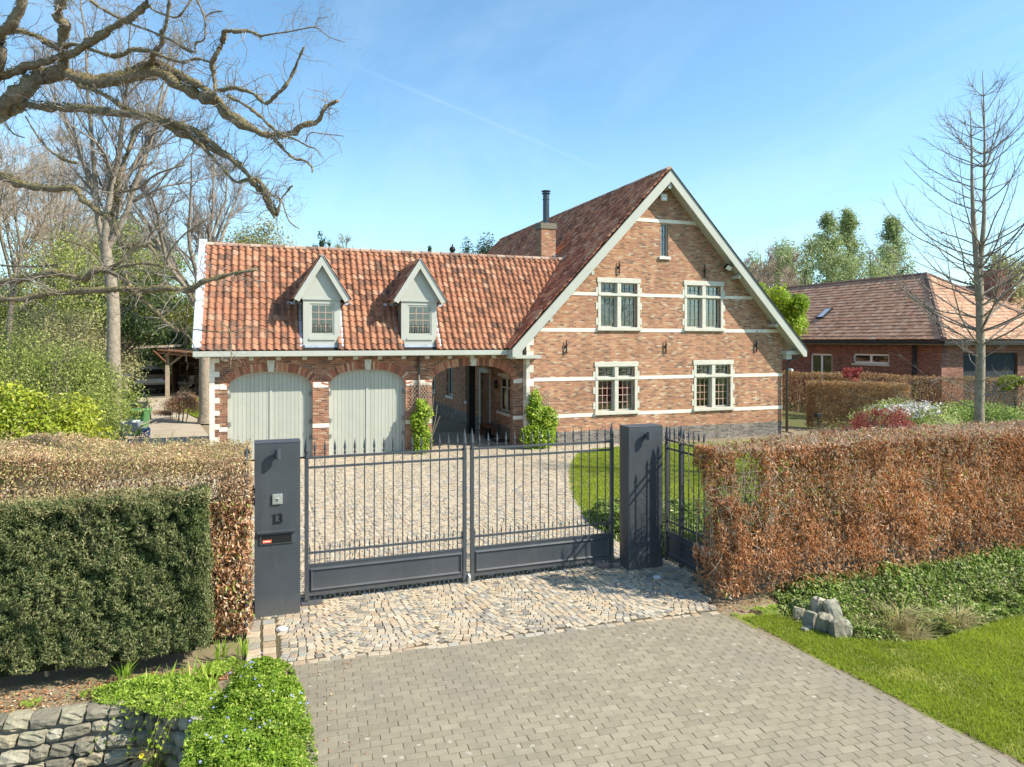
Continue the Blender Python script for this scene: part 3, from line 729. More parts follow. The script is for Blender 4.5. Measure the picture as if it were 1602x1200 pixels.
# --- lawns
def grass_on(name, poly, n, hfn, hgt, wid, mat, parent=None, label=None, extra=None):
    xs = np.array([p[0] for p in poly]); ys = np.array([p[1] for p in poly])
    x = rng.uniform(xs.min(), xs.max(), n); y = rng.uniform(ys.min(), ys.max(), n)
    k = in_poly(x, y, poly)
    if extra is not None: k &= extra(x, y)
    x, y = x[k], y[k]; N = len(x)
    p = np.stack([x, y, hfn(x, y)], 1)
    patch = vnoise(p * [1, 1, 0], 1.3, 3); patch2 = vnoise(p * [1, 1, 0], 4.5, 5)
    h = hgt * (0.6 + 0.8 * rng.random(N)) * (0.7 + 0.6 * patch2)
    lean = rng.normal(0, 0.45, (N, 2)); w = wid * (0.7 + .6 * rng.random(N)); a = rng.random(N) * 2 * PI
    d = np.stack([np.cos(a), np.sin(a), 0 * a], 1) * w[:, None] * .5
    tip = p + np.stack([lean[:, 0] * h, lean[:, 1] * h, h], 1)
    V = np.stack([p - d, p + d, tip], 1).reshape(-1, 3)
    F = np.arange(N * 3).reshape(-1, 3)
    r = np.clip(0.25 * rng.random(N) + 0.75 * (0.55 * patch + 0.45 * patch2), 0, 1)
    o = obj(name, np_mesh(name, V, F, np.repeat(r, 3)), mat, parent)
    return tag(o, label, 'grass' if label else None, kind='stuff')
# front verge lawn follows the ground
VERGE = [(-2.46, -13.9), (-1.95, -13.95), (-1.9, -14.3), (-1.72, -14.8), (-1.2, -15.12), (-0.8, -15.22), (-0.2, -15.16), (0.6, -15.06), (1.4, -15.1), (7, -15.3), (7, -21), (-2.0, -21), (-2.20, -17.4), (-2.38, -15.0)]
sx, sy = np.meshgrid(np.arange(-2.6, 7.05, .1), np.arange(-21, -13.7, .1)); mx_, my_ = (sx[:-1, :-1] + .05), (sy[:-1, :-1] + .05)
kk = in_poly(mx_.ravel(), my_.ravel(), [(-2.48, -13.82), (-1.8, -13.9), (-1.8, -14.35), (-1.65, -14.75), (-1.2, -15.0), (-0.8, -15.1), (7, -15.1), (7, -21), (-2.1, -21), (-2.20, -17.4), (-2.38, -15.0)])
SV = np.stack([sx.ravel(), sy.ravel(), np.maximum(ground_h(sx.ravel(), sy.ravel()), -0.3) - 0.012], 1); nxx = sx.shape[1]
i0 = (np.arange(sx.shape[0] - 1)[:, None] * nxx + np.arange(nxx - 1)[None]).ravel()[kk]
obj('verge', np_mesh('verge', SV, np.stack([i0, i0 + 1, i0 + nxx + 1, i0 + nxx], 1)), M['turf'])['kind'] = 'structure'
grass_on('verge_grass', VERGE, 470000, lambda x, y: np.maximum(ground_h(x, y), -0.3) - 0.012, 0.034, 0.010, M['grass'], None, 'bright green mown grass of the verge beside the driveway', lambda x, y: (y > -18.4) & (x < 2.6 + 0 * y))
poly_sheet('lawn', LAWN, -0.008, M['turf'], 'garden lawn between courtyard and gable wall')
grass_on('lawn_grass', LAWN, 300000, lambda x, y: x * 0 - 0.01, 0.032, 0.022, M['grass'], None, 'bright green lawn grass behind the gate beside the gable wall', lambda x, y: (x < 6.5))
SL = [gp(279, 641), gp(312, 655), (-9.9, 12.2), (-9.9, 19), gp(296, 622)]
poly_sheet('side_lawn', SL, -0.006, M['turf'], 'small lawn beside the drive to the carport')
grass_on('side_grass', SL, 30000, lambda x, y: x * 0, 0.07, 0.05, M['grass'], None, 'strip of bright green grass beside the pale side drive')
# stone kerb set round the lawn edge: low black edge between pavers and verge
MB().prism([(-2.60, -13.70), (-2.43, -15.0), (-2.25, -17.4), (-2.10, -20.9), (-1.9, -20.9), (-2.10, -17.4), (-2.28, -15.0), (-2.40, -13.70)], -0.1, -0.014, 'z').build('lawn_edge', M['soil'])['kind'] = 'structure'

# ------------------------------------------------------------------ the house
house = tag(empty('brick_house'), 'large orange brick house with stone bands, tiled gable roof and garage wing', 'house')
ZR, XR, SL_M = 9.44, 5.175, 1.057           # main ridge and slope
W_M, L_M = 10.35, 17.2
def zroof(x): return ZR - SL_M * abs(x - XR)
YF = 0.3                                     # wing front wall
YE, ZE, YRW, ZRW = -0.05, 3.20, 2.29, 6.46   # wing eave and ridge
SL_W = (ZRW - ZE) / (YRW - YE)
XWL = -9.53
def zwing(y): return ZRW - SL_W * abs(y - YRW)

def rect(x0, x1, z0, z1): return [(x0, z0), (x1, z0), (x1, z1), (x0, z1)]
WINS = [(2.59, 3.84, 1.63, 1.81, 0), (6.02, 3.84, 1.66, 1.81, 0), (2.49, 0.97, 1.63, 1.81, 1), (6.42, 0.97, 1.68, 1.83, 1)]   # x, z, w, h, pink bars
holes = [rect(x + .12, x + w - .12, z + .12, z + h - .17) for x, z, w, h, _ in WINS] + [rect(5.06, 5.36, 6.46, 7.62)]
gab = [(0, -.05), (W_M, -.05), (W_M, zroof(W_M) - .28), (XR, ZR - .30), (0, zroof(0) - .28)]
holed('wall', gab, holes, 0, 0.32, M['brick_main'], house)['label'] = 'gable wall of orange brick with a grey brick base'
# rest of the shell
whole = []
swins = [(1.55, 0.95, 1.35, 1.25), (6.1, 0.95, 1.1, 1.7), (9.2, 0.95, 1.2, 1.7), (12.6, 0.95, 1.2, 1.7)]
sdoor = (3.9, 0.0, 1.1, 2.25)
sh = [rect(a, a + w, z, z + h) for a, z, w, h in swins] + [rect(sdoor[0], sdoor[0] + sdoor[2], 0.02, sdoor[3])]
holed('wall', rect(0.322, L_M, -.05, 3.62), sh, 0, 0.3, M['brick_main'], house, 'x')
MB().box(W_M - .3, W_M, .322, L_M, -.05, 3.6).build('wall', M['brick_main'], house)
b = MB(); b.prism([(0.302, -.05), (W_M - .302, -.05), (W_M - .302, 3.6), (XR, ZR - .4), (0.302, 3.6)], L_M - .3, L_M, 'y'); b.build('wall', M['brick_main'], house)
MB().box(.31, W_M - .31, .33, L_M - .31, 2.9, 3.0).build('ceiling', M['dark_room'], house)
MB().box(2.3, W_M - 2.3, 1.2, 1.24, 3.01, 5.7).build('room_wall', M['dark_room'], house)
MB().box(.31, W_M - .31, 1.2, 1.24, 0, 2.89).build('room_wall', M['dark_room'], house)
MB().box(4.2, 6.2, 1.1, 1.18, 5.9, 8.2).build('room_wall', M['dark_room'], house)
# house side windows and door in the passage
for a, z, w, h in swins:
    f = MB(); f.box(.10, .16, a, a + w, z, z + .07); f.box(.10, .16, a, a + w, z + h - .07, z + h); f.box(.10, .16, a, a + .07, z, z + h); f.box(.10, .16, a + w - .07, a + w, z, z + h); f.box(.09, .17, a + w / 2 - .05, a + w / 2 + .05, z, z + h)
    f.box(.11, .15, a + .06, a + w - .06, z + h - .42, z + h - .36)
    fo = f.build('window', M['surround'], house)
    MB().box(.125, .135, a + .03, a + w - .03, z + .03, z + h - .03).build('pane', M['glass'], fo)
    MB().box(-.05, .12, a - .05, a + w + .05, z - .10, z - .002).build('sill', M['stone'], fo)
    MB().box(-.012, .1, a - .04, a + w + .04, z + h + .002, z + h + .13).build('lintel', M['stone'], fo)
    MB().box(.36, .38, a, a + w, z, z + h).build('curtain', M['dark_room'], fo)  # near-black sheet, no curtain: the unlit room's shade put into its colour
dr = MB().box(.06, .12, sdoor[0] + .02, sdoor[0] + sdoor[2] - .02, .02, sdoor[3] - .02).build('door', M['wood_dark'], house)
MB().tube([(.03, sdoor[0] + .14, 1.0), (.0, sdoor[0] + .14, 1.0), (.0, sdoor[0] + .26, 1.0)], .012, 6).build('handle', M['steel'], dr)
f = MB(); f.box(-.03, .05, sdoor[0] - .16, sdoor[0] - .002, 0, 2.42); f.box(-.03, .05, sdoor[0] + sdoor[2] + .002, sdoor[0] + sdoor[2] + .16, 0, 2.42); f.box(-.03, .05, sdoor[0] - .002, sdoor[0] + sdoor[2] + .002, 2.252, 2.42)
f.build('door_frame', M['surround'], house)
wl_ = MB().box(-.10, -.0, 2.95, 3.07, 1.75, 2.05).build('wall_lamp', M['iron'], house); MB().box(-.085, -.015, 2.965, 3.055, 1.8, 1.95).build('lamp_glass', M['whiteplastic'], wl_)

# stone bands on the gable (broken at the windows)
def xl(z): return XR - (ZR - .30 - z) / SL_M
def band(y, z0, z1, x0, x1, cuts, mat=M['stone'], proud=.012, parent=house):
    xs = [x0] + [v for c in sorted(cuts) for v in c] + [x1]
    for a, c in zip(xs[::2], xs[1::2]):
        if c - a > .03: MB().box(a, c, y - proud, y + .02, z0, z1).build('stone_band', mat, parent)
wc = lambda ids: [(WINS[i][0] - .004, WINS[i][0] + WINS[i][2] + .004) for i in ids]
band(0, 7.65, 7.77, xl(7.7) + .02, 2 * XR - xl(7.7) - .02, [])
band(0, 5.03, 5.14, xl(5.1) + .02, 2 * XR - xl(5.1) - .02, wc([0, 1]))
band(0, 3.80, 3.92, .02, W_M - .01, wc([0, 1]))
band(0, 2.16, 2.28, .24, W_M - .004, wc([2, 3]))
band(0, 0.93, 1.05, .24, W_M - .004, wc([2, 3]))
# corner blocks at the left end of the gable
z = 0.0; i = 0
while z < 3.55:
    h = .25 if i % 2 else .20
    w = .24 if i % 2 else .11
    MB().box(-.012, w, -.014, .29, z + .003, z + h - .003).build('quoin', M['surround'] if i % 3 else M['stone'], house); z += h; i += 1
# cross windows of stone
def sash(name, x0, x1, z0, z1, y, par, bars, nx, nz, fw=.05):
    f = MB(); f.box(x0, x1, y, y + .05, z0, z0 + fw); f.box(x0, x1, y, y + .05, z1 - fw, z1); f.box(x0, x0 + fw, y, y + .05, z0 + fw, z1 - fw); f.box(x1 - fw, x1, y, y + .05, z0 + fw, z1 - fw)
    f.build(name, M['paint'], par)
    g = MB(); X0, X1, Z0, Z1 = x0 + fw, x1 - fw, z0 + fw, z1 - fw
    t = .009 if bars is M['muntin'] else .005
    for k_ in range(1, nx): c = X0 + (X1 - X0) * k_ / nx; g.box(c - t, c + t, y + .012, y + .03, Z0, Z1)
    for k_ in range(1, nz): c = Z0 + (Z1 - Z0) * k_ / nz; g.box(X0, X1, y + .014, y + .028, c - t, c + t)
    if g.n: g.build('glazing_bars', bars, par)
    MB().box(X0 - .01, X1 + .01, y + .032, y + .038, Z0 - .01, Z1 + .01).build('pane', M['glass'], par)
for wi, (x, z, w, h, pink) in enumerate(WINS):
    t = MB()
    zt = z + h; xm = x + w / 2 + (.0)
    tz0, tz1 = zt - .62, zt - .53
    j = .11
    t.box(x, x + j, -.02, .2, z + .12, zt - .17); t.box(x + w - j, x + w, -.02, .2, z + .12, zt - .17)
    t.box(xm - .075, xm + .075, -.015, .2, z + .12, tz0); t.box(xm - .075, xm + .075, -.015, .2, tz1, zt - .17)
    wo = t.build('window', M['surround'], house, bevel=.012)
    MB().box(x + .03, x + w - .03, -.035, .19, tz0 + .001, tz1 - .001).build('transom', M['surround'], wo, bevel=.01)
    MB().box(x - .03, x + w + .03, -.03, .19, zt - .168, zt).build('lintel', M['surround'], wo, bevel=.008)
    MB().box(x - .04, x + w + .04, -.075, .19, z, z + .118).build('sill', M['surround'], wo, bevel=.01)
    for sd in (0, 1):                                   # tooth blocks up the jambs
        for k_ in range(3):
            zz_ = z + .2 + k_ * .52
            if sd == 0: MB().box(x - .075, x - .001, -.014, .05, zz_, zz_ + .24).build('quoin', M['surround'], wo)
            else: MB().box(x + w + .001, x + w + .075, -.014, .05, zz_, zz_ + .24).build('quoin', M['surround'], wo)
    bars = M['muntin'] if pink else M['lead_line']
    for a, c in ((x + j, xm - .075), (xm + .075, x + w - j)):
        sash('sash', a + .001, c - .001, z + .12, tz0 - .001, .10, wo, bars, 3, 4)
        sash('sash', a + .001, c - .001, tz1 + .001, zt - .171, .10, wo, M['lead_line'], 3, 2, .04)
    if not pink: MB().box(x + .1, x + w - .1, .26, .27, z + .1, tz0).build('curtain', M['curtain'], wo)
    else: MB().box(x + w * .74, x + w - .1, .26, .27, z + .1, tz0).build('curtain', M['curtain'], wo)
nw = MB(); nw.box(5.06, 5.10, .06, .2, 6.46, 7.62); nw.box(5.32, 5.36, .06, .2, 6.46, 7.62); nw.box(5.10, 5.32, .06, .2, 7.58, 7.62); nw.box(5.10, 5.32, .06, .2, 6.46, 6.50)
nw = nw.build('window', M['paint'], house); nw['label'] = 'narrow window high in the gable'
MB().box(5.10, 5.32, .12, .13, 6.5, 7.58).build('pane', M['glass'], nw); MB().box(4.97, 5.43, -.07, .18, 6.36, 6.458).build('sill', M['stone'], nw, bevel=.01)
MB().box(5.05, 5.37, .25, .26, 6.4, 7.64).build('curtain', M['curtain'], nw)
g = MB()
for k_ in range(1, 5): g.box(5.10, 5.32, .10, .115, 6.5 + k_ * .216 - .004, 6.5 + k_ * .216 + .004)
g.box(5.206, 5.214, .10, .114, 6.5, 7.58); g.build('glazing_bars', M['lead_line'], nw)
# iron wall anchors
for px, py in ((967.5, 419), (885, 543), (1040.5, 543), (1101.5, 425), (1182, 541)):
    x, z = wp(px, py, 0)
    a = MB(); a.tube([(x, -.05, z - .24), (x, -.06, z - .1), (x, -.06, z + .1), (x, -.05, z + .24)], [.012, .024, .024, .012], 6)
    a.tube([(x - .07, -.04, z + .03), (x + .07, -.04, z + .09)], .014, 5); a.box(x - .02, x + .02, -.06, .0, z - .02, z + .02); a.tube([(x - .05, -.04, z - .2), (x, -.05, z - .1), (x + .05, -.04, z - .2)], .01, 5)
    a.build('wall_anchor', M['iron'], house)
# alarm box, cameras, floodlight
ab = MB().box(5.03, 5.27, -.09, 0, 8.42, 8.66).build('alarm_box', M['whiteplastic'], house, bevel=.01); MB().box(5.10, 5.2, -.10, -.088, 8.46, 8.52).build('alarm_lens', M['steel'], ab)
x, z = wp(1141, 418, -.3)
fl = MB(); fl.box(-.15, .15, -.05, .05, -.10, .10, Matrix.Translation((x, -.25, z)) @ Matrix.Rotation(R(35), 4, 'X') @ Matrix.Rotation(R(20), 4, 'Y')); fl = fl.build('floodlight', M['iron'], house)
MB().box(-.13, .13, -.056, -.049, -.08, .08, Matrix.Translation((x, -.25, z)) @ Matrix.Rotation(R(35), 4, 'X') @ Matrix.Rotation(R(20), 4, 'Y')).build('lamp_glass', M['whiteplastic'], fl)
MB().tube([(x, -.2, z), (x + .12, -.08, z + .05), (x + .2, 0, z + .06)], .025, 6).build('bracket', M['surround'], fl)
x, z = wp(1185, 518, 0)
MB().lathe([(0, .0), (.05, .0), (.06, .04), (.045, .09), (0, .10)], x, -.06, 10).build('camera_dome', M['whiteplastic'], house, loc=(0, 0, z - .05))

# bargeboards, soffits, roof decks of the main roof
YB = -.48
def rake(sgn, x_end, mat, w=.30, yb=YB, y2=YB + .05, drop=0.0, name='bargeboard'):
    zt = lambda x: ZR - SL_M * abs(x - XR) - drop
    v = w * math.sqrt(1 + SL_M ** 2)
    poly = [(XR, ZR - drop), (x_end, zt(x_end)), (x_end, zt(x_end) - v * .68), (x_end - sgn * v * .32 / SL_M, zt(x_end) - v * .68), (XR, ZR - drop - v)]
    return MB().prism(poly, yb, y2, 'y').build(name, mat, house)
rake(-1, -.66, M['paint']); rake(1, 11.08, M['paint'])
rake(-1, -.70, M['iron'], .03, YB - .03, YB + .02, -.025, 'drip_edge'); rake(1, 11.12, M['iron'], .03, YB - .03, YB + .02, -.025, 'drip_edge')
for sgn, xe in ((-1, -.66), (1, 11.08)):
    zt = lambda x, o: ZR - SL_M * abs(x - XR) - o
    MB().prism([(XR, ZR - .29), (xe - sgn * .1, zt(xe - sgn * .1, .29)), (xe - sgn * .1, zt(xe - sgn * .1, .33)), (XR, ZR - .33)], YB + .052, -.002, 'y').build('soffit', M['paint'], house)
    MB().prism([(XR, ZR - .05), (xe, zt(xe, .05)), (xe, zt(xe, .17)), (XR, ZR - .17)], YB + .055, L_M + .4, 'y').build('roof_deck', M['paint'], house)
    for xx in ((8.1, 9.75) if sgn > 0 else (2.2, .7)):
        zz_ = zt(xx, .34)
        MB().box(xx - .05, xx + .05, YB + .06, -.003, zz_ - .26, zz_ - .14).build('purlin_end', M['paint'], house)
MB().box(XR - .06, XR + .06, YB + .06, -.003, ZR - .66, ZR - .48).build('purlin_end', M['paint'], house)
# eave returns and gutters
MB().box(-.70, .34, -.44, .0 - .016, 2.93, 3.03).build('eave_return', M['paint'], house)
MB().box(-.70, -.30, -.40, -.052, 3.031, 3.20).build('eave_return', M['paint'], house)
MB().box(W_M - .06, 11.06, -.30, -.016, 2.98, 3.12).build('eave_return', M['paint'], house)
MB().box(W_M + .002, W_M + .25, -.22, -.02, 2.80, 2.978).build('eave_bracket', M['paint'], house)
MB().box(10.98, 11.12, -.34, L_M + .3, 3.02, 3.14).build('gutter', M['paint'], house)
MB().tube([(11.05, -.30, 3.05), (10.98, -.22, 2.93), (10.55, -.16, 2.74), (10.44, -.14, 2.60), (10.44, -.14, .05)], .05, 10).build('downpipe', M['pipe'], house, smooth=True)
cm = MB().tube([(10.56, -.1, 2.42), (10.56, -.3, 2.40)], .045, 10).build('wall_camera', M['whiteplastic'], house)

# pantiles
def pantile(detail=6):
    xs = np.linspace(-.5, .5, detail + 1)
    prof = 0.16 * np.cos((xs + .25) * 2 * PI) + 0.05
    V = []; F = []
    n = len(xs)
    for y, dz in ((-.56, .11), (.5, 0.0)):
        for x, z_ in zip(xs, prof): V.append((x * 1.04, y, z_ + dz))
    for x, z_ in zip(xs, prof): V.append((x * 1.04, -.56, z_ + .02))
    for i in range(n - 1):
        F.append((i, i + 1, n + i + 1, n + i)); F.append((2 * n + i, 2 * n + i + 1, i + 1, i))
    return V, F
def slope_tiles(o, ux, uy, nu, nv, w, h, keep, jit=.006):
    """positions on a slope: o origin at eave, ux along eave, uy up the slope"""
    ux = np.array(ux, float); uy = np.array(uy, float); nrm = np.cross(ux, uy)
    if nrm[2] < 0: nrm = -nrm
    I, J = np.meshgrid(np.arange(nu) + .5, np.arange(nv) + .5)
    p = np.array(o) + I.ravel()[:, None] * w * ux + J.ravel()[:, None] * h * uy + nrm * .03
    k = keep(p); p = p[k]; N = len(p)
    n = unit(nrm + rng.normal(0, .022, (N, 3)))
    rot = frames(n, np.broadcast_to(uy, (N, 3)))
    p = p + rng.normal(0, jit * .6, (N, 3))
    return p, rot, np.stack([np.full(N, w), np.full(N, h), np.full(N, w)], 1)
TV, TF = pantile(6)
un = math.sqrt(1 + SL_W ** 2)
tw, th = .199, .2115
DORM = [(-7.02 + .02, -5.94), (-4.10, -2.98)]          # left and right face of each dormer
def keep_w(p):
    k = p[:, 0] < np.minimum(XR - (ZR - p[:, 2]) / SL_M + .10, 99)
    for a, c in DORM:
        mid = (a + c) / 2; lim = np.where(p[:, 2] < 4.62, (c - a) / 2 - .02, np.maximum(0, (5.75 - p[:, 2]) / 1.6))
        k &= ~((np.abs(p[:, 0] - mid) < lim) & (p[:, 2] < 5.7) & (p[:, 2] > 3.30))
    return k
p, r, s = slope_tiles((-9.80, YE - .03, ZE + .02), (1, 0, 0), (0, 1 / un, SL_W / un), 63, 19, tw, th, keep_w)
lay('roof_tile', p, r, s, TV, TF, M['tile'], house, 300, 'wing_tile_field')
TV2, TF2 = pantile(4)
p, r, s = slope_tiles((3.2, 2 * YRW - YE + .03, ZE + .0), (-1, 0, 0), (0, -1 / un, SL_W / un), 64, 9, tw, .435, lambda p: p[:, 0] < np.minimum(XR - (ZR - p[:, 2]) / SL_M + .1, 99))
scatter('wing_tile_field', TV2, TF2, p, r, s, M['tile'], house, None, True)['kind'] = 'stuff'
um = math.sqrt(1 + SL_M ** 2)
def keep_m(p):
    hid = (p[:, 1] > YE) & (p[:, 1] < 2 * YRW - YE) & (p[:, 2] < zwing(p[:, 1]) - .12)
    ch = (p[:, 0] > 2.0) & (p[:, 0] < 2.6) & (p[:, 1] > 3.6) & (p[:, 1] < 4.2)
    return ~hid & ~ch
p, r, s = slope_tiles((-.70, 17.6, zroof(-.70) + .01), (0, -1, 0), (1 / um, 0, SL_M / um), 90, 40, .2003, .2137, keep_m, .012)
scatter('main_tile_field', TV2, TF2, p, r, s, M['tile_main'], house, None, True)['kind'] = 'stuff'
p, r, s = slope_tiles((11.08, -.36, zroof(11.08) + .01), (0, 1, 0), (-1 / um, 0, SL_M / um), 45, 20, .4, .428, lambda p: p[:, 0] > -99)
scatter('main_tile_field', TV2, TF2, p, r, s * np.array([1, 1, .5]), M['tile_main'], house)['kind'] = 'stuff'
# ridge tiles
def ridge(p0, p1, n, rad, mat, name='ridge_tile'):
    p0 = np.array(p0, float); p1 = np.array(p1, float); d = (p1 - p0) / n; L = np.linalg.norm(d); a = math.atan2(d[1], d[0])
    b_ = MB(); pts = []
    for x, sc in ((-.5, 1.12), (-.42, 1.12), (-.40, 1.0), (.5, .94)):
        pts.append([(x, math.cos(q) * rad * sc / L, math.sin(q) * rad * sc * .8 / L - .02) for q in np.linspace(-.15, PI + .15, 7)])
    V = [v for r_ in pts for v in r_]; F = [(i * 7 + j, i * 7 + j + 1, (i + 1) * 7 + j + 1, (i + 1) * 7 + j) for i in range(3) for j in range(6)]
    F.append(tuple(range(7)))
    me = bpy.data.meshes.new(name); me.from_pydata(V, [], F); me.update(); me.materials.append(mat)
    for i in range(n):
        o = bpy.data.objects.new(name, me); COL.objects.link(o); o.parent = house; c = p0 + d * (i + .5)
        o.matrix_local = Matrix.Translation(c) @ Matrix.Rotation(a, 4, 'Z') @ Matrix.Rotation(random.gauss(0, .02), 4, 'Y') @ Matrix.Diagonal((L * 1.02, L, L, 1))
M['ridge'] = pieces('ridge', [(0, (0.20, 0.12, 0.09)), (0.4, (0.38, 0.24, 0.18)), (0.8, (0.46, 0.36, 0.28)), (1, (0.40, 0.20, 0.12))], 0.85, 0.15, 0.3, 9, 0.004, 40, lichen)
ridge((-9.84, YRW, ZRW + .02), (2.45, YRW, ZRW + .02), 36, .12, M['ridge'])
ridge((XR, -.38, ZR + .02), (XR, L_M + .4, ZR + .02), 48, .12, M['ridge'])

# ------------------------------------------------------------------ garage wing
def arch_pts(x0, x1, zs, zc, n=20, e=2.35):
    c = (x0 + x1) / 2; a = (x1 - x0) / 2; b_ = zc - zs; out = []
    for q in np.linspace(0, PI, n + 1):
        cc, ss = math.cos(q), math.sin(q)
        out.append((c + a * math.copysign(abs(cc) ** (2 / e), cc), zs + b_ * abs(ss) ** (2 / e)))
    return out                       # from right spring to left spring
pL, pR = wp(676, 600, YF)[0], wp(802.5, 600, YF)[0]
D1, D2, D3 = (-9.07, -6.72, 2.06, 2.60), (-6.25, -3.93, 2.06, 2.63), (pL, pR, 2.12, 2.70)
hl = [[(d[1], -.02)] + arch_pts(*d) + [(d[0], -.02)] for d in (D1, D2, D3)]
holed('wall', rect(XWL, -.002, -.06, 3.03), hl, YF, YF + .30, M['brick_wing'], house)['label'] = 'front wall of the garage wing with three arches'
zk = 4.25
MB().prism([(YF + .302, -.05), (YF + .302, 3.0), (YE + .12, 3.12), (YRW, ZRW - .2), (2 * YRW - YE - .12, 3.12), (zk, 3.0), (zk, -.05)], XWL, XWL + .3, 'x').build('wall', M['brick_wing'], house)
MB().box(XWL + .302, D3[0] - .3, zk - .28, zk, -.05, 3.1).build('wall', M['brick_wing'], house)
MB().box(D3[0] - .30, D3[0] - .02, YF + .302, zk, -.05, 3.0).build('wall', M['brick_wing'], house)
MB().box(D3[0] - .3, -.002, zk - .28, zk, 2.55, 3.1).build('wall', M['brick_wing'], house)
MB().box(XWL + .31, -.01, YF + .302, zk - .29, 3.0, 3.08).build('ceiling', M['wood_dark'], house)
# dark steel post and beam at the back of the passage
x, y = gp(706, 664)
MB().box(x - .12, x + .12, zk - .34, zk + .02, 0, 3.0).build('post', M['black'], house)
# roof deck and verge
for sg in (-1, 1):
    yy = YRW + sg * (YRW - YE)
    MB().prism([(YRW, ZRW - .04), (yy, ZE - .04), (yy, ZE - .14), (YRW, ZRW - .16)], -9.78, -.02, 'x').build('roof_deck', M['dark_room'], house)
vp = [(YE - .05, ZE - .15), (YRW, ZRW + .02), (2 * YRW - YE + .05, ZE - .15), (2 * YRW - YE - .15, ZE - .2), (YRW, ZRW - .30), (YE + .15, ZE - .2)]
MB().prism(vp, -9.90, -9.80, 'x').build('verge_board', M['verge'], house)
MB().prism([(YE - .02, ZE + .06), (YE + .05, ZE + .12), (YRW, ZRW + .14), (YRW, ZRW + .06)], -9.92, -9.76, 'x').build('verge_board', M['verge'], house)
MB().prism([(YE - .06, ZE + .10), (YRW, ZRW + .16), (YRW, ZRW + .19), (YE - .06, ZE + .13)], -9.96, -9.73, 'x').build('verge_flashing', M['verge'], house)
# box gutter and little corbels
MB().box(-9.94, -.705, -.19, -.05, 3.05, 3.20).build('gutter', M['paint'], house, bevel=.008)
MB().box(-9.94, -.705, -.05 + .001, YF - .002, 3.031, 3.07).build('soffit', M['paint'], house)
MB().box(-9.92, -.71, -.18, -.06, 3.201, 3.215).build('gutter_lip', M['pipe'], house)
x = XWL + .3
while x < -.3:
    MB().box(x, x + .13, YF - .13, YF - .002, 2.93, 3.029).build('corbel', M['surround'], house); x += .737
# bands, corner blocks, keystones, brick arches
def arch_x(d, z):
    """half width of an arch at height z"""
    if z <= d[2]: return (d[1] - d[0]) / 2
    t = min(1, (z - d[2]) / (d[3] - d[2])); return (d[1] - d[0]) / 2 * (1 - t ** 2.35) ** (1 / 2.35)
for (z0, z1) in ((2.10, 2.26), (.90, 1.02)):
    xs = [XWL + .24, D1[0], D1[1], D2[0], D2[1], D3[0], D3[1], -.02]
    for a, c in zip(xs[::2], xs[1::2]):
        ga = .0 if z0 < 2 else .02
        MB().box(a + ga, c - ga, YF - .012, YF + .02, z0, z1).build('stone_band', M['stone'], house)
z = 0; i = 0
while z < 2.98:
    h = (.21, .16, .24, .14)[i % 4]; w = (.12, .25)[i % 2]
    MB().box(XWL - .012, XWL + w, YF - .014, YF + .29, z + .003, z + h - .003).build('quoin', M['stone'], house); z += h; i += 1
for d in (D1, D2, D3):
    inner = arch_pts(d[0], d[1], d[2], d[3], 400); cxm = (d[0] + d[1]) / 2
    acc = 0; last = inner[0]; bm_ = MB(); nxt = .03
    for q in range(1, len(inner) - 1):
        s0, s1 = inner[q - 1], inner[q + 1]
        acc += math.dist(inner[q], inner[q - 1])
        if acc >= nxt:
            nxt += .068
            tx, tz = s1[0] - s0[0], s1[1] - s0[1]; L = math.hypot(tx, tz); tx, tz = tx / L, tz / L
            nx_, nz_ = tz, -tx
            if abs(inner[q][0] - cxm) < .15: continue
            if nz_ < -0.0: nx_, nz_ = -nx_, -nz_
            # lean the joints towards upright near the springing
            nx_ *= .85; Ln = math.hypot(nx_, nz_); nx_, nz_ = nx_ / Ln, nz_ / Ln
            x0_, z0_ = inner[q]; hw = .027; pr = .008 + random.random() * .008
            if nz_ < .12: continue
            poly = [(x0_ - tx * hw, z0_ - tz * hw), (x0_ + tx * hw, z0_ + tz * hw), (x0_ + tx * hw * 1.25 + nx_ * .24, z0_ + tz * hw * 1.25 + nz_ * .24), (x0_ - tx * hw * 1.25 + nx_ * .24, z0_ - tz * hw * 1.25 + nz_ * .24)]
            n0 = bm_.n; bm_.prism(poly, YF - pr, YF + .1, 'y')
    me = bm_.mesh('arch_brick'); a_ = me.attributes.new('rnd', 'FLOAT', 'POINT'); a_.data.foreach_set('value', np.repeat(rng.random(len(me.vertices) // 8), 8).astype(np.float32))
    o = obj('brick_arch', me, M['arch_brick'], house); o['kind'] = 'stuff'
    MB().prism([(cxm - .075, d[3] - .01), (cxm + .075, d[3] - .01), (cxm + .11, 2.925), (cxm - .11, 2.925)], YF - .03, YF + .2, 'y').build('keystone', M['surround'], house)
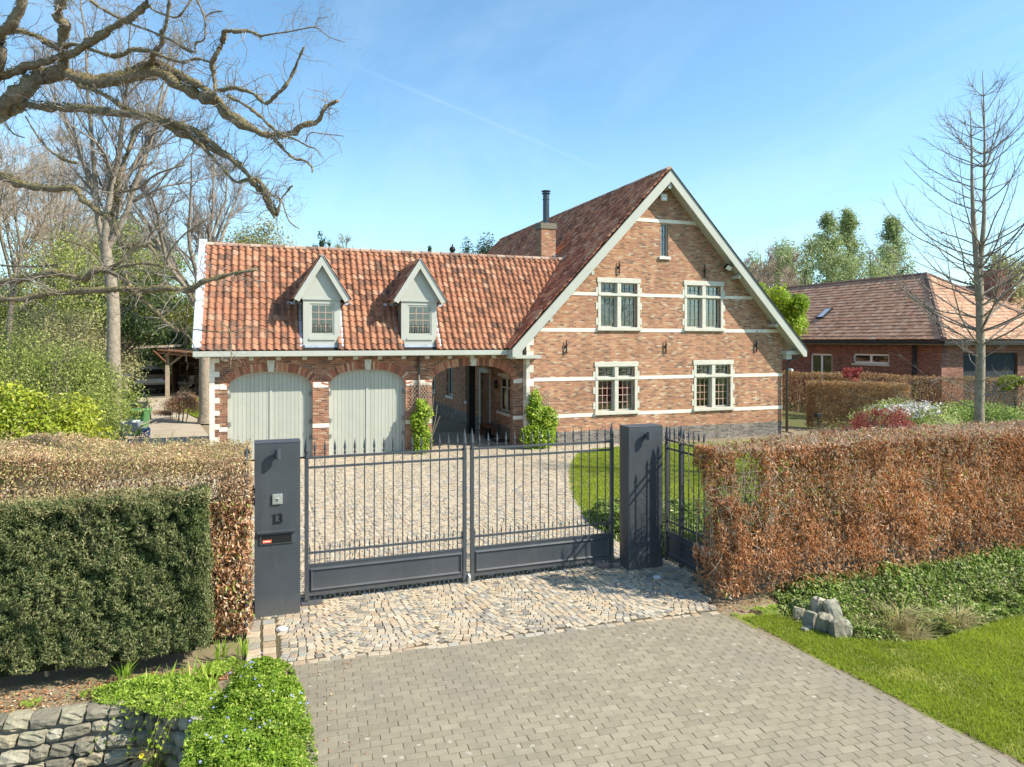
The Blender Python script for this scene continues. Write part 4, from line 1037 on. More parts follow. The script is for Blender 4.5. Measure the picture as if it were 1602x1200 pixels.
# garage doors of upright planks
for di, d in enumerate((D1, D2)):
    f = MB(); outer = arch_pts(d[0] + .001, d[1] - .001, d[2], d[3] - .001, 24); inn = arch_pts(d[0] + .05, d[1] - .05, d[2], d[3] - .05, 24)
    for q in range(24): f.prism([outer[q], outer[q + 1], inn[q + 1], inn[q]], YF + .12, YF + .22, 'y')
    f.box(d[0] + .001, d[0] + .05, YF + .12, YF + .22, .0, d[2]); f.box(d[1] - .05, d[1] - .001, YF + .12, YF + .22, .0, d[2])
    g_ = f.build('garage_door', M['paint'], house)
    cxm = (d[0] + d[1]) / 2; a = (d[1] - d[0]) / 2 - .05
    def top(x):
        t = min(.999, abs(x - cxm) / a); return d[2] + (d[3] - .05 - d[2]) * (1 - t ** 2.35) ** (1 / 2.35)
    n = 20; wpl = (2 * a) / n
    for k_ in range(n):
        x0_ = d[0] + .05 + k_ * wpl + .003; x1_ = x0_ + wpl - .006
        xs = np.linspace(x0_, x1_, 5)
        poly = [(x0_, .03)] + [(x1_, .03)] + [(float(v), top(v)) for v in xs[::-1]]
        MB().prism(poly, YF + .165 + random.uniform(-.0015, .0015), YF + .20, 'y').build('plank', M['plank'], g_)
    MB().box(cxm - .035, cxm + .035, YF + .145, YF + .163, .03, d[3] - .055).build('cover_strip', M['paint'], g_)
    MB().box(d[0] + .05, d[1] - .05, YF + .2005, YF + .215, .01, d[3] - .2).build('backing', M['paint_dark'], g_)
    for zh in (.55, 1.02, 1.85):
        for xh in (d[0] + .02, d[1] - .09): MB().box(xh, xh + .07, YF + .1, YF + .119, zh, zh + .13).build('hinge', M['paint_dark'], g_)
# downpipe, wall lamp of the wing
x, _ = wp(655, 620, YF - .06)
MB().tube([(x, YF - .07, 3.03), (x, YF - .07, .03)], .035, 10).build('downpipe', M['pipe'], house, smooth=True)
x, z = wp(353, 563, YF - .1)
MB().lathe([(0, 0), (.07, .0), (.09, .05), (.07, .1), (0, .11)], x, YF - .1, 12).build('wall_lamp', M['steel'], house, loc=(0, 0, z - .05))

# ------------------------------------------------------------------ dormers
def dormer(x0, x1):
    d = empty('dormer', parent=house)
    y0 = .10; zb = 3.37; ze = 4.74; mid = (x0 + x1) / 2; zp = 6.02; yo = y0 - .17; xo = .26
    yb = lambda z: YE + (z - ZE) / SL_W
    # cheeks
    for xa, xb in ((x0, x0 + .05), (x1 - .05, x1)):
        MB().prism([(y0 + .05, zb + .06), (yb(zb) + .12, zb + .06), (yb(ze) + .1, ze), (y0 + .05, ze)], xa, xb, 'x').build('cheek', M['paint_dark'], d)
    wx0, wx1, wz0, wz1 = x0 + .20, x1 - .17, 3.68, 4.60
    f = holed('front', rect(x0, x1, zb + .0, ze), [rect(wx0, wx1, wz0, wz1)], y0, y0 + .05, M['paint'], d)
    # gable triangle, recessed behind the bargeboards
    sl = (zp - (ze - .02)) / (mid - (x0 - xo))
    MB().prism([(x0 - .16, ze + .002), (x1 + .16, ze + .002), (mid, zp - .22)], y0 - .02, y0 + .04, 'y').build('gable_panel', M['paint'], d)
    MB().box(x0 - .03, x1 + .03, y0 - .035, y0 - .021, ze - .03, ze + .03).build('moulding', M['paint'], d)
    for sg in (-1, 1):
        xe = mid + sg * (mid - x0 + xo); b_ = MB()
        w = .155; v = w * math.sqrt(1 + sl * sl)
        b_.prism([(mid, zp), (xe, ze - .02), (xe - sg * w * .9, ze - .10), (mid, zp - v)], yo, yo + .035, 'y').build('bargeboard', M['paint'], d)
        MB().prism([(mid, zp - .03), (xe, ze - .05), (xe - sg * .03, ze - .08), (mid, zp - .09)], yo + .036, yb(ze) + .3, 'y').build('soffit', M['paint'], d)
        MB().prism([(mid, zp + .015), (xe + sg * .01, ze - .005), (xe + sg * .01, ze - .022), (mid, zp - .002)], yo - .02, yo + .5, 'y').build('drip_edge', M['lead'], d)
        # little roof
        us = np.array([-sg, 0, sl]); us = us / np.linalg.norm(us)
        Ls = math.hypot(mid - x0 + xo, zp - ze)
        ori = np.array([xe, yo + .02, ze - .02])
        p, r, s = slope_tiles(ori, (0, 1, 0), us, 11, int(Ls / .2) + 0, .2, Ls / int(Ls / .2), lambda p: p[:, 2] > ZE + SL_W * (p[:, 1] - YE) - .05)
        scatter('tile_field', TV, TF, p, r, s, M['tile'], d)['kind'] = 'stuff'
    MB().prism([(mid - .07, zp - .02), (mid, zp + .05), (mid + .07, zp - .02)], yo, yb(zp) + .1, 'y').build('ridge_cap', M['ridge'], d)
    # window
    MB().box(wx0 - .03, wx1 + .03, y0 - .03, y0 - .001, wz0 - .16, wz0 - .10).build('sill', M['paint'], d)
    fm = MB()
    for a_ in ((wx0, wx1, wz0, wz0 + .05), (wx0, wx1, wz1 - .05, wz1), (wx0, wx0 + .05, wz0 + .05, wz1 - .05), (wx1 - .05, wx1, wz0 + .05, wz1 - .05)): fm.box(a_[0], a_[1], y0 + .02, y0 + .06, a_[2], a_[3])
    fm.build('window_frame', M['paint'], d)
    g_ = MB(); X0, X1, Z0, Z1 = wx0 + .05, wx1 - .05, wz0 + .05, wz1 - .05
    for k_ in (1, 2): c = X0 + (X1 - X0) * k_ / 3; g_.box(c - .008, c + .008, y0 + .03, y0 + .045, Z0, Z1)
    for k_ in (1, 2, 3): c = Z0 + (Z1 - Z0) * k_ / 4; g_.box(X0, X1, y0 + .031, y0 + .044, c - .008, c + .008)
    g_.build('glazing_bars', M['muntin'], d)
    MB().box(X0 - .01, X1 + .01, y0 + .048, y0 + .053, Z0 - .01, Z1 + .01).build('pane', M['glass'], d)
    MB().box(x0 + .06, x1 - .06, y0 + .5, y0 + .51, 3.75, 4.7).build('room_wall', M['dark_room'], d)
    # small iron guard and lead work
    ig = MB()
    for k_ in range(9): xx = X0 + .02 + (X1 - X0 - .04) * k_ / 8; ig.tube([(xx, y0 + .012, Z0), (xx + .012 * (-1) ** k_, y0 + .012, Z0 + .26)], .006, 4)
    ig.box(X0, X1, y0 + .008, y0 + .016, Z0 + .03, Z0 + .04); ig.build('window_guard', M['iron'], d)
    MB().box(x0 + .04, x1 - .04, y0 - .05, y0 + .02, zb - .13, zb - .002).build('apron_flashing', M['lead'], d)
    for sg in (-1, 1):
        xa = x0 if sg < 0 else x1
        o0, o1 = (xa - .15, xa - .005) if sg < 0 else (xa + .005, xa + .15)
        MB().prism([(YE + .02, ZE + .09), (yb(4.75), 4.75 + .10), (yb(4.75), 4.75 + .13), (YE + .02, ZE + .14)], o0, o1, 'x').build('side_flashing', M['lead'], d)
        MB().box(min(xa, xa + sg * .42), max(xa, xa + sg * .42), yb(4.62) - .12, yb(4.62) + .05, 4.62 - .02, 4.62 + .06).build('side_flashing', M['lead'], d)
for a, c in DORM: dormer(a, c)

# ------------------------------------------------------------------ chimneys
ch = MB().box(1.98, 2.58, 3.55, 4.15, 5.9, 7.82).build('chimney', M['brick_main'], house)
MB().box(1.95, 2.61, 3.52, 4.18, 7.822, 8.04).build('cap', M['wallstone'], ch)
fl = MB(); fl.lathe([(.125, 8.04), (.125, 8.16), (.135, 8.16), (.135, 8.2), (.125, 8.2), (.125, 9.0), (.14, 9.0), (.14, 9.04), (.125, 9.04), (.125, 9.22), (.17, 9.24), (.17, 9.27), (.10, 9.27), (.10, 9.32), (.18, 9.33), (.18, 9.36), (0, 9.36)], 2.32, 3.9, 16)
fl.build('flue', M['flue'], ch, smooth=False)
MB().box(2.45, 2.7, 3.40, 3.54, 6.5, 6.8).build('flashing', M['lead'], ch)
ch2 = MB().box(-.20, .50, 9.6, 10.2, 4.0, 7.32).build('chimney', M['brick_wing'], house)
MB().box(-.26, .56, 9.54, 10.26, 7.322, 7.46).build('cap', M['wallstone'], ch2)
MB().lathe([(.14, 7.46), (.10, 7.52), (.06, 7.56), (.13, 7.64), (.15, 7.72), (.12, 7.80), (.04, 7.86), (.03, 7.95), (0, 7.97)], .15, 9.9, 12).build('finial', M['iron'], ch2, smooth=True)
# stone slabs leaning in the passage
for px, py in ((905, 0),): pass

# ------------------------------------------------------------------ gate
YG = -11.50
RAILS = (1.93, 1.80, 0.655)
bar_me = MB().tube([(0, 0, .48), (0, 0, 1.97)], .0085, 6).mesh('bar'); bar_me.materials.append(M['metal'])
fin_me = MB().lathe([(.008, 1.96), (.016, 1.975), (.016, 1.995), (.009, 2.0), (.011, 2.02), (.019, 2.045), (.013, 2.09), (0, 2.17)], sides=6).mesh('spear'); fin_me.materials.append(M['metal'])
sb = MB(); sb.tube([(0, 0, .48), (0, 0, .69)], .006, 5); sb.lathe([(.006, .685), (.013, .705), (.007, .74), (0, .79)], sides=5); sb_me = sb.mesh('short_bar'); sb_me.materials.append(M['metal'])
st_me = MB().tube([(0, 0, .035), (0, 0, .11)], .008, 5).mesh('bottom_stub'); st_me.materials.append(M['metal'])
def add(me, name, parent, loc):
    o = bpy.data.objects.new(name, me); o.location = loc; return link(o, parent)
def fence_bars(par, L, n, fins=True):
    pitch = L / (n + 1)
    for k_ in range(1, n + 1):
        b_ = add(bar_me, 'bar', par, (k_ * pitch, 0, 0)); add(fin_me, 'spear', b_, (0, 0, 0))
    for k_ in range(0, n + 1): add(sb_me, 'short_bar', par, ((k_ + .5) * pitch, 0, 0))
    for k_ in range(0, 2 * n + 1): add(st_me, 'bottom_stub', par, ((k_ + 1) * pitch / 2, 0, 0))
def rails_panel(par, L, x0=.02):
    for z in RAILS: MB().box(x0, L - x0, -.008, .008, z - .016, z + .016).build('rail', M['metal'], par, bevel=.003)
    x0 = .03
    MB().box(x0, L - x0, -.012, .012, .105, .485).build('panel', M['metal'], par)
    pn = MB()
    for sy in (-1,):
        o, i = (x0 + .035, .14, L - x0 - .035, .45), (x0 + .075, .18, L - x0 - .075, .41)
        m_ = tuple((a + c) / 2 for a, c in zip(o, i))
        y0, y1 = -.0125, -.034
        V = []
        for (xa, za, xb, zb), y in ((o, y0), (m_, y1), (i, y0)): V += [(xa, y, za), (xb, y, za), (xb, y, zb), (xa, y, zb)]
        F = [(r_ * 4 + k_, r_ * 4 + (k_ + 1) % 4, (r_ + 1) * 4 + (k_ + 1) % 4, (r_ + 1) * 4 + k_) for r_ in (0, 1) for k_ in range(4)]
        pn.add(V, F)
    pn.build('panel_moulding', M['metal'], par)
    MB().box(x0, L - x0, -.018, .018, .486, .504).build('rail', M['metal'], par); MB().box(x0, L - x0, -.018, .018, .086, .104).build('rail', M['metal'], par)
def stile(par, x, top=2.14, w=.026, spear=True):
    s_ = MB(); s_.box(x - w, x + w, -.026, .026, .03, top - .22)
    o = s_.build('stile', M['metal'], par, bevel=.003)
    MB().lathe([(w * 1.0, top - .219), (w * 1.25, top - .21), (w * 1.25, top - .18), (w * .8, top - .175), (w * .9, top - .15), (w * 1.35, top - .12), (w * .9, top - .03), (0, top + .10)], x, 0, 10).build('spear', M['metal'], o)
    return o
def leaf(x0, x1, lab):
    g_ = tag(empty('gate_leaf', (x0, YG, 0)), lab, 'gate', 'two leaves of the driveway gate')
    L = x1 - x0
    rails_panel(g_, L); fence_bars(g_, L, 16); stile(g_, .026); stile(g_, L - .026)
    return g_
g1 = leaf(-7.62, -5.375, 'left leaf of the dark grey iron gate, next to the post with the number 13')
g2 = leaf(-5.315, -2.99, 'right leaf of the dark grey iron gate, lawn seen through its bars')
st = MB().tube([(-5.345, YG - .05, 0), (-5.345, YG - .05, .09), (-5.345, YG - .02, .13)], .025, 8).build('gate_stop', M['steel'], None); tag(st, 'small metal gate stop on the setts where the two leaves meet', 'gate stop')
MB().box(-7.66, -7.40, YG - .14, YG + .1, -.05, .012).build('hinge_plate', M['metal'], g1, loc=(7.62, -YG, 0))
MB().box(-3.26, -2.94, YG - .16, YG + .12, -.05, .012).build('hinge_plate', M['metal'], g2, loc=(5.315, -YG, 0))

def pillar(x, y, w, d, h, lab):
    p_ = tag(empty('gate_pillar', (x, y, 0)), lab, 'gate pillar', 'dark grey pillars beside the gate')
    MB().box(0, w, 0, d, -.05, h - .012).build('shaft', M['metal'], p_, bevel=.006)
    MB().box(-.004, w + .004, -.004, d + .004, h - .0118, h).build('cap', M['metal'], p_, bevel=.003)
    l_ = MB().lathe([(0, h - .20), (.034, h - .20), (.036, h - .198), (.036, h - .075), (0, h - .07)], w * .50, -.085, 16).build('spot_lamp', M['metal'], p_, smooth=False)
    MB().box(w * .5 - .02, w * .5 + .02, -.055, 0, h - .16, h - .11).build('bracket', M['metal'], l_)
    return p_
pl = pillar(-8.245, -11.83, .555, .30, 2.205, 'tall dark grey pillar with intercom, number 13 and letter slot left of the gate')
pr = pillar(-2.90, -11.83, .60, .29, 2.185, 'tall plain dark grey pillar with one lamp, right of the gate by the brown hedge')
# intercom, number and letter slot on the left pillar
def on_p(px, py):
    x, z = wp(px, py, -11.83); return x + 8.245, z
x, z = on_p(434, 780.5)
ic = MB().box(x - .062, x + .062, -.022, 0, z - .065, z + .065).build('intercom', M['steel'], pl, bevel=.004)
MB().box(x - .048, x + .048, -.026, -.0225, z - .05, z + .05).build('front_plate', M['steel'], ic)
b_ = MB().lathe([(0, 0), (.026, 0), (.026, .006), (.014, .007), (.012, .012), (0, .012)], sides=16); me = b_.mesh('button'); me.materials.append(M['steel'])
o = add(me, 'ring', ic, (x, -.026, z + .0)); o.rotation_euler = (R(90), 0, 0)
MB().box(x - .008, x + .008, -.042, -.036, z - .01, z + .008).build('button', M['black'], ic)
x, z = on_p(433.5, 811)
num = empty('house_number', (x, 0, z), parent=pl)
def glyph(polys, nm):
    b_ = MB()
    for p_ in polys: b_.prism(p_, -.010, -.0005, 'y')
    return b_.build(nm, M['black'], num)
S_ = .066
one = [[(-.80, -1), (-.10, -1), (-.10, -.88), (-.80, -.88)], [(-.62, -.88), (-.28, -.88), (-.28, .95), (-.62, .80)], [(-.95, .52), (-.62, .66), (-.62, .80), (-.95, .64)]]
glyph([[(a * S_, c * S_) for a, c in p_] for p_ in one], 'digit_one')
def arc(cx_, cz, r0, r1, a0, a1, n=12):
    out = []
    for k_ in range(n):
        q0, q1 = R(a0 + (a1 - a0) * k_ / n), R(a0 + (a1 - a0) * (k_ + 1) / n)
        def th_(q): return 1.0
        out.append([(cx_ + r0 * math.cos(q0), cz + r0 * math.sin(q0)), (cx_ + r1 * math.cos(q0), cz + r1 * math.sin(q0)), (cx_ + r1 * math.cos(q1), cz + r1 * math.sin(q1)), (cx_ + r0 * math.cos(q1), cz + r0 * math.sin(q1))])
    return out
three = arc(.48, .46, .22, .50, 160, -95) + arc(.46, -.42, .28, .58, 95, -165)
glyph([[(a * S_, c * S_) for a, c in p_] for p_ in three], 'digit_three')
xa, za = on_p(406, 834); xb, zb = on_p(460, 832); zlo = za - .155
sl_ = MB(); sl_.box(xa, xb, -.016, -.001, zlo, za - .0)
sl_ = sl_.build('letter_slot', M['metal'], pl, bevel=.003)
MB().box(xa + .03, xb - .03, -.022, -.0165, zlo + .02, za - .035).build('flap', M['black'], sl_, bevel=.002)
MB().prism([(-.0165, za - .012), (-.048, za - .006), (-.050, za + .010), (-.001, za + .018), (-.001, za - .008)], xa - .03, xb + .015, 'x').build('hood', M['metal'], sl_)
tg = MB().box(xa + .035, xa + .145, -.025, -.0225, zlo + .025, zlo + .065).build('sticker', M['orange'], sl_)
tx = MB()
for k_ in range(5): tx.box(xa + .045 + k_ * .018, xa + .057 + k_ * .018, -.026, -.0252, zlo + .037, zlo + .037 + (.018 if k_ % 2 else .012))
tx.build('print', M['whiteplastic'], tg)

# fences that turn towards the street on both sides
def side_fence(x, y0, L, lab, n):
    f = tag(empty('iron_fence', (x, y0, 0), -PI / 2), lab, 'fence', 'short iron fences beside the gate pillars')
    rails_panel(f, L); fence_bars(f, L, n); stile(f, .04, 2.08); return f
fr = side_fence(-2.12, -11.62, 1.15, 'short run of iron fence between right gate pillar and brown hedge', 8)
stile(fr, .44, 2.12)
fl_ = side_fence(-8.33, -11.72, .72, 'end of iron fence buried in the brown hedge left of the number 13 pillar', 4)
stile(fl_, .56, 2.12)
MB().tube([(.56, 0, 1.62), (.56, -.62, 1.62)], .018, 8).build('rail', M['metal'], fl_)
MB().tube([(.56, 0, 1.30), (.56, -.05, 1.30)], .03, 8).build('collar', M['metal'], fl_)

# ------------------------------------------------------------------ hedges
def shoots(par, off, x0, x1, y0, y1, z, n, mat, h=(.03, .16)):
    st = np.stack([rng.uniform(x0, x1, n), rng.uniform(y0, y1, n), np.full(n, z)], 1)
    Pt, Rd = grow(st, np.array([[0, 0, 1.0]]) + rng.normal(0, .4, (n, 3)), rng.uniform(*h, n), np.full(n, .003), np.full(n, .0012), 3, .2)
    tubes('top_shoots', Pt + off, Rd, 3, mat, par)['kind'] = 'stuff'
def slab_points(n, x0, x1, y0, y1, z0, z1, faces, deep=.25, bulge=.06, seed=0):
    """points near the given faces of a clipped hedge: F front (-y), B back, T top, L, Rt"""
    areas = dict(F=(x1 - x0) * (z1 - z0), B=(x1 - x0) * (z1 - z0), T=(x1 - x0) * (y1 - y0), L=(y1 - y0) * (z1 - z0), Rt=(y1 - y0) * (z1 - z0))
    tot = sum(areas[f] * w for f, w in faces.items()); out = []; nr = []; tp = []
    for f, w in faces.items():
        m = int(n * areas[f] * w / tot); a = rng.random(m); b_ = rng.random(m); d = rng.random(m) ** 1.6 * deep
        X = x0 + (x1 - x0) * a; Y = y0 + (y1 - y0) * a; Z = z0 + (z1 - z0) * b_
        if f == 'F': p_ = np.stack([X, y0 + d, Z], 1); nn = (0, -1, 0)
        elif f == 'B': p_ = np.stack([X, y1 - d, Z], 1); nn = (0, 1, 0)
        elif f == 'T': p_ = np.stack([X, y0 + (y1 - y0) * b_, z1 - d * .7], 1); nn = (0, 0, 1)
        elif f == 'L': p_ = np.stack([x0 + d, Y, Z], 1); nn = (-1, 0, 0)
        else: p_ = np.stack([x1 - d, Y, Z], 1); nn = (1, 0, 0)
        bu = (vnoise(p_, 2.2, seed) - .5) * 2 * bulge + (vnoise(p_, 7, seed + 1) - .5) * 1.6 * bulge
        p_ = p_ + np.array(nn) * bu[:, None]
        out.append(p_); nr.append(np.broadcast_to(np.array(nn, float), (m, 3))); tp.append(np.full(m, f == 'T'))
    return np.concatenate(out), np.concatenate(nr), np.concatenate(tp)
def stems(name, x0, x1, y0, y1, z1, n, par, rad=.012, mat=None, lean=.12, cross=True):
    st = np.stack([rng.uniform(x0, x1, n), rng.uniform(y0, y1, n), np.full(n, 0.0)], 1)
    Pt, Rd = grow(st, np.array([[0, 0, 1.0]]) + rng.normal(0, .1, (n, 3)), np.full(n, z1) * rng.uniform(.85, 1.0, n), np.full(n, rad), np.full(n, rad * .4), 6, lean)
    Pt[..., 0] = np.clip(Pt[..., 0], x0 - .05, x1 + .05); Pt[..., 1] = np.clip(Pt[..., 1], y0 - .1, y1 + .1)
    sets = [(Pt, Rd, 4)]
    if cross:
        s_, d_, r_, t_, _ = offshoots(Pt, Rd, 7, (.6, 1.3), .1); P2, R2 = grow(s_, d_, rng.uniform(.2, .5, len(s_)), r_ * .5, r_ * .2, 4, .2, .05)
        P2[..., 0] = np.clip(P2[..., 0], x0 - .1, x1 + .1); P2[..., 1] = np.clip(P2[..., 1], y0 - .12, y1 + .12); P2[..., 2] = np.clip(P2[..., 2], 0, z1)
        sets.append((P2, R2, 3))
    o = obj(name, tubes_mesh(name, sets), mat or M['twig'], par, smooth=True); o['kind'] = 'stuff'; return o
# right beech hedge along the street
hb = tag(empty('beech_hedge', (3, -12.9, 0)), 'long clipped beech hedge with dry copper brown leaves right of the gate', 'hedge')
hb_off = (-3, 12.9, 0)
HX0, HX1, HY0, HY1, HZ = -2.39, 9.2, -13.42, -12.25, 2.02
p_, n_, t_ = slab_points(200000, HX0, HX1, HY0, HY1, 0.08, HZ, dict(F=1.15, T=.75, L=2.0, B=.25), .42, .07, 1)
# the near end leans out at the foot; the face steps back to the right
lo_ = np.clip(1 - p_[:, 2] / 1.2, 0, 1); p_[:, 1] -= .10 * lo_ * (p_[:, 1] < -12.9); p_[:, 2] += (vnoise(p_, 1.1, 3) - .5) * .05 * (p_[:, 2] > 1.7)
hole_ = ((p_[:, 0] < -1.65) & (p_[:, 2] > .65) | (vnoise(p_ * [1, .4, .6], 5.5, 44) < .20)) & (vnoise(p_, 5.0, 9) < .62) | (p_[:, 0] < -9)  #  & (vnoise(p_, 5.0, 9) < .60) & (p_[:, 2] > .65)    # thin at the near end, the lawn shows through
ragged = (p_[:, 2] < .25 + .25 * vnoise(p_ * [1, 1, 0], 3, 4)) & (rng.random(len(p_)) < .6)
k = ~hole_ & ~ragged & ~((p_[:, 0] < -.7) & (p_[:, 1] > -12.62 + (p_[:, 0] + .7) * .12)); p_, n_, t_ = p_[k], n_[k], t_[k]
side = ~t_
r_ = np.clip(.42 * vnoise(p_, 2.6, 2) + .62 * rng.random(len(p_)), 0, .95); gm_ = (vnoise(p_, 3.4, 46) > .66) & (rng.random(len(p_)) < .30); r_[gm_] = .96 + .04 * rng.random(gm_.sum())
leaves('leaf_mass', p_[side] + hb_off, n_[side], .056, .40, M['beech'], hb, .9, (0, -.2, -1.3), r_[side])['kind'] = 'stuff'
leaves('top_leaf_mass', p_[t_] + hb_off, n_[t_], .050, .45, M['beech_light'] if 'beech_light' in M else M['beech'], hb, .9, (0, 0, .6), np.clip(r_[t_] + .15, 0, 1))['kind'] = 'stuff'
stems('stems', HX0 + .15, HX1 - .1, HY0 + .3, HY1 - .25, HZ - .05, 110, hb).location = hb_off
shoots(hb, hb_off, HX0, HX1, HY0 - .02, HY1, HZ - .04, 3800, M['twig'])
# fine grey twigs showing through the face
n = 1500; st = np.stack([rng.uniform(HX0, 6, n), rng.uniform(HY0 - .03, HY0 + .12, n), rng.uniform(.15, HZ - .1, n)], 1)
Pt, Rd = grow(st, rng.normal(0, 1, (n, 3)) * [1, .15, .8] + [0, 0, .5], rng.uniform(.12, .4, n), np.full(n, .0035), np.full(n, .0012), 4, .2)
tubes('face_twigs', Pt + hb_off, Rd, 3, M['twig'], hb)['kind'] = 'stuff'
# twiggy near end
stems('end_twigs', HX0 + .10, HX0 + .75, HY0 + .1, HY1 - .1, HZ, 26, hb, .009, lean=.12).location = hb_off

# left beech hedge behind and beside the yew
hl_ = tag(empty('beech_hedge', (-11, -11.6, 0)), 'beech hedge with pale brown spring buds, behind the dark green yew hedge', 'hedge')
ho = (11, 11.6, 0)
p_, n_, t_ = slab_points(175000, -14.5, -8.30, -12.42, -10.75, .05, 2.10, dict(F=1.25, T=1.5, Rt=.9, B=.2), .34, .07, 5)
k = ((p_[:, 0] > -9.1) | (p_[:, 2] > 1.0)); p_, n_, t_ = p_[k], n_[k], t_[k]
p_[:, 2] += (np.clip((-8.6 - p_[:, 0]) / 2.2, 0, 1) * .20 + (vnoise(p_, 1.2, 6) - .5) * .10) * (p_[:, 2] > 1.3)
low = (p_[:, 2] < 1.62)
r_ = np.clip(.4 * vnoise(p_, 2.6, 2) + .6 * rng.random(len(p_)), 0, 1)
leaves('leaf_mass', p_[low] + ho, n_[low], .056, .45, M['beech'], hl_, .75, (0, -.1, -1.4), np.clip(r_[low] + .22, 0, 1))['kind'] = 'stuff'
u_ = ~low
leaves('top_leaf_mass', p_[u_] + ho, n_[u_], .036, .36, M['beech_top'], hl_, .9, (0, 0, .8), r_[u_])['kind'] = 'stuff'
stems('stems', -16, -8.6, -12.2, -10.9, 2.0, 90, hl_).location = ho
# shoots standing out of the top
n = 2600; st = np.stack([rng.uniform(-15, -8.5, n), rng.uniform(-12.4, -10.8, n), np.full(n, 1.95)], 1); st[:, 2] += np.clip((-8.6 - st[:, 0]) / 2.2, 0, 1) * .2
Pt, Rd = grow(st, np.array([[0, 0, 1.0]]) + rng.normal(0, .45, (n, 3)), rng.uniform(.1, .30, n), np.full(n, .004), np.full(n, .0015), 3, .15)
tubes('top_shoots', Pt + ho, Rd, 3, M['twig_olive'], hl_)['kind'] = 'stuff'
leaves('shoot_buds', (Pt[:, 1:] + ho).reshape(-1, 3), np.broadcast_to([0, 0, 1.0], (2 * n, 3)), .034, .4, M['beech_top'], hl_, 1.0, (0, 0, 1))['kind'] = 'stuff'

# yew hedge
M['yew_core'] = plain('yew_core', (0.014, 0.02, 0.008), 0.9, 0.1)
yw = tag(empty('yew_hedge', (-11, -12.8, 0)), 'dense dark green clipped yew hedge above the low stone wall', 'hedge')
yo_ = (11, 12.8, 0)
YX0, YX1, YY0, YY1, YZ = -15, -8.70, -12.98, -12.42, 1.86
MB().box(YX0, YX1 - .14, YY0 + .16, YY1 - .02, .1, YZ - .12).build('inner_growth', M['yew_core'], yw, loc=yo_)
p_, n_, t_ = slab_points(330000, YX0, YX1, YY0, YY1, .04, YZ, dict(F=1.1, T=.8, Rt=1.3), .13, .05, 11)
p_[:, 1] -= .06 * np.clip(1 - p_[:, 2] / 1.0, 0, 1)
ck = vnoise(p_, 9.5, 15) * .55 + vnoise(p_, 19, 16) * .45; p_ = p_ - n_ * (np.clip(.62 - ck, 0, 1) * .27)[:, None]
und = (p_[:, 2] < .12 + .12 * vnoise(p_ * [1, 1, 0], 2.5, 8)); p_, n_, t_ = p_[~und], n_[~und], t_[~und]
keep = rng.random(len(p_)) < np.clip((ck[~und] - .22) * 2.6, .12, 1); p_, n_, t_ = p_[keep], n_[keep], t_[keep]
r_ = np.clip(.30 * vnoise(p_, 3, 13) + .45 * rng.random(len(p_)) + .5 * (ck[~und][keep] - .3), 0, 1)  # recessed needles darker, outer clumps lighter: pocket shade put into the colour
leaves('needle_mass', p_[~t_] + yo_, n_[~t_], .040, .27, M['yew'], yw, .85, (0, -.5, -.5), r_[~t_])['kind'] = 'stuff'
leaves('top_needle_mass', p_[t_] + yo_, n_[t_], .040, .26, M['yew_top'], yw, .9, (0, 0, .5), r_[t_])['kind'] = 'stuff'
stems('stems', YX0, YX1 - .3, YY0 + .25, YY1 - .15, .5, 24, yw, .02, lean=.04, cross=False).location = yo_

# ------------------------------------------------------------------ low stone walls of the two ditch ends
def stone_mesh(seed):
    g = np.random.default_rng(seed); bm = bmesh.new(); bmesh.ops.create_cube(bm, size=1); bmesh.ops.subdivide_edges(bm, edges=bm.edges[:], cuts=2, use_grid_fill=True)
    for v in bm.verts:
        l = v.co.length; v.co = v.co * (1 - .20 * (l - .5) / .366) if l > .5 else v.co
        v.co += Vector(g.normal(0, .03, 3))
    me = bpy.data.meshes.new('stone'); bm.to_mesh(me); bm.free(); me.materials.append(M['wallstone'])
    return me
SM = [stone_mesh(s_) for s_ in range(9)]
def stone_wall(name, x, y, ang, L, ztop, rows, lab, hs=(.09, .17), ws=(.10, .25), cat='wall'):
    w = tag(empty(name, (x, y, 0), ang), lab, cat)
    H = 0; zt = ztop
    MB().box(0, L, .025, .25, ztop - 1.15, ztop - .05).build('mortar_core', M['mortar_dark'], w)
    for r_ in range(rows):
        h = random.uniform(*hs); xx = -random.uniform(0, .15)
        while xx < L:
            wd = random.uniform(*ws)
            me = random.choice(SM)
            o = bpy.data.objects.new('stone', me); link(o, w)
            o.location = (xx + wd / 2, .08 + random.uniform(-.02, .02) + r_ * -.012, zt - h / 2 + random.uniform(-.012, .012)); o.scale = (wd * 1.04, .22, h * random.uniform(.82, 1.0)); o.rotation_euler = (random.gauss(0, .05), random.gauss(0, .07), random.gauss(0, .05))
            xx += wd
        zt -= h + .006
    return w
M['mortar_dark'] = plain('mortar_dark', (0.22, 0.195, 0.155), 0.95, 0.1, 0.3, 8, bump=0.01, bscale=30)
stone_wall('stone_wall', -13.2, -13.62, 0, 4.0, .02, 8, 'low mossy grey stone wall at the ditch below the yew hedge')
stone_wall('stone_wall', -9.18, -13.62, R(-52), .95, .03, 8, 'shaded end of the stone wall turning under the green ground cover')
stone_wall('stone_wall', -8.62, -14.38, R(-88), 3.0, -.02, 8, 'stone side of the ditch in shade below the periwinkle')
hw = tag(empty('rock_outcrop', (-1.70, -14.25, 0)), 'small overgrown patch of rough grey rocks at the lawn edge under the brown hedge', 'rocks')
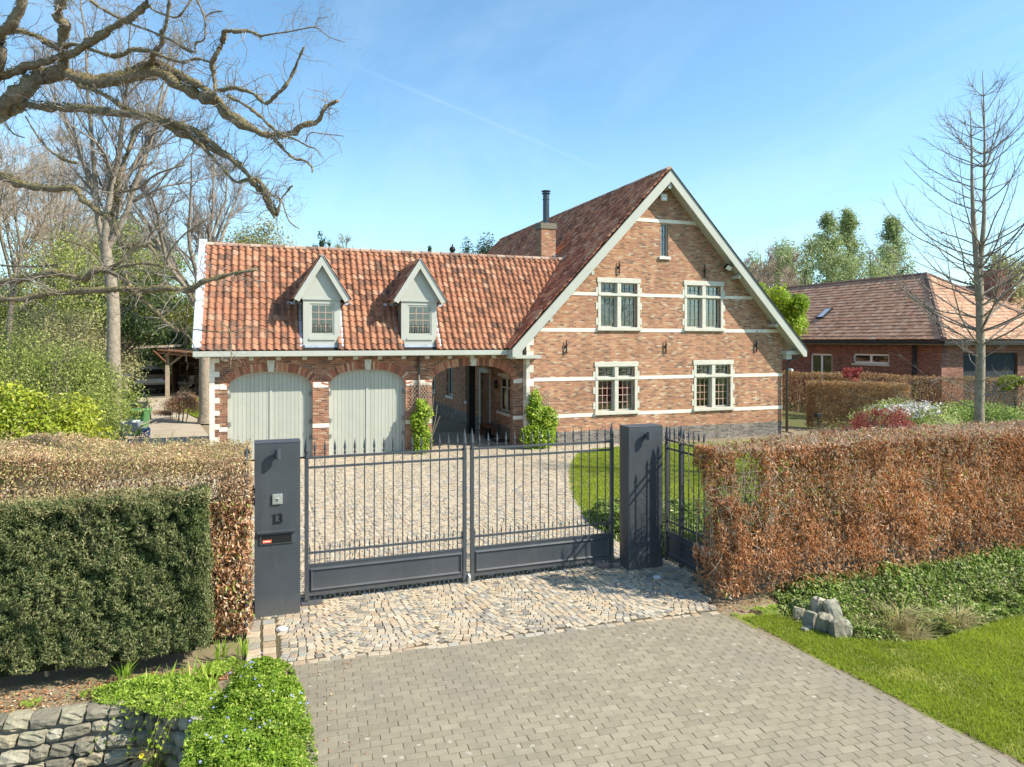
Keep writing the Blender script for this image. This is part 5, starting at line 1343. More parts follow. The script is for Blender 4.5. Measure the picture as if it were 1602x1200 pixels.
for px, py, wd, hh, dz in ((1250, 962, .13, .15, .02), (1268, 974, .15, .22, .03), (1289, 984, .17, .30, .05), (1310, 992, .16, .27, .04), (1280, 962, .15, .26, .10), (1303, 970, .17, .28, .12), (1322, 986, .12, .20, .03), (1262, 984, .08, .07, .0)):
    x, y = gp(px, py); o = bpy.data.objects.new('stone', random.choice(SM)); link(o, hw)
    o.location = (x + 1.70, y + 14.25, dz); o.scale = (wd * 1.1, .15, hh * .98); o.rotation_euler = (random.gauss(0, .16), random.gauss(0, .18), R(-40) + random.gauss(0, .4))

# ------------------------------------------------------------------ ground cover
def cover(name, poly, n, hmax, base, size, asp, mat, lab, cat, par=None, freq=2.0, hrange=1.0, up=.9, kind='stuff', extra=None, edge_n=.16):
    xs = [p[0] for p in poly]; ys = [p[1] for p in poly]
    x = rng.uniform(min(xs), max(xs), n); y = rng.uniform(min(ys), max(ys), n); k = in_poly(x, y, poly)
    if extra is not None: k &= extra(x, y)
    x, y = x[k], y[k]; p_ = np.stack([x, y, np.zeros(len(x))], 1)
    ed = np.full(len(x), 9.0)
    for i in range(len(poly)):
        a = np.array(poly[i]); b_ = np.array(poly[(i + 1) % len(poly)]); ab = b_ - a; tt_ = np.clip(((x - a[0]) * ab[0] + (y - a[1]) * ab[1]) / (ab @ ab + 1e-9), 0, 1)
        ed = np.minimum(ed, np.hypot(x - a[0] - tt_ * ab[0], y - a[1] - tt_ * ab[1]))
    edge = ed - edge_n * vnoise(p_, 9 / max(edge_n * 6, .5), 24); k = (edge > -.02) | (rng.random(len(x)) < .12); x, y, p_, edge = x[k], y[k], p_[k], edge[k]
    m = (.25 + .75 * vnoise(p_, freq, 21)) * np.clip(.25 + edge / (edge_n * 1.6), .2, 1); m2 = .55 + .45 * vnoise(p_, freq * 3.5, 22)
    z = base(x, y) + hmax * m * m2 * (1 - hrange * rng.random(len(x)) ** 2.0 * .8)
    p_ = np.stack([x, y, z], 1); r_ = np.clip(.35 * vnoise(p_, 6, 23) + .65 * rng.random(len(x)), 0, 1)
    o = leaves(name, p_, np.broadcast_to([.2, -.25, 1.0], (len(x), 3)), size, asp, mat, par, up, None, r_)
    o['kind'] = kind
    return tag(o, lab, cat)
flat = lambda x, y: x * 0
VIN = [(-8.42, -13.05), (-8.0, -13.12), (-7.86, -13.35), (-7.74, -14.2), (-7.72, -15.2), (-7.85, -18.5), (-9.0, -18.5), (-8.78, -15.2), (-8.8, -14.3), (-8.62, -13.95), (-8.5, -13.6)]
cover('periwinkle', VIN, 95000, .27, flat, .038, .55, M['vinca'], 'bright green periwinkle with small blue flowers beside the driveway pavers', 'ground cover', freq=2.6)
VIN2 = [(-9.75, -13.18), (-9.3, -13.05), (-8.95, -13.12), (-8.62, -13.40), (-8.50, -13.8), (-8.62, -14.2), (-9.05, -14.0), (-9.40, -13.68), (-9.7, -13.5)]
cover('periwinkle', VIN2, 34000, .24, flat, .034, .55, M['vinca'], 'green periwinkle clump hanging over the end of the stone wall', 'ground cover', freq=4)
cover('periwinkle', [(-8.72, -12.98), (-8.45, -12.90), (-8.36, -13.14), (-8.58, -13.34), (-8.75, -13.2)], 5200, .14, flat, .034, .55, M['vinca'], 'small round green clump between hedge foot and setts', 'ground cover', freq=4)
# blue flowers
x = rng.uniform(-8.8, -7.75, 900); y = rng.uniform(-18, -13.1, 900); k = in_poly(x, y, VIN) & (vnoise(np.stack([x, y, x * 0], 1), 2, 5) > .5); x, y = x[k][:90], y[k][:90]
pp = np.stack([x, y, np.zeros(len(x))], 1); z = .27 * (.25 + .75 * vnoise(pp, 2.6, 21)) * (.55 + .45 * vnoise(pp, 9.1, 22)) + .015
pet = [(math.cos(q) * .5, math.sin(q) * .5, 0.0) for q in np.linspace(0, 2 * PI, 6)[:-1]]
V = []; F = []
for q in range(5):
    a = 2 * PI * q / 5; V += [(0, 0, 0), (.5 * math.cos(a - .5), .5 * math.sin(a - .5), .08), (.62 * math.cos(a), .62 * math.sin(a), .05), (.5 * math.cos(a + .5), .5 * math.sin(a + .5), .08)]; F.append((4 * q, 4 * q + 1, 4 * q + 2, 4 * q + 3))
nn = unit(np.array([[0.1, -.4, 1.0]]) + rng.normal(0, .3, (len(x), 3)))
o = scatter('periwinkle_flowers', V, F, np.stack([x, y, z], 1), frames(nn, rng.normal(0, 1, (len(x), 3))), .020, M['blue_petal']); tag(o, 'small blue flowers scattered over the periwinkle beside the driveway', 'flowers', kind='stuff')
# blades of bulbs between hedge foot and cover
def blades(name, cx_, cy, z0, n, rad, h, w, mat, lab, cat, par=None, lean=.5):
    a = rng.random(n) * 2 * PI; rr = rad * np.sqrt(rng.random(n)); st = np.stack([cx_ + rr * np.cos(a), cy + rr * np.sin(a), np.full(n, z0)], 1)
    out = np.stack([np.cos(a), np.sin(a), a * 0], 1) * lean * rng.random(n)[:, None]
    H = h * (.6 + .5 * rng.random(n)); m1 = st + (np.array([0, 0, 1.0]) + out * .5) * H[:, None] * .55; tip = st + out * 1.5 * H[:, None] + np.array([0, 0, 1.0]) * (H * np.where(lean > .8, .75, 1.0))[:, None]
    wd = np.stack([-np.sin(a + .6), np.cos(a + .6), a * 0], 1) * w
    V = np.stack([st - wd * .6, st + wd * .6, m1 + wd, m1 - wd, tip], 1).reshape(-1, 3); b0 = np.arange(n)[:, None] * 5
    F = np.concatenate([b0 + np.array([[0, 1, 2, 3]]), b0 + np.array([[3, 2, 4, 4]])])
    tri = np.concatenate([b0 + np.array([[0, 1, 2]]), b0 + np.array([[0, 2, 3]]), b0 + np.array([[3, 2, 4]])])
    o = obj(name, np_mesh(name, V, tri, np.repeat(rng.random(n), 5)), mat, par)
    if cat: tag(o, lab, cat)
    return o
bl = [(gp(318, 1058), 'between the yew corner and the beech leaves'), (gp(298, 1072), 'in front of the yew corner'), (gp(265, 1075), 'at the foot of the yew hedge'), (gp(345, 1030), 'under the beech leaves'), (gp(380, 1025), 'next to the setts'), (gp(195, 1062), 'at the left of the green cover'), (gp(228, 1085), 'above the wall end'), (gp(330, 1078), 'beside the small round clump')]
for i, ((x, y), w) in enumerate(bl): blades('bulb_leaves', x, y, 0, 26, .07, .20, .008, M['vinca'], 'tuft of upright green bulb leaves ' + w, 'plant')
litter_pav = None
# dry litter and seedlings on the bare soil strip
def litter(name, poly, n, z, mat, lab, size=.035):
    xs = [p[0] for p in poly]; ys = [p[1] for p in poly]; x = rng.uniform(min(xs), max(xs), n); y = rng.uniform(min(ys), max(ys), n); k = in_poly(x, y, poly); x, y = x[k], y[k]
    o = leaves(name, np.stack([x, y, ground_h(x, y) - .04 + z + rng.random(len(x)) * .01], 1), np.broadcast_to([0, 0, 1.0], (len(x), 3)), size, .5, mat, None, .25); return tag(o, lab, 'litter', kind='stuff')
litter('dry_leaves', [(-13, -13.5), (-13, -12.9), (-8.3, -12.9), (-8.35, -13.25), (-8.9, -13.5)], 2600, 0.0, M['beech'], 'dry leaves on the bare soil below the hedges')
litter('dry_leaves', [(-7.86, -13.4), (-7.1, -13.4), (-7.3, -15.5), (-7.4, -18), (-7.8, -18)], 170, .045, M['beech'], 'a few dry brown leaves on the left edge of the pavers', .028)
litter('dry_leaves', [(-2.6, -13.75), (-2.55, -13.35), (4, -13.35), (4, -13.9), (-1.8, -13.95)], 2200, 0.0, M['beech'], 'dry brown leaves at the foot of the right hedge')
cover('seedlings', [(-11.5, -13.5), (-11.5, -13.05), (-9.4, -13.1), (-9.5, -13.5)], 2500, .05, flat, .03, .5, M['vinca'], 'sparse green seedlings on the soil above the stone wall', 'plants', extra=lambda x, y: vnoise(np.stack([x, y, x * 0], 1), 4, 31) > .62)
cover('hedge_foot_weeds', [(-2.52, -13.86), (-2.5, -13.6), (-1.6, -13.7), (-1.75, -14.1)], 3800, .06, flat, .026, .5, M['vinca'], 'small green weeds at the corner of pavers and brown hedge', 'plants', extra=lambda x, y: vnoise(np.stack([x, y, x * 0], 1), 6, 31) > .4)
# grass tufts and trailing stems by the ditch wall
x, y = gp(245, 1165, -.30); blades('grass_tuft', x, y + .05, -.55, 190, .09, .42, .0035, M['straw'], 'pale feathery grass tuft in the ditch below the wall end', 'grass tuft', lean=.9)
x, y = gp(222, 1188, -.32); dn = blades('dandelion', x, y, -.55, 22, .06, .22, .009, M['vinca'], 'small plant with one yellow flower in the ditch by the stone wall', 'flower', lean=.9)
dn2 = scatter('flower_head', V_ := [(0, 0, 0)] + [(math.cos(q), math.sin(q), .25) for q in np.linspace(0, 2 * PI, 9)[:-1]], [(0, i + 1, (i + 1) % 8 + 1) for i in range(8)], np.array([[x, y - .02, -.28]]), frames(np.array([[0, -.7, .7]]), np.array([[0, 0, 1.0]])), .022, M['yellow_petal'], dn)
n = 16; x0, y0 = -8.95, -13.72
st = np.stack([rng.uniform(-9.25, -8.7, n), rng.uniform(-13.95, -13.62, n), np.full(n, .08)], 1)
Pt, Rd = grow(st, np.array([[-.25, -.45, -.15]]) + rng.normal(0, .25, (n, 3)), rng.uniform(.4, .75, n), np.full(n, .003), np.full(n, .001), 8, .2, -.22)
tr_ = tubes('trailing_stems', Pt, Rd, 3, M['twig_olive']); tag(tr_, 'thin stems trailing over the end of the ditch wall', 'plant')
leaves('leaf_mass', Pt[:, 2:].reshape(-1, 3), np.broadcast_to([0, -1, .4], (n * 6, 3)), .045, .6, M['lime_leaf'], tr_, .5)['kind'] = 'stuff'

cover('ivy', [(-1.85, -13.85), (-1.5, -13.8), (-1.30, -14.3), (-1.35, -14.65), (-1.50, -14.5), (-1.66, -14.15)], 7000, .36, lambda x, y: x * 0, .045, .75, M['ivy'], 'ivy trailing over the back of the small stone patch at the ditch end', 'ivy', freq=5)
# ivy bank on the right
def bank(x, y): return np.maximum(ground_h(x, y) - .04, -.52)
IVY = [(-1.75, -13.80), (-1.5, -13.3), (-0.9, -12.95), (9, -12.9), (9, -15.2), (2.2, -14.98), (1.0, -14.85), (0.35, -14.9), (0.05, -14.62), (-0.2, -14.75), (-.55, -14.85), (-.95, -14.8), (-1.45, -14.5)]
cover('ivy_bank', IVY, 120000, .42, bank, .050, .75, M['ivy'], 'ivy and low green plants covering the ditch bank below the brown hedge', 'ground cover', freq=2.4, edge_n=.22, up=1.1)
for i, (px, py, z) in enumerate(((1395, 985, -.3), (1430, 990, -.3), (1475, 975, -.3), (1500, 965, -.2), (1410, 960, -.1), (1350, 992, -.3))):
    x, y = gp(px, py, z)
    blades('dry_grass_tuft', x, y, z - .18, 150, .13, .36, .004, M['straw'], ['tuft of pale dry grass hanging over the ditch edge, nearest to the stones', 'second tuft of pale dry grass on the ditch edge', 'tuft of dry grass where the ivy bank curves', 'dry grass tuft at the far end of the bare ditch edge', 'dry grass tuft up in the ivy bank', 'dry grass tuft right beside the ditch end stones'][i], 'grass tuft', lean=1.1)

# low evergreen bed behind the right part of the gate
cover('shrub_bed', [(-2.2, -8.9), (-1.9, -8.3), (-0.6, -8.6), (0.8, -9.2), (3, -10.3), (3, -11.7), (-2.0, -11.5), (-2.3, -10.4)], 42000, .55, flat, .085, .45, M['ivy'], 'low evergreen shrubs between lawn and gate', 'shrubs', freq=1.5, hrange=1.0)

# ------------------------------------------------------------------ climbers and trellises at the wall
def trellis(x0, x1, z0, z1, y, lab):
    t = tag(empty('trellis', (x0, y, z0)), lab, 'trellis', 'diamond trellises on the house wall')
    w, h = x1 - x0, z1 - z0; n = 6
    for k_ in range(-n + 1, n):
        for sg in (-1, 1):
            pts = []
            c = k_ * h / n
            for x in (0.0, w): pts.append((x, c + (x / w * h if sg > 0 else h - x / w * h)))
            (xa, za), (xb, zb) = pts
            def clip(xa, za, xb, zb):
                t0, t1 = 0.0, 1.0; dz = zb - za
                if abs(dz) > 1e-9:
                    lo, hi = sorted(((0 - za) / dz, (h - za) / dz)); t0, t1 = max(t0, lo), min(t1, hi)
                return (xa + (xb - xa) * t0, za + dz * t0, xa + (xb - xa) * t1, za + dz * t1) if t1 - t0 > .08 else None
            c_ = clip(xa, za, xb, zb)
            if c_: MB().tube([(c_[0], -.012 * (sg + 2), c_[1]), (c_[2], -.012 * (sg + 2), c_[3])], .008, 4).build('slat', M['wood_grey'], t)
x, z = wp(826, 652, 0); x2, z2 = wp(862, 612, 0)
trellis(x, x2, z, z2, -.03, 'weathered diamond trellis on the gable wall above the green climber')
x, z = wp(643, 640, YF); x2, z2 = wp(673, 597, YF)
trellis(x, x2, z, z2, YF - .03, 'weathered diamond trellis between second garage door and passage')
def climber(blobs, n, mat, lab, base):
    t = tag(empty('climbing_shrub', base), lab, 'shrub', 'light green climbers at the house wall')
    P_ = []; tot = sum(b[3] * b[4] for b in blobs)
    for cx_, cy, cz, rx, rz in blobs:
        m = int(n * rx * rz / tot); d = unit(rng.normal(0, 1, (m, 3))) * (.55 + .5 * rng.random(m) ** .6)[:, None]
        P_.append(np.array([cx_, cy, cz]) + d * [rx, .22, rz])
    P_ = np.concatenate(P_); P_ += rng.normal(0, .03, P_.shape); P_ -= np.array(base)
    P_[:, 2] = np.maximum(P_[:, 2], .02)
    nn = P_ * 0 + [.3, -1, .4]
    leaves('leaf_mass', P_, nn, .085, .75, mat, t, .55, None, np.clip(.5 * vnoise(P_, 5) + .5 * rng.random(len(P_)), 0, 1))['kind'] = 'stuff'
    st = np.array(base)[None] * 0 + rng.normal(0, .08, (9, 3)) * [1, .3, 0]
    Pt, Rd = grow(st, np.array([[0, -.05, 1.0]]) + rng.normal(0, .12, (9, 3)) * [1, .2, 0], rng.uniform(1.2, 1.9, 9), np.full(9, .014), np.full(9, .006), 7, .12)
    Pt[..., 1] = np.clip(Pt[..., 1], -.2, .0)
    tubes('stems', Pt, Rd, 4, M['twig'], t)
    return t
x, _ = wp(659, 690, YF - .2)
climber([(x, YF - .25, .45, .28, .5), (x - .05, YF - .22, 1.0, .27, .4), (x + .12, YF - .22, 1.25, .22, .25), (x, YF - .2, 1.5, .15, .18)], 2100, M['lime_leaf'], 'narrow light green climber between garage door and passage', (x, YF - .25, 0))
x, _ = wp(843, 690, -.2)
climber([(x - .05, -.28, .4, .62, .45), (x + .25, -.25, .9, .38, .45), (x - .15, -.22, 1.15, .3, .35), (x - .12, -.2, 1.6, .16, .32)], 3600, M['lime_leaf'], 'broad light green climber at the left corner of the gable wall', (x, -.28, 0))
# slate slabs and a stoop in the passage
for (px, py), lb in (((905, 0), ''),): pass
t = tag(empty('boot_bench', (-.35, 3.0, 0)), 'small dark wooden bench with boots inside the passage', 'bench')
MB().box(-.2, .2, -.5, .5, .38, .43).build('seat', M['wood_dark'], t)
for yy in (-.45, .41): MB().box(-.18, .18, yy, yy + .04, 0, .379).build('leg', M['wood_dark'], t)
for k_ in range(2): MB().prism([(-.3 + k_ * .14, .0), (-.05 + k_ * .14, 0), (-.05 + k_ * .14, .09), (-.16 + k_ * .14, .12), (-.18 + k_ * .14, .35), (-.3 + k_ * .14, .35)], -.62 + k_ * .15, -.52 + k_ * .15, 'y').build('boot', M['black'], t)
x, y = gp(784, 690); tag(MB().box(x - .30, x + .28, y - .28, y + .2, -.0, .045).build('door_mat', M['asphalt'], None, bevel=.01), 'dark grey slab lying on the setts at the passage mouth', 'mat')

# ------------------------------------------------------------------ trees
def blob_points(n, centres, rads, hollow=.45):
    c = np.asarray(centres, float); r = np.asarray(rads, float); wgt = (r.prod(1)) ** (2 / 3); idx = rng.choice(len(c), n, p=wgt / wgt.sum())
    d = unit(rng.normal(0, 1, (n, 3))); rad = (hollow + (1 - hollow) * rng.random(n) ** .7)[:, None]
    return c[idx] + d * r[idx] * rad * (1 + rng.normal(0, .08, (n, 1))), d
def crown_clumps(n, c, r, seed, low=-.6, small=.35):
    g = np.random.default_rng(seed); d = g.normal(0, 1, (n * 3, 3)); d /= np.linalg.norm(d, axis=1, keepdims=True); d = d[d[:, 2] > low][:n]
    cc = np.array(c) + d * np.array(r) * g.uniform(.35, .82, (len(d), 1)); rr = np.array(r)[None] * g.uniform(small * .6, small * 1.15, (len(d), 1)); rr = np.minimum(rr, rr.mean(1, keepdims=True) * 1.4)
    return cc, rr
def base_of(px, d): p_ = P(px, HY, d); return float(p_[0]), float(p_[1])
def leafy(name, px, d, ztop, rx, lab, mat, n, size, zlow=.3, trunk_r=.15, clumps=22, seed=1, cat='tree', group=None, asp=.6, hollow=.3, small=.36, ry=None, twigs=0, tmat=None, wood=True, base=None):
    x, y = base or base_of(px, d); t = tag(empty(name, (x, y, 0)), lab, cat, group)
    zc = (ztop + zlow) / 2; rz = (ztop - zlow) / 2
    cc, rr = crown_clumps(clumps, (0, 0, zc), (rx, ry or rx, rz), seed, -.95, small)
    p_, dd = blob_points(n, cc, rr, hollow); k = p_[:, 2] > .05; p_, dd = p_[k], dd[k]
    r_ = np.clip(.5 * vnoise(p_, .9 / size * .12, seed) + .5 * rng.random(len(p_)), 0, 1)
    leaves('crown', p_, dd + [0, 0, .4], size, asp, mat, t, .7, None, r_)['kind'] = 'stuff'
    if wood:
        g = np.random.default_rng(seed + 99); m = 3 if cat != 'tree' else 1
        st = np.zeros((m, 3)) + g.normal(0, .1 * (m > 1), (m, 3)) * [1, 1, 0]
        Pt, Rd = grow(st, np.array([[0, 0, 1.0]]) + g.normal(0, .15 * (m > 1), (m, 3)), np.full(m, ztop * .85), np.full(m, trunk_r), np.full(m, trunk_r * .2), 8, .05, .1, g)
        s_, d_, q_, tt, _ = offshoots(Pt, Rd, 16, (.6, 1.2), .25, .95, g); P2, R2 = grow(s_, d_ + [0, 0, .2], rx * g.uniform(.5, 1.0, len(s_)), q_ * .5, q_ * .1, 6, .15, .05, g)
        obj('trunk', tubes_mesh('trunk', [(Pt, Rd, 8), (P2, R2, 4)]), tmat or M['bark'], t, smooth=True)
    return t

def bare_tree(name, base, h, lab, r0, seed, main=5, fork=.35, spread=.5, n2=9, n3=10, n4=8, l1=.65, mat=None, tmat=None, group=None, thin=.006, up=.06, lean=(0, 0), g4=True, conical=False, twigl=(.25, .7)):
    g = np.random.default_rng(seed)
    t = tag(empty(name, (*base, 0)), lab, 'tree', group)
    K = 12
    Pt, Rd = grow(np.zeros((1, 3)), np.array([[lean[0], lean[1], 1.0]]), np.array([h * (fork if not conical else 1.0)]), np.array([r0]), np.array([r0 * (.72 if not conical else .05)]), K, .035 if not conical else .018, .03, g)
    Rd[0, 0] *= 1.35; Rd[0, 1] *= 1.08
    if conical:
        L1P, L1R = Pt, Rd
    else:
        a = np.arange(main) / main * 2 * PI + g.uniform(0, 1, main); sp = g.uniform(.18, spread, main)
        dr = np.stack([np.cos(a) * sp, np.sin(a) * sp, np.ones(main)], 1)
        st = np.repeat(Pt[:, -1], main, 0) - np.array([0, 0, 1]) * g.uniform(0, .12, main)[:, None] * h * fork
        L1P, L1R = grow(st, dr, h * l1 * g.uniform(.75, 1.0, main), r0 * .55 * g.uniform(.7, 1, main), np.full(main, r0 * .07), 10, .10, up, g)
    obj('trunk', tubes_mesh('trunk', [(Pt, Rd, 12)] + ([] if conical else [(L1P, L1R, 7)])), tmat or M['bark'], t, smooth=True)
    s_, d_, q_, tt, pi = offshoots(L1P, L1R, n2, (.5, 1.0), .12, .98, g)
    ln = h * l1 * .45 * (1.15 - tt) * g.uniform(.6, 1.1, len(tt))
    P2, R2 = grow(s_, d_ + [0, 0, .25], ln, np.minimum(q_ * .6, r0 * .3), np.full(len(tt), thin * 1.5), 7, .14, up, g)
    s_, d_, q_, tt, pi = offshoots(P2, R2, n3, (.4, 1.0), .15, 1.0, g)
    P3, R3 = grow(s_, d_ + [0, 0, .1], np.repeat(ln, n3) * .5 * (1.1 - .6 * tt) * g.uniform(.6, 1.1, len(tt)), q_ * .65, np.full(len(tt), thin), 5, .18, up, g)
    s_, d_, q_, tt, pi = offshoots(P3, R3, n4, (.4, 1.0), .1, 1.0, g)
    P4, R4 = grow(s_, d_, g.uniform(twigl[0], twigl[1], len(tt)), np.maximum(q_ * .6, thin * .8), np.full(len(tt), thin * .5), 3, .2, up, g)
    obj('branches', tubes_mesh('branches', [(P2, R2, 5), (P3, R3, 3)]), mat or M['twig'], t, smooth=True)['kind'] = 'stuff'
    o = obj('twigs', tubes_mesh('twigs', [(P4, R4, 3)]), mat or M['twig'], t, smooth=True); o['kind'] = 'stuff'
    return t, P4

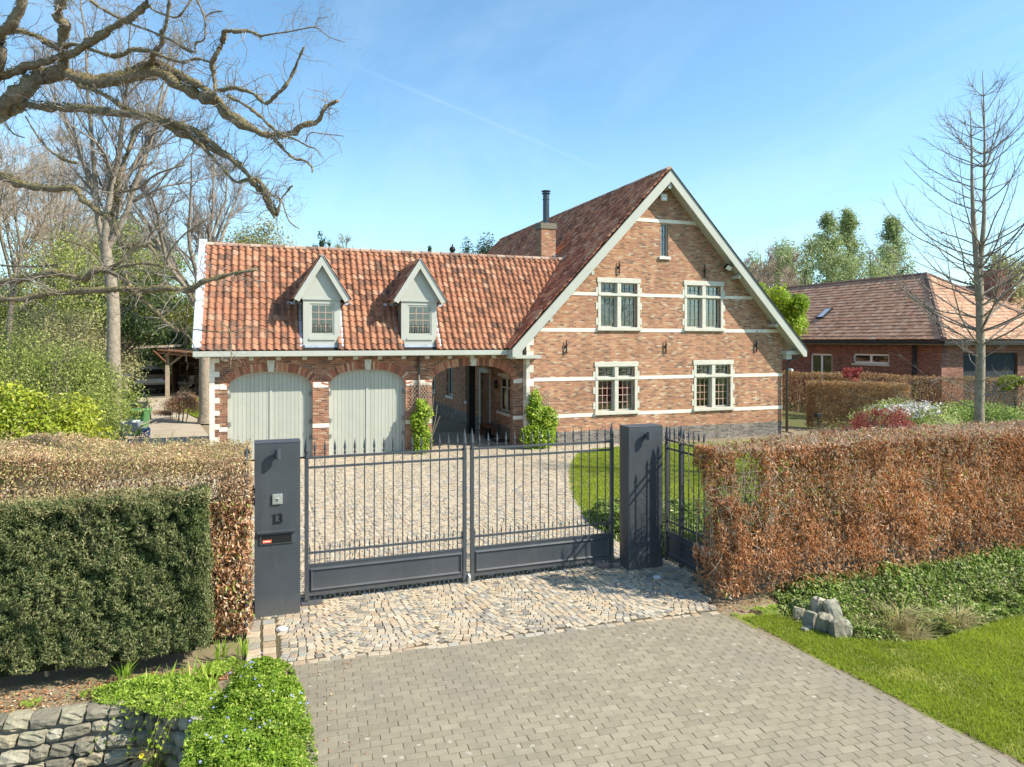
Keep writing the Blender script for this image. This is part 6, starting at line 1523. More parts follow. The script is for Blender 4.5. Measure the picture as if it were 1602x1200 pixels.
# --- old oak whose limbs reach in from the left, its trunk stands outside the picture
oak = tag(empty('oak_tree', (0, 0, 0)), 'gnarled mossy bare branches of an old oak reaching in from the left', 'tree')
def limb(pts):
    """(pixel x, pixel y, distance, diameter in pixels) -> world points and radii"""
    return [tuple(P(a, b_, d)) for a, b_, d, w in pts], [w / FPX * d * .39 for a, b_, d, w in pts]
TR = P(-330, HY, 11.5)
LIMBS = [
  # thick limb from the trunk, forking near the left edge
  [(-330, 330, 11.5, 62), (-160, 240, 10.6, 50), (-40, 195, 10.0, 42), (10, 165, 9.8, 34), (50, 128, 9.7, 30), (75, 118, 9.7, 27), (110, 118, 9.6, 24), (150, 128, 9.5, 22), (190, 124, 9.4, 22), (235, 113, 9.3, 23), (262, 122, 9.2, 22), (300, 145, 9.1, 21), (335, 162, 9.0, 20), (362, 182, 8.9, 20), (395, 202, 8.8, 17), (425, 213, 8.8, 14), (455, 209, 8.7, 11), (475, 196, 8.6, 10), (497, 190, 8.6, 10), (505, 172, 8.5, 8), (515, 164, 8.5, 7), (528, 158, 8.4, 6)],
  [(300, 130, 9.15, 9), (262, 106, 9.3, 13), (236, 100, 9.4, 15), (205, 112, 9.5, 16), (175, 120, 9.6, 14), (130, 122, 9.7, 14)],
  [(262, 106, 9.3, 13), (300, 128, 9.1, 15), (322, 142, 9.0, 14), (345, 160, 8.9, 10), (358, 178, 8.85, 7)],
  # second limb
  [(-330, 300, 11.5, 50), (-120, 215, 10.4, 34), (10, 175, 9.9, 24), (40, 165, 9.8, 17), (90, 167, 9.6, 16), (140, 172, 9.4, 16), (190, 178, 9.2, 15), (230, 182, 9.1, 15), (262, 195, 9.0, 15), (300, 215, 8.9, 15), (335, 234, 8.8, 13), (360, 246, 8.7, 12), (378, 262, 8.7, 11), (392, 278, 8.6, 9), (399, 290, 8.6, 12), (412, 305, 8.6, 11), (425, 330, 8.5, 8), (430, 342, 8.5, 5)],
  [(120, 132, 9.5, 10), (160, 146, 9.4, 9), (190, 165, 9.3, 9), (215, 178, 9.1, 9), (250, 190, 9.0, 9), (285, 205, 8.9, 8), (310, 222, 8.8, 7), (330, 245, 8.8, 7), (350, 265, 8.7, 6), (368, 285, 8.7, 7), (385, 282, 8.6, 7), (405, 283, 8.6, 8), (425, 305, 8.6, 4), (438, 312, 8.6, 3)],
  [(240, 178, 9.1, 9), (270, 192, 8.9, 12), (305, 205, 8.8, 12), (330, 222, 8.8, 8), (352, 240, 8.7, 6)],
  # rising limbs at the top left
  [(-60, 190, 10.3, 30), (-5, 105, 9.6, 22), (0, 55, 9.4, 20), (15, 42, 9.3, 19), (28, 18, 9.2, 18), (38, -10, 9.1, 16)],
  [(75, 118, 9.7, 20), (100, 100, 9.5, 17), (98, 78, 9.4, 17), (100, 52, 9.3, 18), (102, 38, 9.2, 16), (90, 26, 9.2, 17), (94, 8, 9.1, 18), (100, -20, 9.0, 16)],
  [(-60, 160, 10.3, 20), (0, 122, 9.8, 16), (40, 105, 9.6, 14), (75, 95, 9.5, 14), (112, 86, 9.3, 15), (140, 68, 9.2, 15), (175, 45, 9.0, 14), (210, 25, 8.9, 13), (228, 8, 8.8, 12), (240, -15, 8.8, 11)],
  [(0, 50, 9.6, 12), (30, 48, 9.5, 11), (60, 58, 9.5, 11), (85, 72, 9.4, 12), (120, 70, 9.3, 8), (150, 80, 9.2, 8), (178, 88, 9.1, 9), (210, 78, 9.0, 9), (240, 82, 8.9, 8), (262, 92, 8.9, 7), (285, 97, 8.8, 6), (308, 92, 8.7, 6), (330, 98, 8.7, 5)],
  [(236, 100, 9.3, 10), (242, 82, 9.0, 10), (252, 68, 8.9, 9), (255, 50, 8.8, 8), (262, 28, 8.7, 7), (266, -10, 8.6, 7)],
  [(130, -12, 9.2, 6), (150, 8, 9.1, 6), (175, 22, 9.0, 6), (205, 38, 8.9, 6), (240, 50, 8.8, 5), (270, 65, 8.7, 5), (303, 82, 8.6, 6), (306, 68, 8.6, 4), (320, 60, 8.5, 4), (320, 30, 8.5, 4), (306, -5, 8.5, 4)],
  [(320, 28, 8.5, 3), (332, 20, 8.5, 3), (348, 17, 8.4, 2)],
  [(235, 8, 8.8, 4), (240, 16, 8.8, 4), (272, 27, 8.7, 4), (285, 20, 8.6, 4), (302, -5, 8.6, 4)],
  [(283, 25, 8.7, 2.5), (292, 52, 8.6, 2.5), (300, 85, 8.6, 2)],
  # upright hook with the long whip
  [(332, 160, 8.9, 9), (336, 145, 8.8, 9), (336, 125, 8.8, 8), (332, 100, 8.7, 9), (340, 82, 8.6, 9), (349, 62, 8.6, 9), (353, 49, 8.5, 9), (372, 50, 8.4, 7), (392, 49, 8.4, 7), (406, 56, 8.3, 6), (425, 53, 8.2, 3), (455, 49, 8.1, 2.6), (493, 43, 8.0, 2.4), (515, 58, 8.0, 1.8), (540, 66, 7.9, 1.2)],
  [(493, 43, 8.0, 1.8), (497, 30, 8.0, 1.6), (505, 28, 8.0, 1.4), (514, 26, 8.0, 1.2)],
  [(340, 142, 8.8, 7), (362, 138, 8.7, 8), (378, 140, 8.6, 7), (398, 148, 8.5, 6), (415, 162, 8.4, 7), (430, 150, 8.3, 7), (446, 135, 8.2, 7), (458, 115, 8.2, 6), (466, 95, 8.1, 5), (475, 74, 8.0, 4.5)],
  [(356, 150, 8.8, 7), (380, 162, 8.7, 7), (400, 176, 8.6, 7), (420, 195, 8.6, 7), (440, 210, 8.5, 7), (462, 218, 8.4, 4), (480, 228, 8.4, 3.5), (495, 234, 8.3, 2.5), (503, 246, 8.3, 2)],
  [(425, 213, 8.8, 8), (445, 235, 8.7, 6), (460, 248, 8.7, 5), (478, 252, 8.6, 4.5), (488, 262, 8.6, 4), (488, 270, 8.6, 3)],
  [(478, 222, 8.4, 2.5), (485, 208, 8.3, 2.2), (510, 210, 8.2, 2), (538, 213, 8.1, 1.6)], [(515, 212, 8.2, 1.5), (530, 225, 8.2, 1.2), (535, 240, 8.2, 1)],
  # curling twig group above the roof
  [(405, 283, 8.6, 6), (420, 310, 8.5, 8), (432, 335, 8.4, 9), (440, 312, 8.4, 4), (452, 296, 8.4, 4), (458, 290, 8.3, 3)],
  [(418, 308, 8.5, 3), (432, 306, 8.5, 3), (442, 318, 8.4, 3), (452, 345, 8.4, 3), (468, 358, 8.3, 2)],
  # mid limb entering at y 275
  [(-330, 350, 11.5, 44), (-100, 300, 9.8, 26), (-20, 278, 9.2, 17), (5, 276, 9.1, 16), (35, 288, 9.0, 14), (75, 295, 8.9, 14), (115, 296, 8.8, 13), (130, 312, 8.7, 11), (150, 328, 8.7, 11), (170, 340, 8.6, 12), (180, 355, 8.6, 12), (188, 378, 8.6, 12), (200, 386, 8.5, 13), (225, 382, 8.5, 9), (240, 392, 8.4, 6), (248, 408, 8.4, 4)],
  [(172, 345, 8.6, 11), (180, 322, 8.6, 10), (184, 290, 8.5, 10), (192, 262, 8.5, 10), (202, 235, 8.4, 9), (212, 200, 8.4, 7), (235, 190, 8.3, 3)],
  [(185, 300, 8.6, 6), (215, 295, 8.5, 5), (245, 272, 8.4, 4), (290, 258, 8.3, 2.5)],
  [(225, 380, 8.5, 6), (240, 362, 8.4, 4), (252, 350, 8.4, 4), (268, 318, 8.4, 2.2), (275, 300, 8.3, 1.6)],
  # lower pair of heavy limbs with moss
  [(-330, 400, 11.0, 44), (-120, 420, 9.4, 24), (-20, 445, 8.8, 15), (0, 443, 8.7, 14), (40, 436, 8.6, 13), (85, 428, 8.5, 14), (130, 436, 8.4, 11), (148, 424, 8.3, 12), (168, 422, 8.3, 14), (190, 432, 8.2, 10), (205, 448, 8.2, 9), (225, 470, 8.1, 9), (245, 488, 8.1, 8), (268, 512, 8.0, 8), (280, 518, 8.0, 10)],
  [(-330, 420, 10.8, 36), (-120, 460, 9.0, 20), (-10, 470, 8.4, 11), (50, 464, 8.3, 11), (100, 458, 8.2, 11), (160, 454, 8.1, 12), (215, 452, 8.0, 12), (270, 453, 7.9, 11), (298, 452, 7.9, 11), (320, 440, 7.8, 9), (350, 432, 7.8, 8), (378, 426, 7.7, 7), (402, 421, 7.7, 5)],
  [(282, 455, 7.9, 8), (300, 458, 7.9, 5), (305, 470, 7.9, 4), (300, 478, 7.9, 3)],
  [(165, 425, 8.3, 9), (188, 410, 8.2, 7), (210, 390, 8.2, 6), (238, 378, 8.2, 5)],
  [(190, 418, 8.2, 5), (225, 412, 8.1, 5), (260, 418, 8.0, 5), (280, 424, 8.0, 4), (290, 440, 8.0, 2.5)],
  [(258, 418, 8.1, 4), (265, 395, 8.0, 3.5), (285, 370, 8.0, 3), (305, 355, 7.9, 2.5), (335, 335, 7.9, 1.5)],
  [(0, 415, 8.8, 4), (50, 417, 8.7, 3.5), (90, 414, 8.6, 2.5)], [(95, 375, 8.6, 3), (130, 385, 8.5, 4), (152, 402, 8.5, 3.5), (162, 418, 8.4, 3)],
  [(280, 515, 8.0, 4), (310, 516, 7.9, 2.2), (350, 520, 7.9, 2), (395, 512, 7.9, 1.6), (430, 520, 7.8, 1)],
  [(285, 518, 8.0, 4), (298, 530, 7.9, 3), (305, 548, 7.9, 1.6)],
  [(345, 505, 7.8, 1.5), (358, 515, 7.8, 3), (362, 540, 7.8, 2.6), (360, 580, 7.8, 2)], [(362, 552, 7.8, 1.2), (378, 568, 7.8, .8)],
  [(0, 180, 9.6, 3), (20, 208, 9.4, 3), (38, 215, 9.3, 2.5)], [(40, 182, 9.3, 3), (60, 215, 9.1, 3.5), (78, 235, 9.0, 5), (100, 250, 8.9, 7), (120, 255, 8.8, 7)],
]
from mathutils.interpolate import poly_3d_calc
def catmull(pts, rads, sub=4):
    p_ = np.array(pts); r_ = np.array(rads); out = []; ro = []; n = len(p_)
    for i in range(n - 1):
        a, b_, c, d = p_[max(i - 1, 0)], p_[i], p_[i + 1], p_[min(i + 2, n - 1)]
        for s_ in range(sub):
            t = s_ / sub; out.append(.5 * ((2 * b_) + (-a + c) * t + (2 * a - 5 * b_ + 4 * c - d) * t * t + (-a + 3 * b_ - 3 * c + d) * t ** 3)); ro.append(r_[i] * (1 - t) + r_[i + 1] * t)
    out.append(p_[-1]); ro.append(r_[-1]); return np.array(out), np.array(ro)
og = np.random.default_rng(5)
lim = MB(); spur_st = []; spur_dir = []; spur_r = []
for L in LIMBS:
    pts, rads = limb(L); pts, rads = catmull(pts, rads, 4)
    jit = og.normal(0, 1, pts.shape) * rads[:, None] * .2; pts = pts + jit
    kn = 1 + .22 * og.normal(0, 1, len(rads)).clip(-1, 1.6); rads = rads * np.where(rads > .012, kn, 1)
    lim.tube([tuple(q) for q in pts], [float(q) for q in rads], 9 if rads.max() > .05 else 6)
    for i in range(1, len(pts)):
        if P is None: break
        seg = pts[i] - pts[i - 1]; m = og.poisson(np.linalg.norm(seg) * 20)
        for _ in range(m):
            f = og.random(); spur_st.append(pts[i - 1] + seg * f); sd = og.normal(0, 1, 3); sd -= sd.dot(unit(seg)) * unit(seg) * .6; sd[2] += .35; spur_dir.append(unit(sd)); spur_r.append(min(rads[i] * .5, .010))
# rough bark, moss and lichen tufts on the heavy limbs
mp_, mn_ = [], []
for L in LIMBS:
    pts, rads = limb(L); pts, rads = catmull(pts, rads, 4)
    for i in range(1, len(pts)):
        if rads[i] < .022: continue
        seg = pts[i] - pts[i - 1]; m = int(np.linalg.norm(seg) * rads[i] * 9500); f = og.random((m, 1)); d_ = og.normal(0, 1, (m, 3)) + [0, 0, .5]; tt_ = unit(seg); d_ = unit(d_ - (d_ @ tt_)[:, None] * tt_)
        mp_.append(pts[i - 1] + seg * f + d_ * (rads[i - 1] * (1 - f) + rads[i] * f) * (1.0 + .12 * og.random((m, 1)))); mn_.append(d_)
mp_ = np.concatenate(mp_); mn_ = np.concatenate(mn_)
keep = vnoise(mp_, 6, 77) > .35; mp_, mn_ = mp_[keep], mn_[keep]
M['moss'] = leafmat('moss', [(0, (0.12, 0.09, 0.05)), (0.4, (0.23, 0.185, 0.09)), (0.8, (0.30, 0.26, 0.09)), (1, (0.42, 0.39, 0.27))], 0.1, 0.8, 0.1)
leaves('moss_tufts', mp_, mn_, .026, .45, M['moss'], oak, .8)['kind'] = 'stuff'
# trunk down to the ground
tb = [tuple(TR * [1, 1, 0] + np.array([0, 0, z_])) for z_ in (0, .6, 1.6, 2.8, 3.9, 4.8, 5.6)]
lim.tube(tb, [.62, .46, .42, .40, .42, .44, .25], 16)
obj('limbs', lim.mesh('limbs'), M['oak_bark'], oak, smooth=True)
st = np.array(spur_st); dr = np.array(spur_dir); rr_ = np.array(spur_r); N = len(st)
S1, Q1 = grow(st, dr, og.uniform(.10, .50, N), rr_ * .55, rr_ * .25, 5, .3, .02, og)
s_, d_, q_, tt, _ = offshoots(S1, Q1, 3, (.5, 1.2), .2, 1, og); S2, Q2 = grow(s_, d_, og.uniform(.05, .22, len(s_)), q_ * .7, np.full(len(s_), .0012), 4, .3, .02, og)
obj('spurs', tubes_mesh('spurs', [(S1, Q1, 4), (S2, Q2, 3)]), M['twig_grey'], oak, smooth=True)['kind'] = 'stuff'

# --- bare trees behind the left side
bare_tree('lime_tree', gp(178, 690), 15.6, 'tall bare lime tree with grey trunk left of the garage, standing by the drive', .25, 11, 6, .45, .5, 9, 9, 7, .60, M['twig_grey'], M['trunk'], None, .006, .07, (.01, 0))
bare_tree('lime_tree', gp(322, 662), 13.0, 'bare tree with forked crown rising behind the left end of the garage roof', .26, 23, 6, .42, .8, 9, 10, 7, .60, M['twig_grey'], M['trunk'], None, .007, .07)
spec = [(120, 40, 15.5, 31), (60, 38, 15, 32), (25, 44, 17, 33), (95, 52, 18, 34), (-30, 36, 15, 35), (150, 60, 18, 36), (235, 62, 16, 37), (5, 30, 12.5, 38)]
wl2 = ['bare woodland tree left of the tall lime, behind the green bushes', 'thin bare tree above the light green bushes', 'bare tree at the left picture edge behind the bushes', 'tall thin bare tree far behind the lime', 'bare tree partly cut by the left picture edge', 'far bare tree just behind the lime trunk', 'far bare tree between the lime and the garage roof', 'near bare tree above the yellow green laurel']
for (px, d, h, sd), lb in zip(spec, wl2):
    bare_tree('bare_tree', base_of(px, d), h, lb, .14, sd, 4, .45, .30, 8, 7, 5, .62, M['twig'], M['bark'], 'bare woodland trees behind the bushes', .010, .05, twigl=(.4, 1.1))
# leafing background trees, left
leafy('leafing_tree', 175, 44, 12.5, 4.3, 'olive green leafing tree behind the lime trunk', M['olive_leaf'], 26000, .15, 2.5, .2, 26, 41, group='leafing trees behind the left drive', hollow=.2)
leafy('leafing_tree', 130, 50, 10.5, 4.5, 'olive brown leafing tree over the light green bushes', M['olive_leaf'], 24000, .16, 1.5, .2, 26, 42, group='leafing trees behind the left drive', hollow=.2)
leafy('leafing_tree', 45, 46, 8.0, 4.6, 'low olive green tree at the far left', M['olive_leaf'], 22000, .16, .8, .2, 24, 43, group='leafing trees behind the left drive', hollow=.2)
leafy('leafing_tree', 292, 48, 8.0, 3.2, 'yellow green tree over the carport roof', M['yellow_leaf'], 9000, .13, 3.6, .15, 20, 44, hollow=.2)
leafy('conifer', 184, 36, 6.8, 3.3, 'dark green conifer branches over the parked car', M['dark_leaf'], 13000, .13, 3.2, .2, 22, 45, hollow=.2)
leafy('dark_bush', 285, 52, 5.8, 3.4, 'dark evergreen shrub behind the carport', M['dark_leaf'], 12000, .16, .2, .15, 18, 46, 'shrub', hollow=.3)
leafy('dark_bush', 205, 55, 6.8, 4.8, 'dark evergreen mass behind the parked car', M['dark_leaf'], 14000, .18, .2, .15, 20, 47, 'shrub', hollow=.3)
leafy('leafing_tree', 192, 38, 10.8, 3.4, 'yellow green leafing tree between the two lime trees', M['shrub_leaf'], 22000, .12, 3.5, .15, 26, 57, hollow=.15)
leafy('leafing_tree', 85, 33, 9.8, 3.3, 'spring green tree behind the light green bushes', M['shrub_leaf'], 16000, .11, 2.0, .15, 28, 58, hollow=.15)
leafy('pine_tree', 395, 45, 11.6, 3.9, 'olive pine crown rising behind the tiled garage roof', M['olive_leaf'], 11000, .15, 4.5, .2, 22, 48, hollow=.1)
leafy('pine_tree', 425, 49, 11.6, 3.0, 'dark green pine crown right of the olive one behind the garage roof', M['dark_leaf'], 8000, .15, 5, .2, 16, 49, hollow=.2)
leafy('round_shrub', 40, 19.5, 4.5, 1.7, 'small round yellow green bush', M['yellow_leaf'], 100, .1, 3.9, .05, 4, 50, 'shrub') if False else None
# bushes at the left edge, in front of the woodland
leafy('green_bush', 75, 17.5, 3.9, 2.5, 'large light green bush behind the left hedge', M['shrub_leaf'], 30000, .062, .3, .05, 40, 51, 'shrub', hollow=.3, small=.34)
leafy('green_bush', 118, 19.0, 3.35, 1.5, 'light green bush in front of the lime trunk', M['shrub_leaf'], 24000, .062, .2, .05, 34, 52, 'shrub', hollow=.3, small=.36)
leafy('green_bush', -40, 18, 3.9, 2.4, 'green bush at the left picture edge', M['shrub_leaf'], 15000, .07, .2, .05, 30, 53, 'shrub', hollow=.3)
leafy('green_bush', 110, 27, 5.1, 2.4, 'taller olive bush behind the light green bushes', M['olive_leaf'], 14000, .09, .4, .05, 26, 54, 'shrub', hollow=.3)
leafy('laurel_bush', 35, 13.8, 2.60, 1.5, 'yellow green laurel bush behind the left hedge', M['yellow_leaf'], 17000, .085, .4, .05, 26, 55, 'shrub', hollow=.45, small=.4)
leafy('laurel_bush', 168, 24.5, 2.2, .9, 'dark leafy shrub at the foot of the lime tree', M['shrub_leaf'], 8000, .07, .1, .04, 16, 56, 'shrub', hollow=.3)
# dense tangle of fine growth between, reads as one mass
cover('undergrowth', [tuple(P(-80, HY, 34)[:2]), tuple(P(200, HY, 34)[:2]), tuple(P(230, HY, 70)[:2]), tuple(P(-150, HY, 70)[:2])], 60000, 6.0, flat, .22, .5, M['olive_leaf'], 'olive brown thicket behind the left bushes', 'thicket', freq=.25)
# shrubs by the drive
leafy('brown_shrub', 285, 30, 1.5, 1.0, 'round brown leafless shrub beside the side drive', M['brown_leaf'], 5000, .06, .1, .03, 18, 61, 'shrub', hollow=.2)
leafy('brown_shrub', 268, 31, .75, .8, 'low brown heather at the curve of the side drive', M['brown_leaf'], 3000, .05, .0, .02, 12, 62, 'shrub', hollow=.2)
leafy('green_plant', 200, 30, 1.5, .45, 'slim green plant beside the car', M['ivy'], 1200, .09, .1, .02, 8, 63, 'shrub', hollow=.2)

# ------------------------------------------------------------------ carport, cars, bins
def carport():
    x0, y0 = gp(262, 622); t = tag(empty('carport', (x0, y0, 0)), 'open wooden carport with lean-to roof at the end of the side drive', 'carport')
    def post(x, y, h, r=.11): return MB().box(x - r, x + r, y - r, y + r, 0, h).build('post', M['wood_grey'], t)
    post(0, 0, 3.05); post(3.6, 0, 2.4); post(0, 6, 3.0); post(7, 0, 2.2)
    br = MB(); br.tube([(.1, 0, 2.0), (.85, 0, 2.62)], .07, 5); br.build('brace', M['wood_grey'], t)
    br = MB(); br.tube([(0, -.1, 2.1), (-.65, -.9, 2.9)], .06, 5); br.build('brace', M['wood_dark'], t)
    MB().prism([(-.5, 2.72), (7.6, 1.95), (7.6, 2.10), (-.5, 2.90)], -.5, -.34, 'y').build('fascia', M['wood_dark'], t)
    MB().prism([(-.5, 2.92), (7.6, 2.12), (7.6, 2.18), (-.5, 3.0)], -.6, 6.6, 'y').build('roof', M['wood_dark'], t)
    MB().prism([(-2.4, 3.02), (0.2, 3.10), (.2, 3.24), (-2.4, 3.14)], -.6, 6.2, 'y').build('roof', M['wood_grey'], t)
    for k_ in range(15): MB().box(.1, 7.2, 6.0, 6.04, .05 + k_ * .17, .05 + k_ * .17 + .155).build('plank', M['wood_dark'], t)
    for k_ in range(14): MB().box(7.1, 7.14, .1, 6, .05 + k_ * .17, .05 + k_ * .17 + .155).build('plank', M['wood_dark'], t)
    for k_ in range(15): MB().box(-.03, .03, 2.4, 6, .05 + k_ * .18, .05 + k_ * .18 + .165).build('plank', M['wood_dark'], t)
carport()
def wheel(par, x, y, z, r, w, nm='wheel'):
    o = MB().lathe([(r * .55, -w / 2), (r * .96, -w / 2), (r, -w * .3), (r, w * .3), (r * .96, w / 2), (r * .55, w / 2)], sides=18).build(nm, M['tyre'], par, loc=(x, y, z), rot=(0, R(90), 0))
    MB().lathe([(0, -w * .3), (r * .5, -w * .42), (r * .6, -w * .3), (r * .6, w * .3), (r * .5, w * .42), (0, w * .3)], sides=10).build('rim', M['steel'], o)
def suv(loc, rz, mat, lab, Wd=1.95, boxy=False):
    t = tag(empty('parked_car', (*loc, 0), rz), lab, 'car')
    # seen from behind: rear at y = 0, front towards +y
    if not boxy: side = [(0.02, .45), (-.03, .75), (0.0, 1.0), (.12, 1.12), (.42, 1.60), (.75, 1.70), (2.2, 1.72), (2.9, 1.50), (3.5, 1.12), (4.5, 1.0), (4.72, .75), (4.7, .42), (4.2, .30), (.4, .30)]
    else: side = [(0, .5), (-.02, 1.1), (.25, 1.16), (1.1, 1.2), (1.35, 1.78), (1.6, 1.9), (4.0, 1.9), (4.1, 1.85), (4.15, .5), (3.9, .4), (.2, .4)]
    bm = bmesh.new(); half = Wd / 2
    rings = []
    for fx, sc in ((-1, .90), (-.93, .985), (.93, .985), (1, .90)):
        vs_ = []
        for y, z in side:
            tp_ = 1 - .16 * max(0, (z - 1.05) / .65)
            yy = 2.3 + (y - 2.3) * (.97 if sc < .95 else 1); zz_ = .9 + (z - .9) * sc
            vs_.append(bm.verts.new((fx * half * tp_, yy, zz_)))
        rings.append(vs_)
    n = len(side)
    for a, b_ in zip(rings, rings[1:]):
        for i in range(n): bm.faces.new((a[i], a[(i + 1) % n], b_[(i + 1) % n], b_[i]))
    bm.faces.new(rings[0]); bm.faces.new(rings[-1][::-1])
    bmesh.ops.recalc_face_normals(bm, faces=bm.faces)
    me = bpy.data.meshes.new('body'); bm.to_mesh(me); bm.free(); obj('body', me, mat, t, smooth=False)
    if not boxy:
        MB().prism([(-.74 * half, 1.545), (.74 * half, 1.545), (.86 * half, 1.17), (-.86 * half, 1.17)], 0, .012, 'y').build('rear_window', M['black'], t, loc=(0, .13, -.02), rot=(R(0), 0, 0)).rotation_euler = (R(-31), 0, 0)
        t.children[-1].location = (0, -.62, .30)
        for sx_ in (-1, 1): MB().box(sx_ * half * .93 - .20, sx_ * half * .93 + .06, -.05, .10, .93, 1.05).build('tail_light', M['red_lamp'], t, bevel=.01)
        MB().box(-.26, .26, -.055, -.03, .86, .97).build('number_plate', M['whiteplastic'], t); MB().box(-half * .9, half * .9, -.07, .2, .42, .62).build('bumper', M['iron'], t, bevel=.03)
        for sx_ in (-1, 1): MB().prism([(.6, 1.20), (3.2, 1.18), (2.75, 1.50), (2.2, 1.62), (.85, 1.6)], sx_ * half * .90 - .01, sx_ * half * .90 + .01, 'x').build('side_window', M['black'], t)
        wy = (.85, 3.75); wr = .37
    else:
        MB().box(-half * .78, half * .78, 1.12, 1.30, 1.28, 1.72).build('windscreen', M['black'], t); MB().box(-.42, .42, -.06, .0, .72, 1.05).build('grille', M['black'], t)
        for sx_ in (-1, 1): MB().lathe([(0, 0), (.12, 0), (.12, .03), (0, .05)], sides=14).build('headlight', M['steel'], t, loc=(sx_ * .62, -.02, .9), rot=(R(90), 0, 0))
        MB().box(-half, half, -.14, -.04, .5, .62).build('bumper', M['whiteplastic'], t, bevel=.02); wy = (.75, 3.4); wr = .38
    for sx_ in (-1, 1):
        for y in wy: wheel(t, sx_ * (half - .12), y, wr, wr, .24)
    return t
x0, y0 = gp(235, 617)
suv((x0, y0), R(14), M['car_paint'], 'silver grey parked car seen from behind beside the carport post')
x0, y0 = gp(286, 614)
suv((x0 - .2, y0 + 1.2), R(0), M['car_beige'], 'beige old off-road car under the carport roof', 1.7, True)
def wheelie_bin(x, y, rz, mat, lab, s=1.0):
    t = tag(empty('wheelie_bin', (x, y, 0), rz), lab, 'bin'); t.scale = (s, s, s)
    V = []; F = []
    for z, wx, wy in ((.06, .20, .20), (.80, .26, .28), (.80, .28, .30), (.90, .28, .31)):
        V += [(-wx, -wy, z), (wx, -wy, z), (wx, wy, z), (-wx, wy, z)]
    for r_ in range(3): F += [(r_ * 4 + k_, r_ * 4 + (k_ + 1) % 4, r_ * 4 + 4 + (k_ + 1) % 4, r_ * 4 + 4 + k_) for k_ in range(4)]
    F += [(3, 2, 1, 0), (12, 13, 14, 15)]
    MB().add(V, F).build('body', mat, t, bevel=.012)
    l_ = MB(); l_.prism([(-.34, .90), (-.33, .94), (0, 1.0), (.33, .97), (.34, .90)], -.30, .30, 'x'); l_.build('lid', mat, t, bevel=.012)
    MB().tube([(-.22, .37, .93), (.22, .37, .93)], .016, 8).build('handle', mat, t)
    for sx_ in (-1, 1): wheel(t, sx_ * .22, .22, .10, .10, .05)
x, y = gp(219, 681); wheelie_bin(x, y, R(-15), M['bin_green'], 'green wheelie bin in front of the black one on the side drive')
x, y = gp(212, 672); wheelie_bin(x, y + .2, R(-15), M['bin_black'], 'black wheelie bin half hidden behind the green one', 1.08)
# barrow with jerrycans beside the bins
x, y = gp(196, 688); t = tag(empty('wheelbarrow', (x, y, 0), R(25)), 'grey wheelbarrow standing left of the green bin', 'wheelbarrow')
b_ = MB(); V = []
for z, w, l in ((.30, .22, .30), (.62, .36, .50)): V += [(-l, -w, z), (l, -w, z), (l + .1, w, z), (-l, w, z)]
b_.add(V, [(0, 1, 2, 3), (0, 1, 5, 4), (1, 2, 6, 5), (2, 3, 7, 6), (3, 0, 4, 7)]); o = b_.build('tub', M['lead'], t)
sm = o.modifiers.new('s', 'SOLIDIFY'); sm.thickness = .01
for sy in (-1, 1): MB().tube([(-.55, sy * .1, .2), (.2, sy * .22, .3), (.95, sy * .3, .58)], .018, 6).build('handle', M['wood_grey'], t); MB().tube([(.35, sy * .24, .36), (.42, sy * .26, 0.02)], .016, 6).build('leg', M['iron'], t)
wheel(t, -.6, 0, .18, .18, .08)
t.children[-1].rotation_euler = (R(90), 0, 0)
for k_, (dx, dy, dz) in enumerate(((.1, .0, .38), (.62, .35, .0))):
    b_ = MB(); b_.box(-.12, .12, -.09, .09, 0, .34); b_.lathe([(.03, .34), (.03, .39), (0, .39)], .06, 0, 8); o = b_.build('jerrycan', M['blue'], None, loc=(x + dx, y + dy, dz), bevel=.02)
    tag(o, ['blue plastic jerrycan lying in the wheelbarrow', 'blue and white jerrycan on the ground beside the green bin'][k_], 'jerrycan')
# cantilever pole
xa, ya = gp(237, 664); p1 = P(235, 640, 29.4)
pa = tag(empty('parasol_pole', (xa, ya, 0)), 'thin curved dark pole with folded blue cloth over the side drive', 'pole')
A = [P(236, 664, 29.0), P(235, 645, 29.0), P(230, 625, 29.0), P(221, 608, 29.0), P(208, 598, 29.0), P(196, 592, 29.0), P(186, 590, 29.0)]
a_, r_ = catmull([p_ - np.array([xa, ya, 0]) for p_ in A], [.03] * 7, 4)
MB().tube([tuple(q) for q in a_], .028, 6).build('pole', M['iron'], pa)
b_ = P(190, 590, 29.0) - np.array([xa, ya, 0])
MB().prism([(b_[0] - .35, b_[2]), (b_[0] + .35, b_[2] + .02), (b_[0] + .2, b_[2] + .10), (b_[0] - .3, b_[2] + .14)], b_[1] - .1, b_[1] + .3, 'y').build('cloth', M['blue'], pa)
x, y = gp(198, 645); cb = MB(); cb.box(-.9, .1, 0, .05, 0, 1.5); o = cb.build('shed_panel', M['iron'], None, loc=(x, y, 0), rot=(0, 0, R(15))); tag(o, 'dark fence panel between lime trunk and drive', 'panel')
x, y = gp(197, 652); tag(MB().box(-.06, .06, -.06, .06, 0, 1.6).build('fence_post', M['wood_grey'], None, loc=(x, y, 0)), 'grey wooden post at the left edge of the side drive', 'post')

# ------------------------------------------------------------------ neighbour on the right
bx, by = 24.97, 5.88; w = 4.6; ze, zr = 3.55, 7.0
bung = tag(empty('bungalow', (bx, by, 0)), 'neighbouring low red brick bungalow with large hipped tile roof', 'house')
e = w + .0; wi = w - .55
yb_ = 16
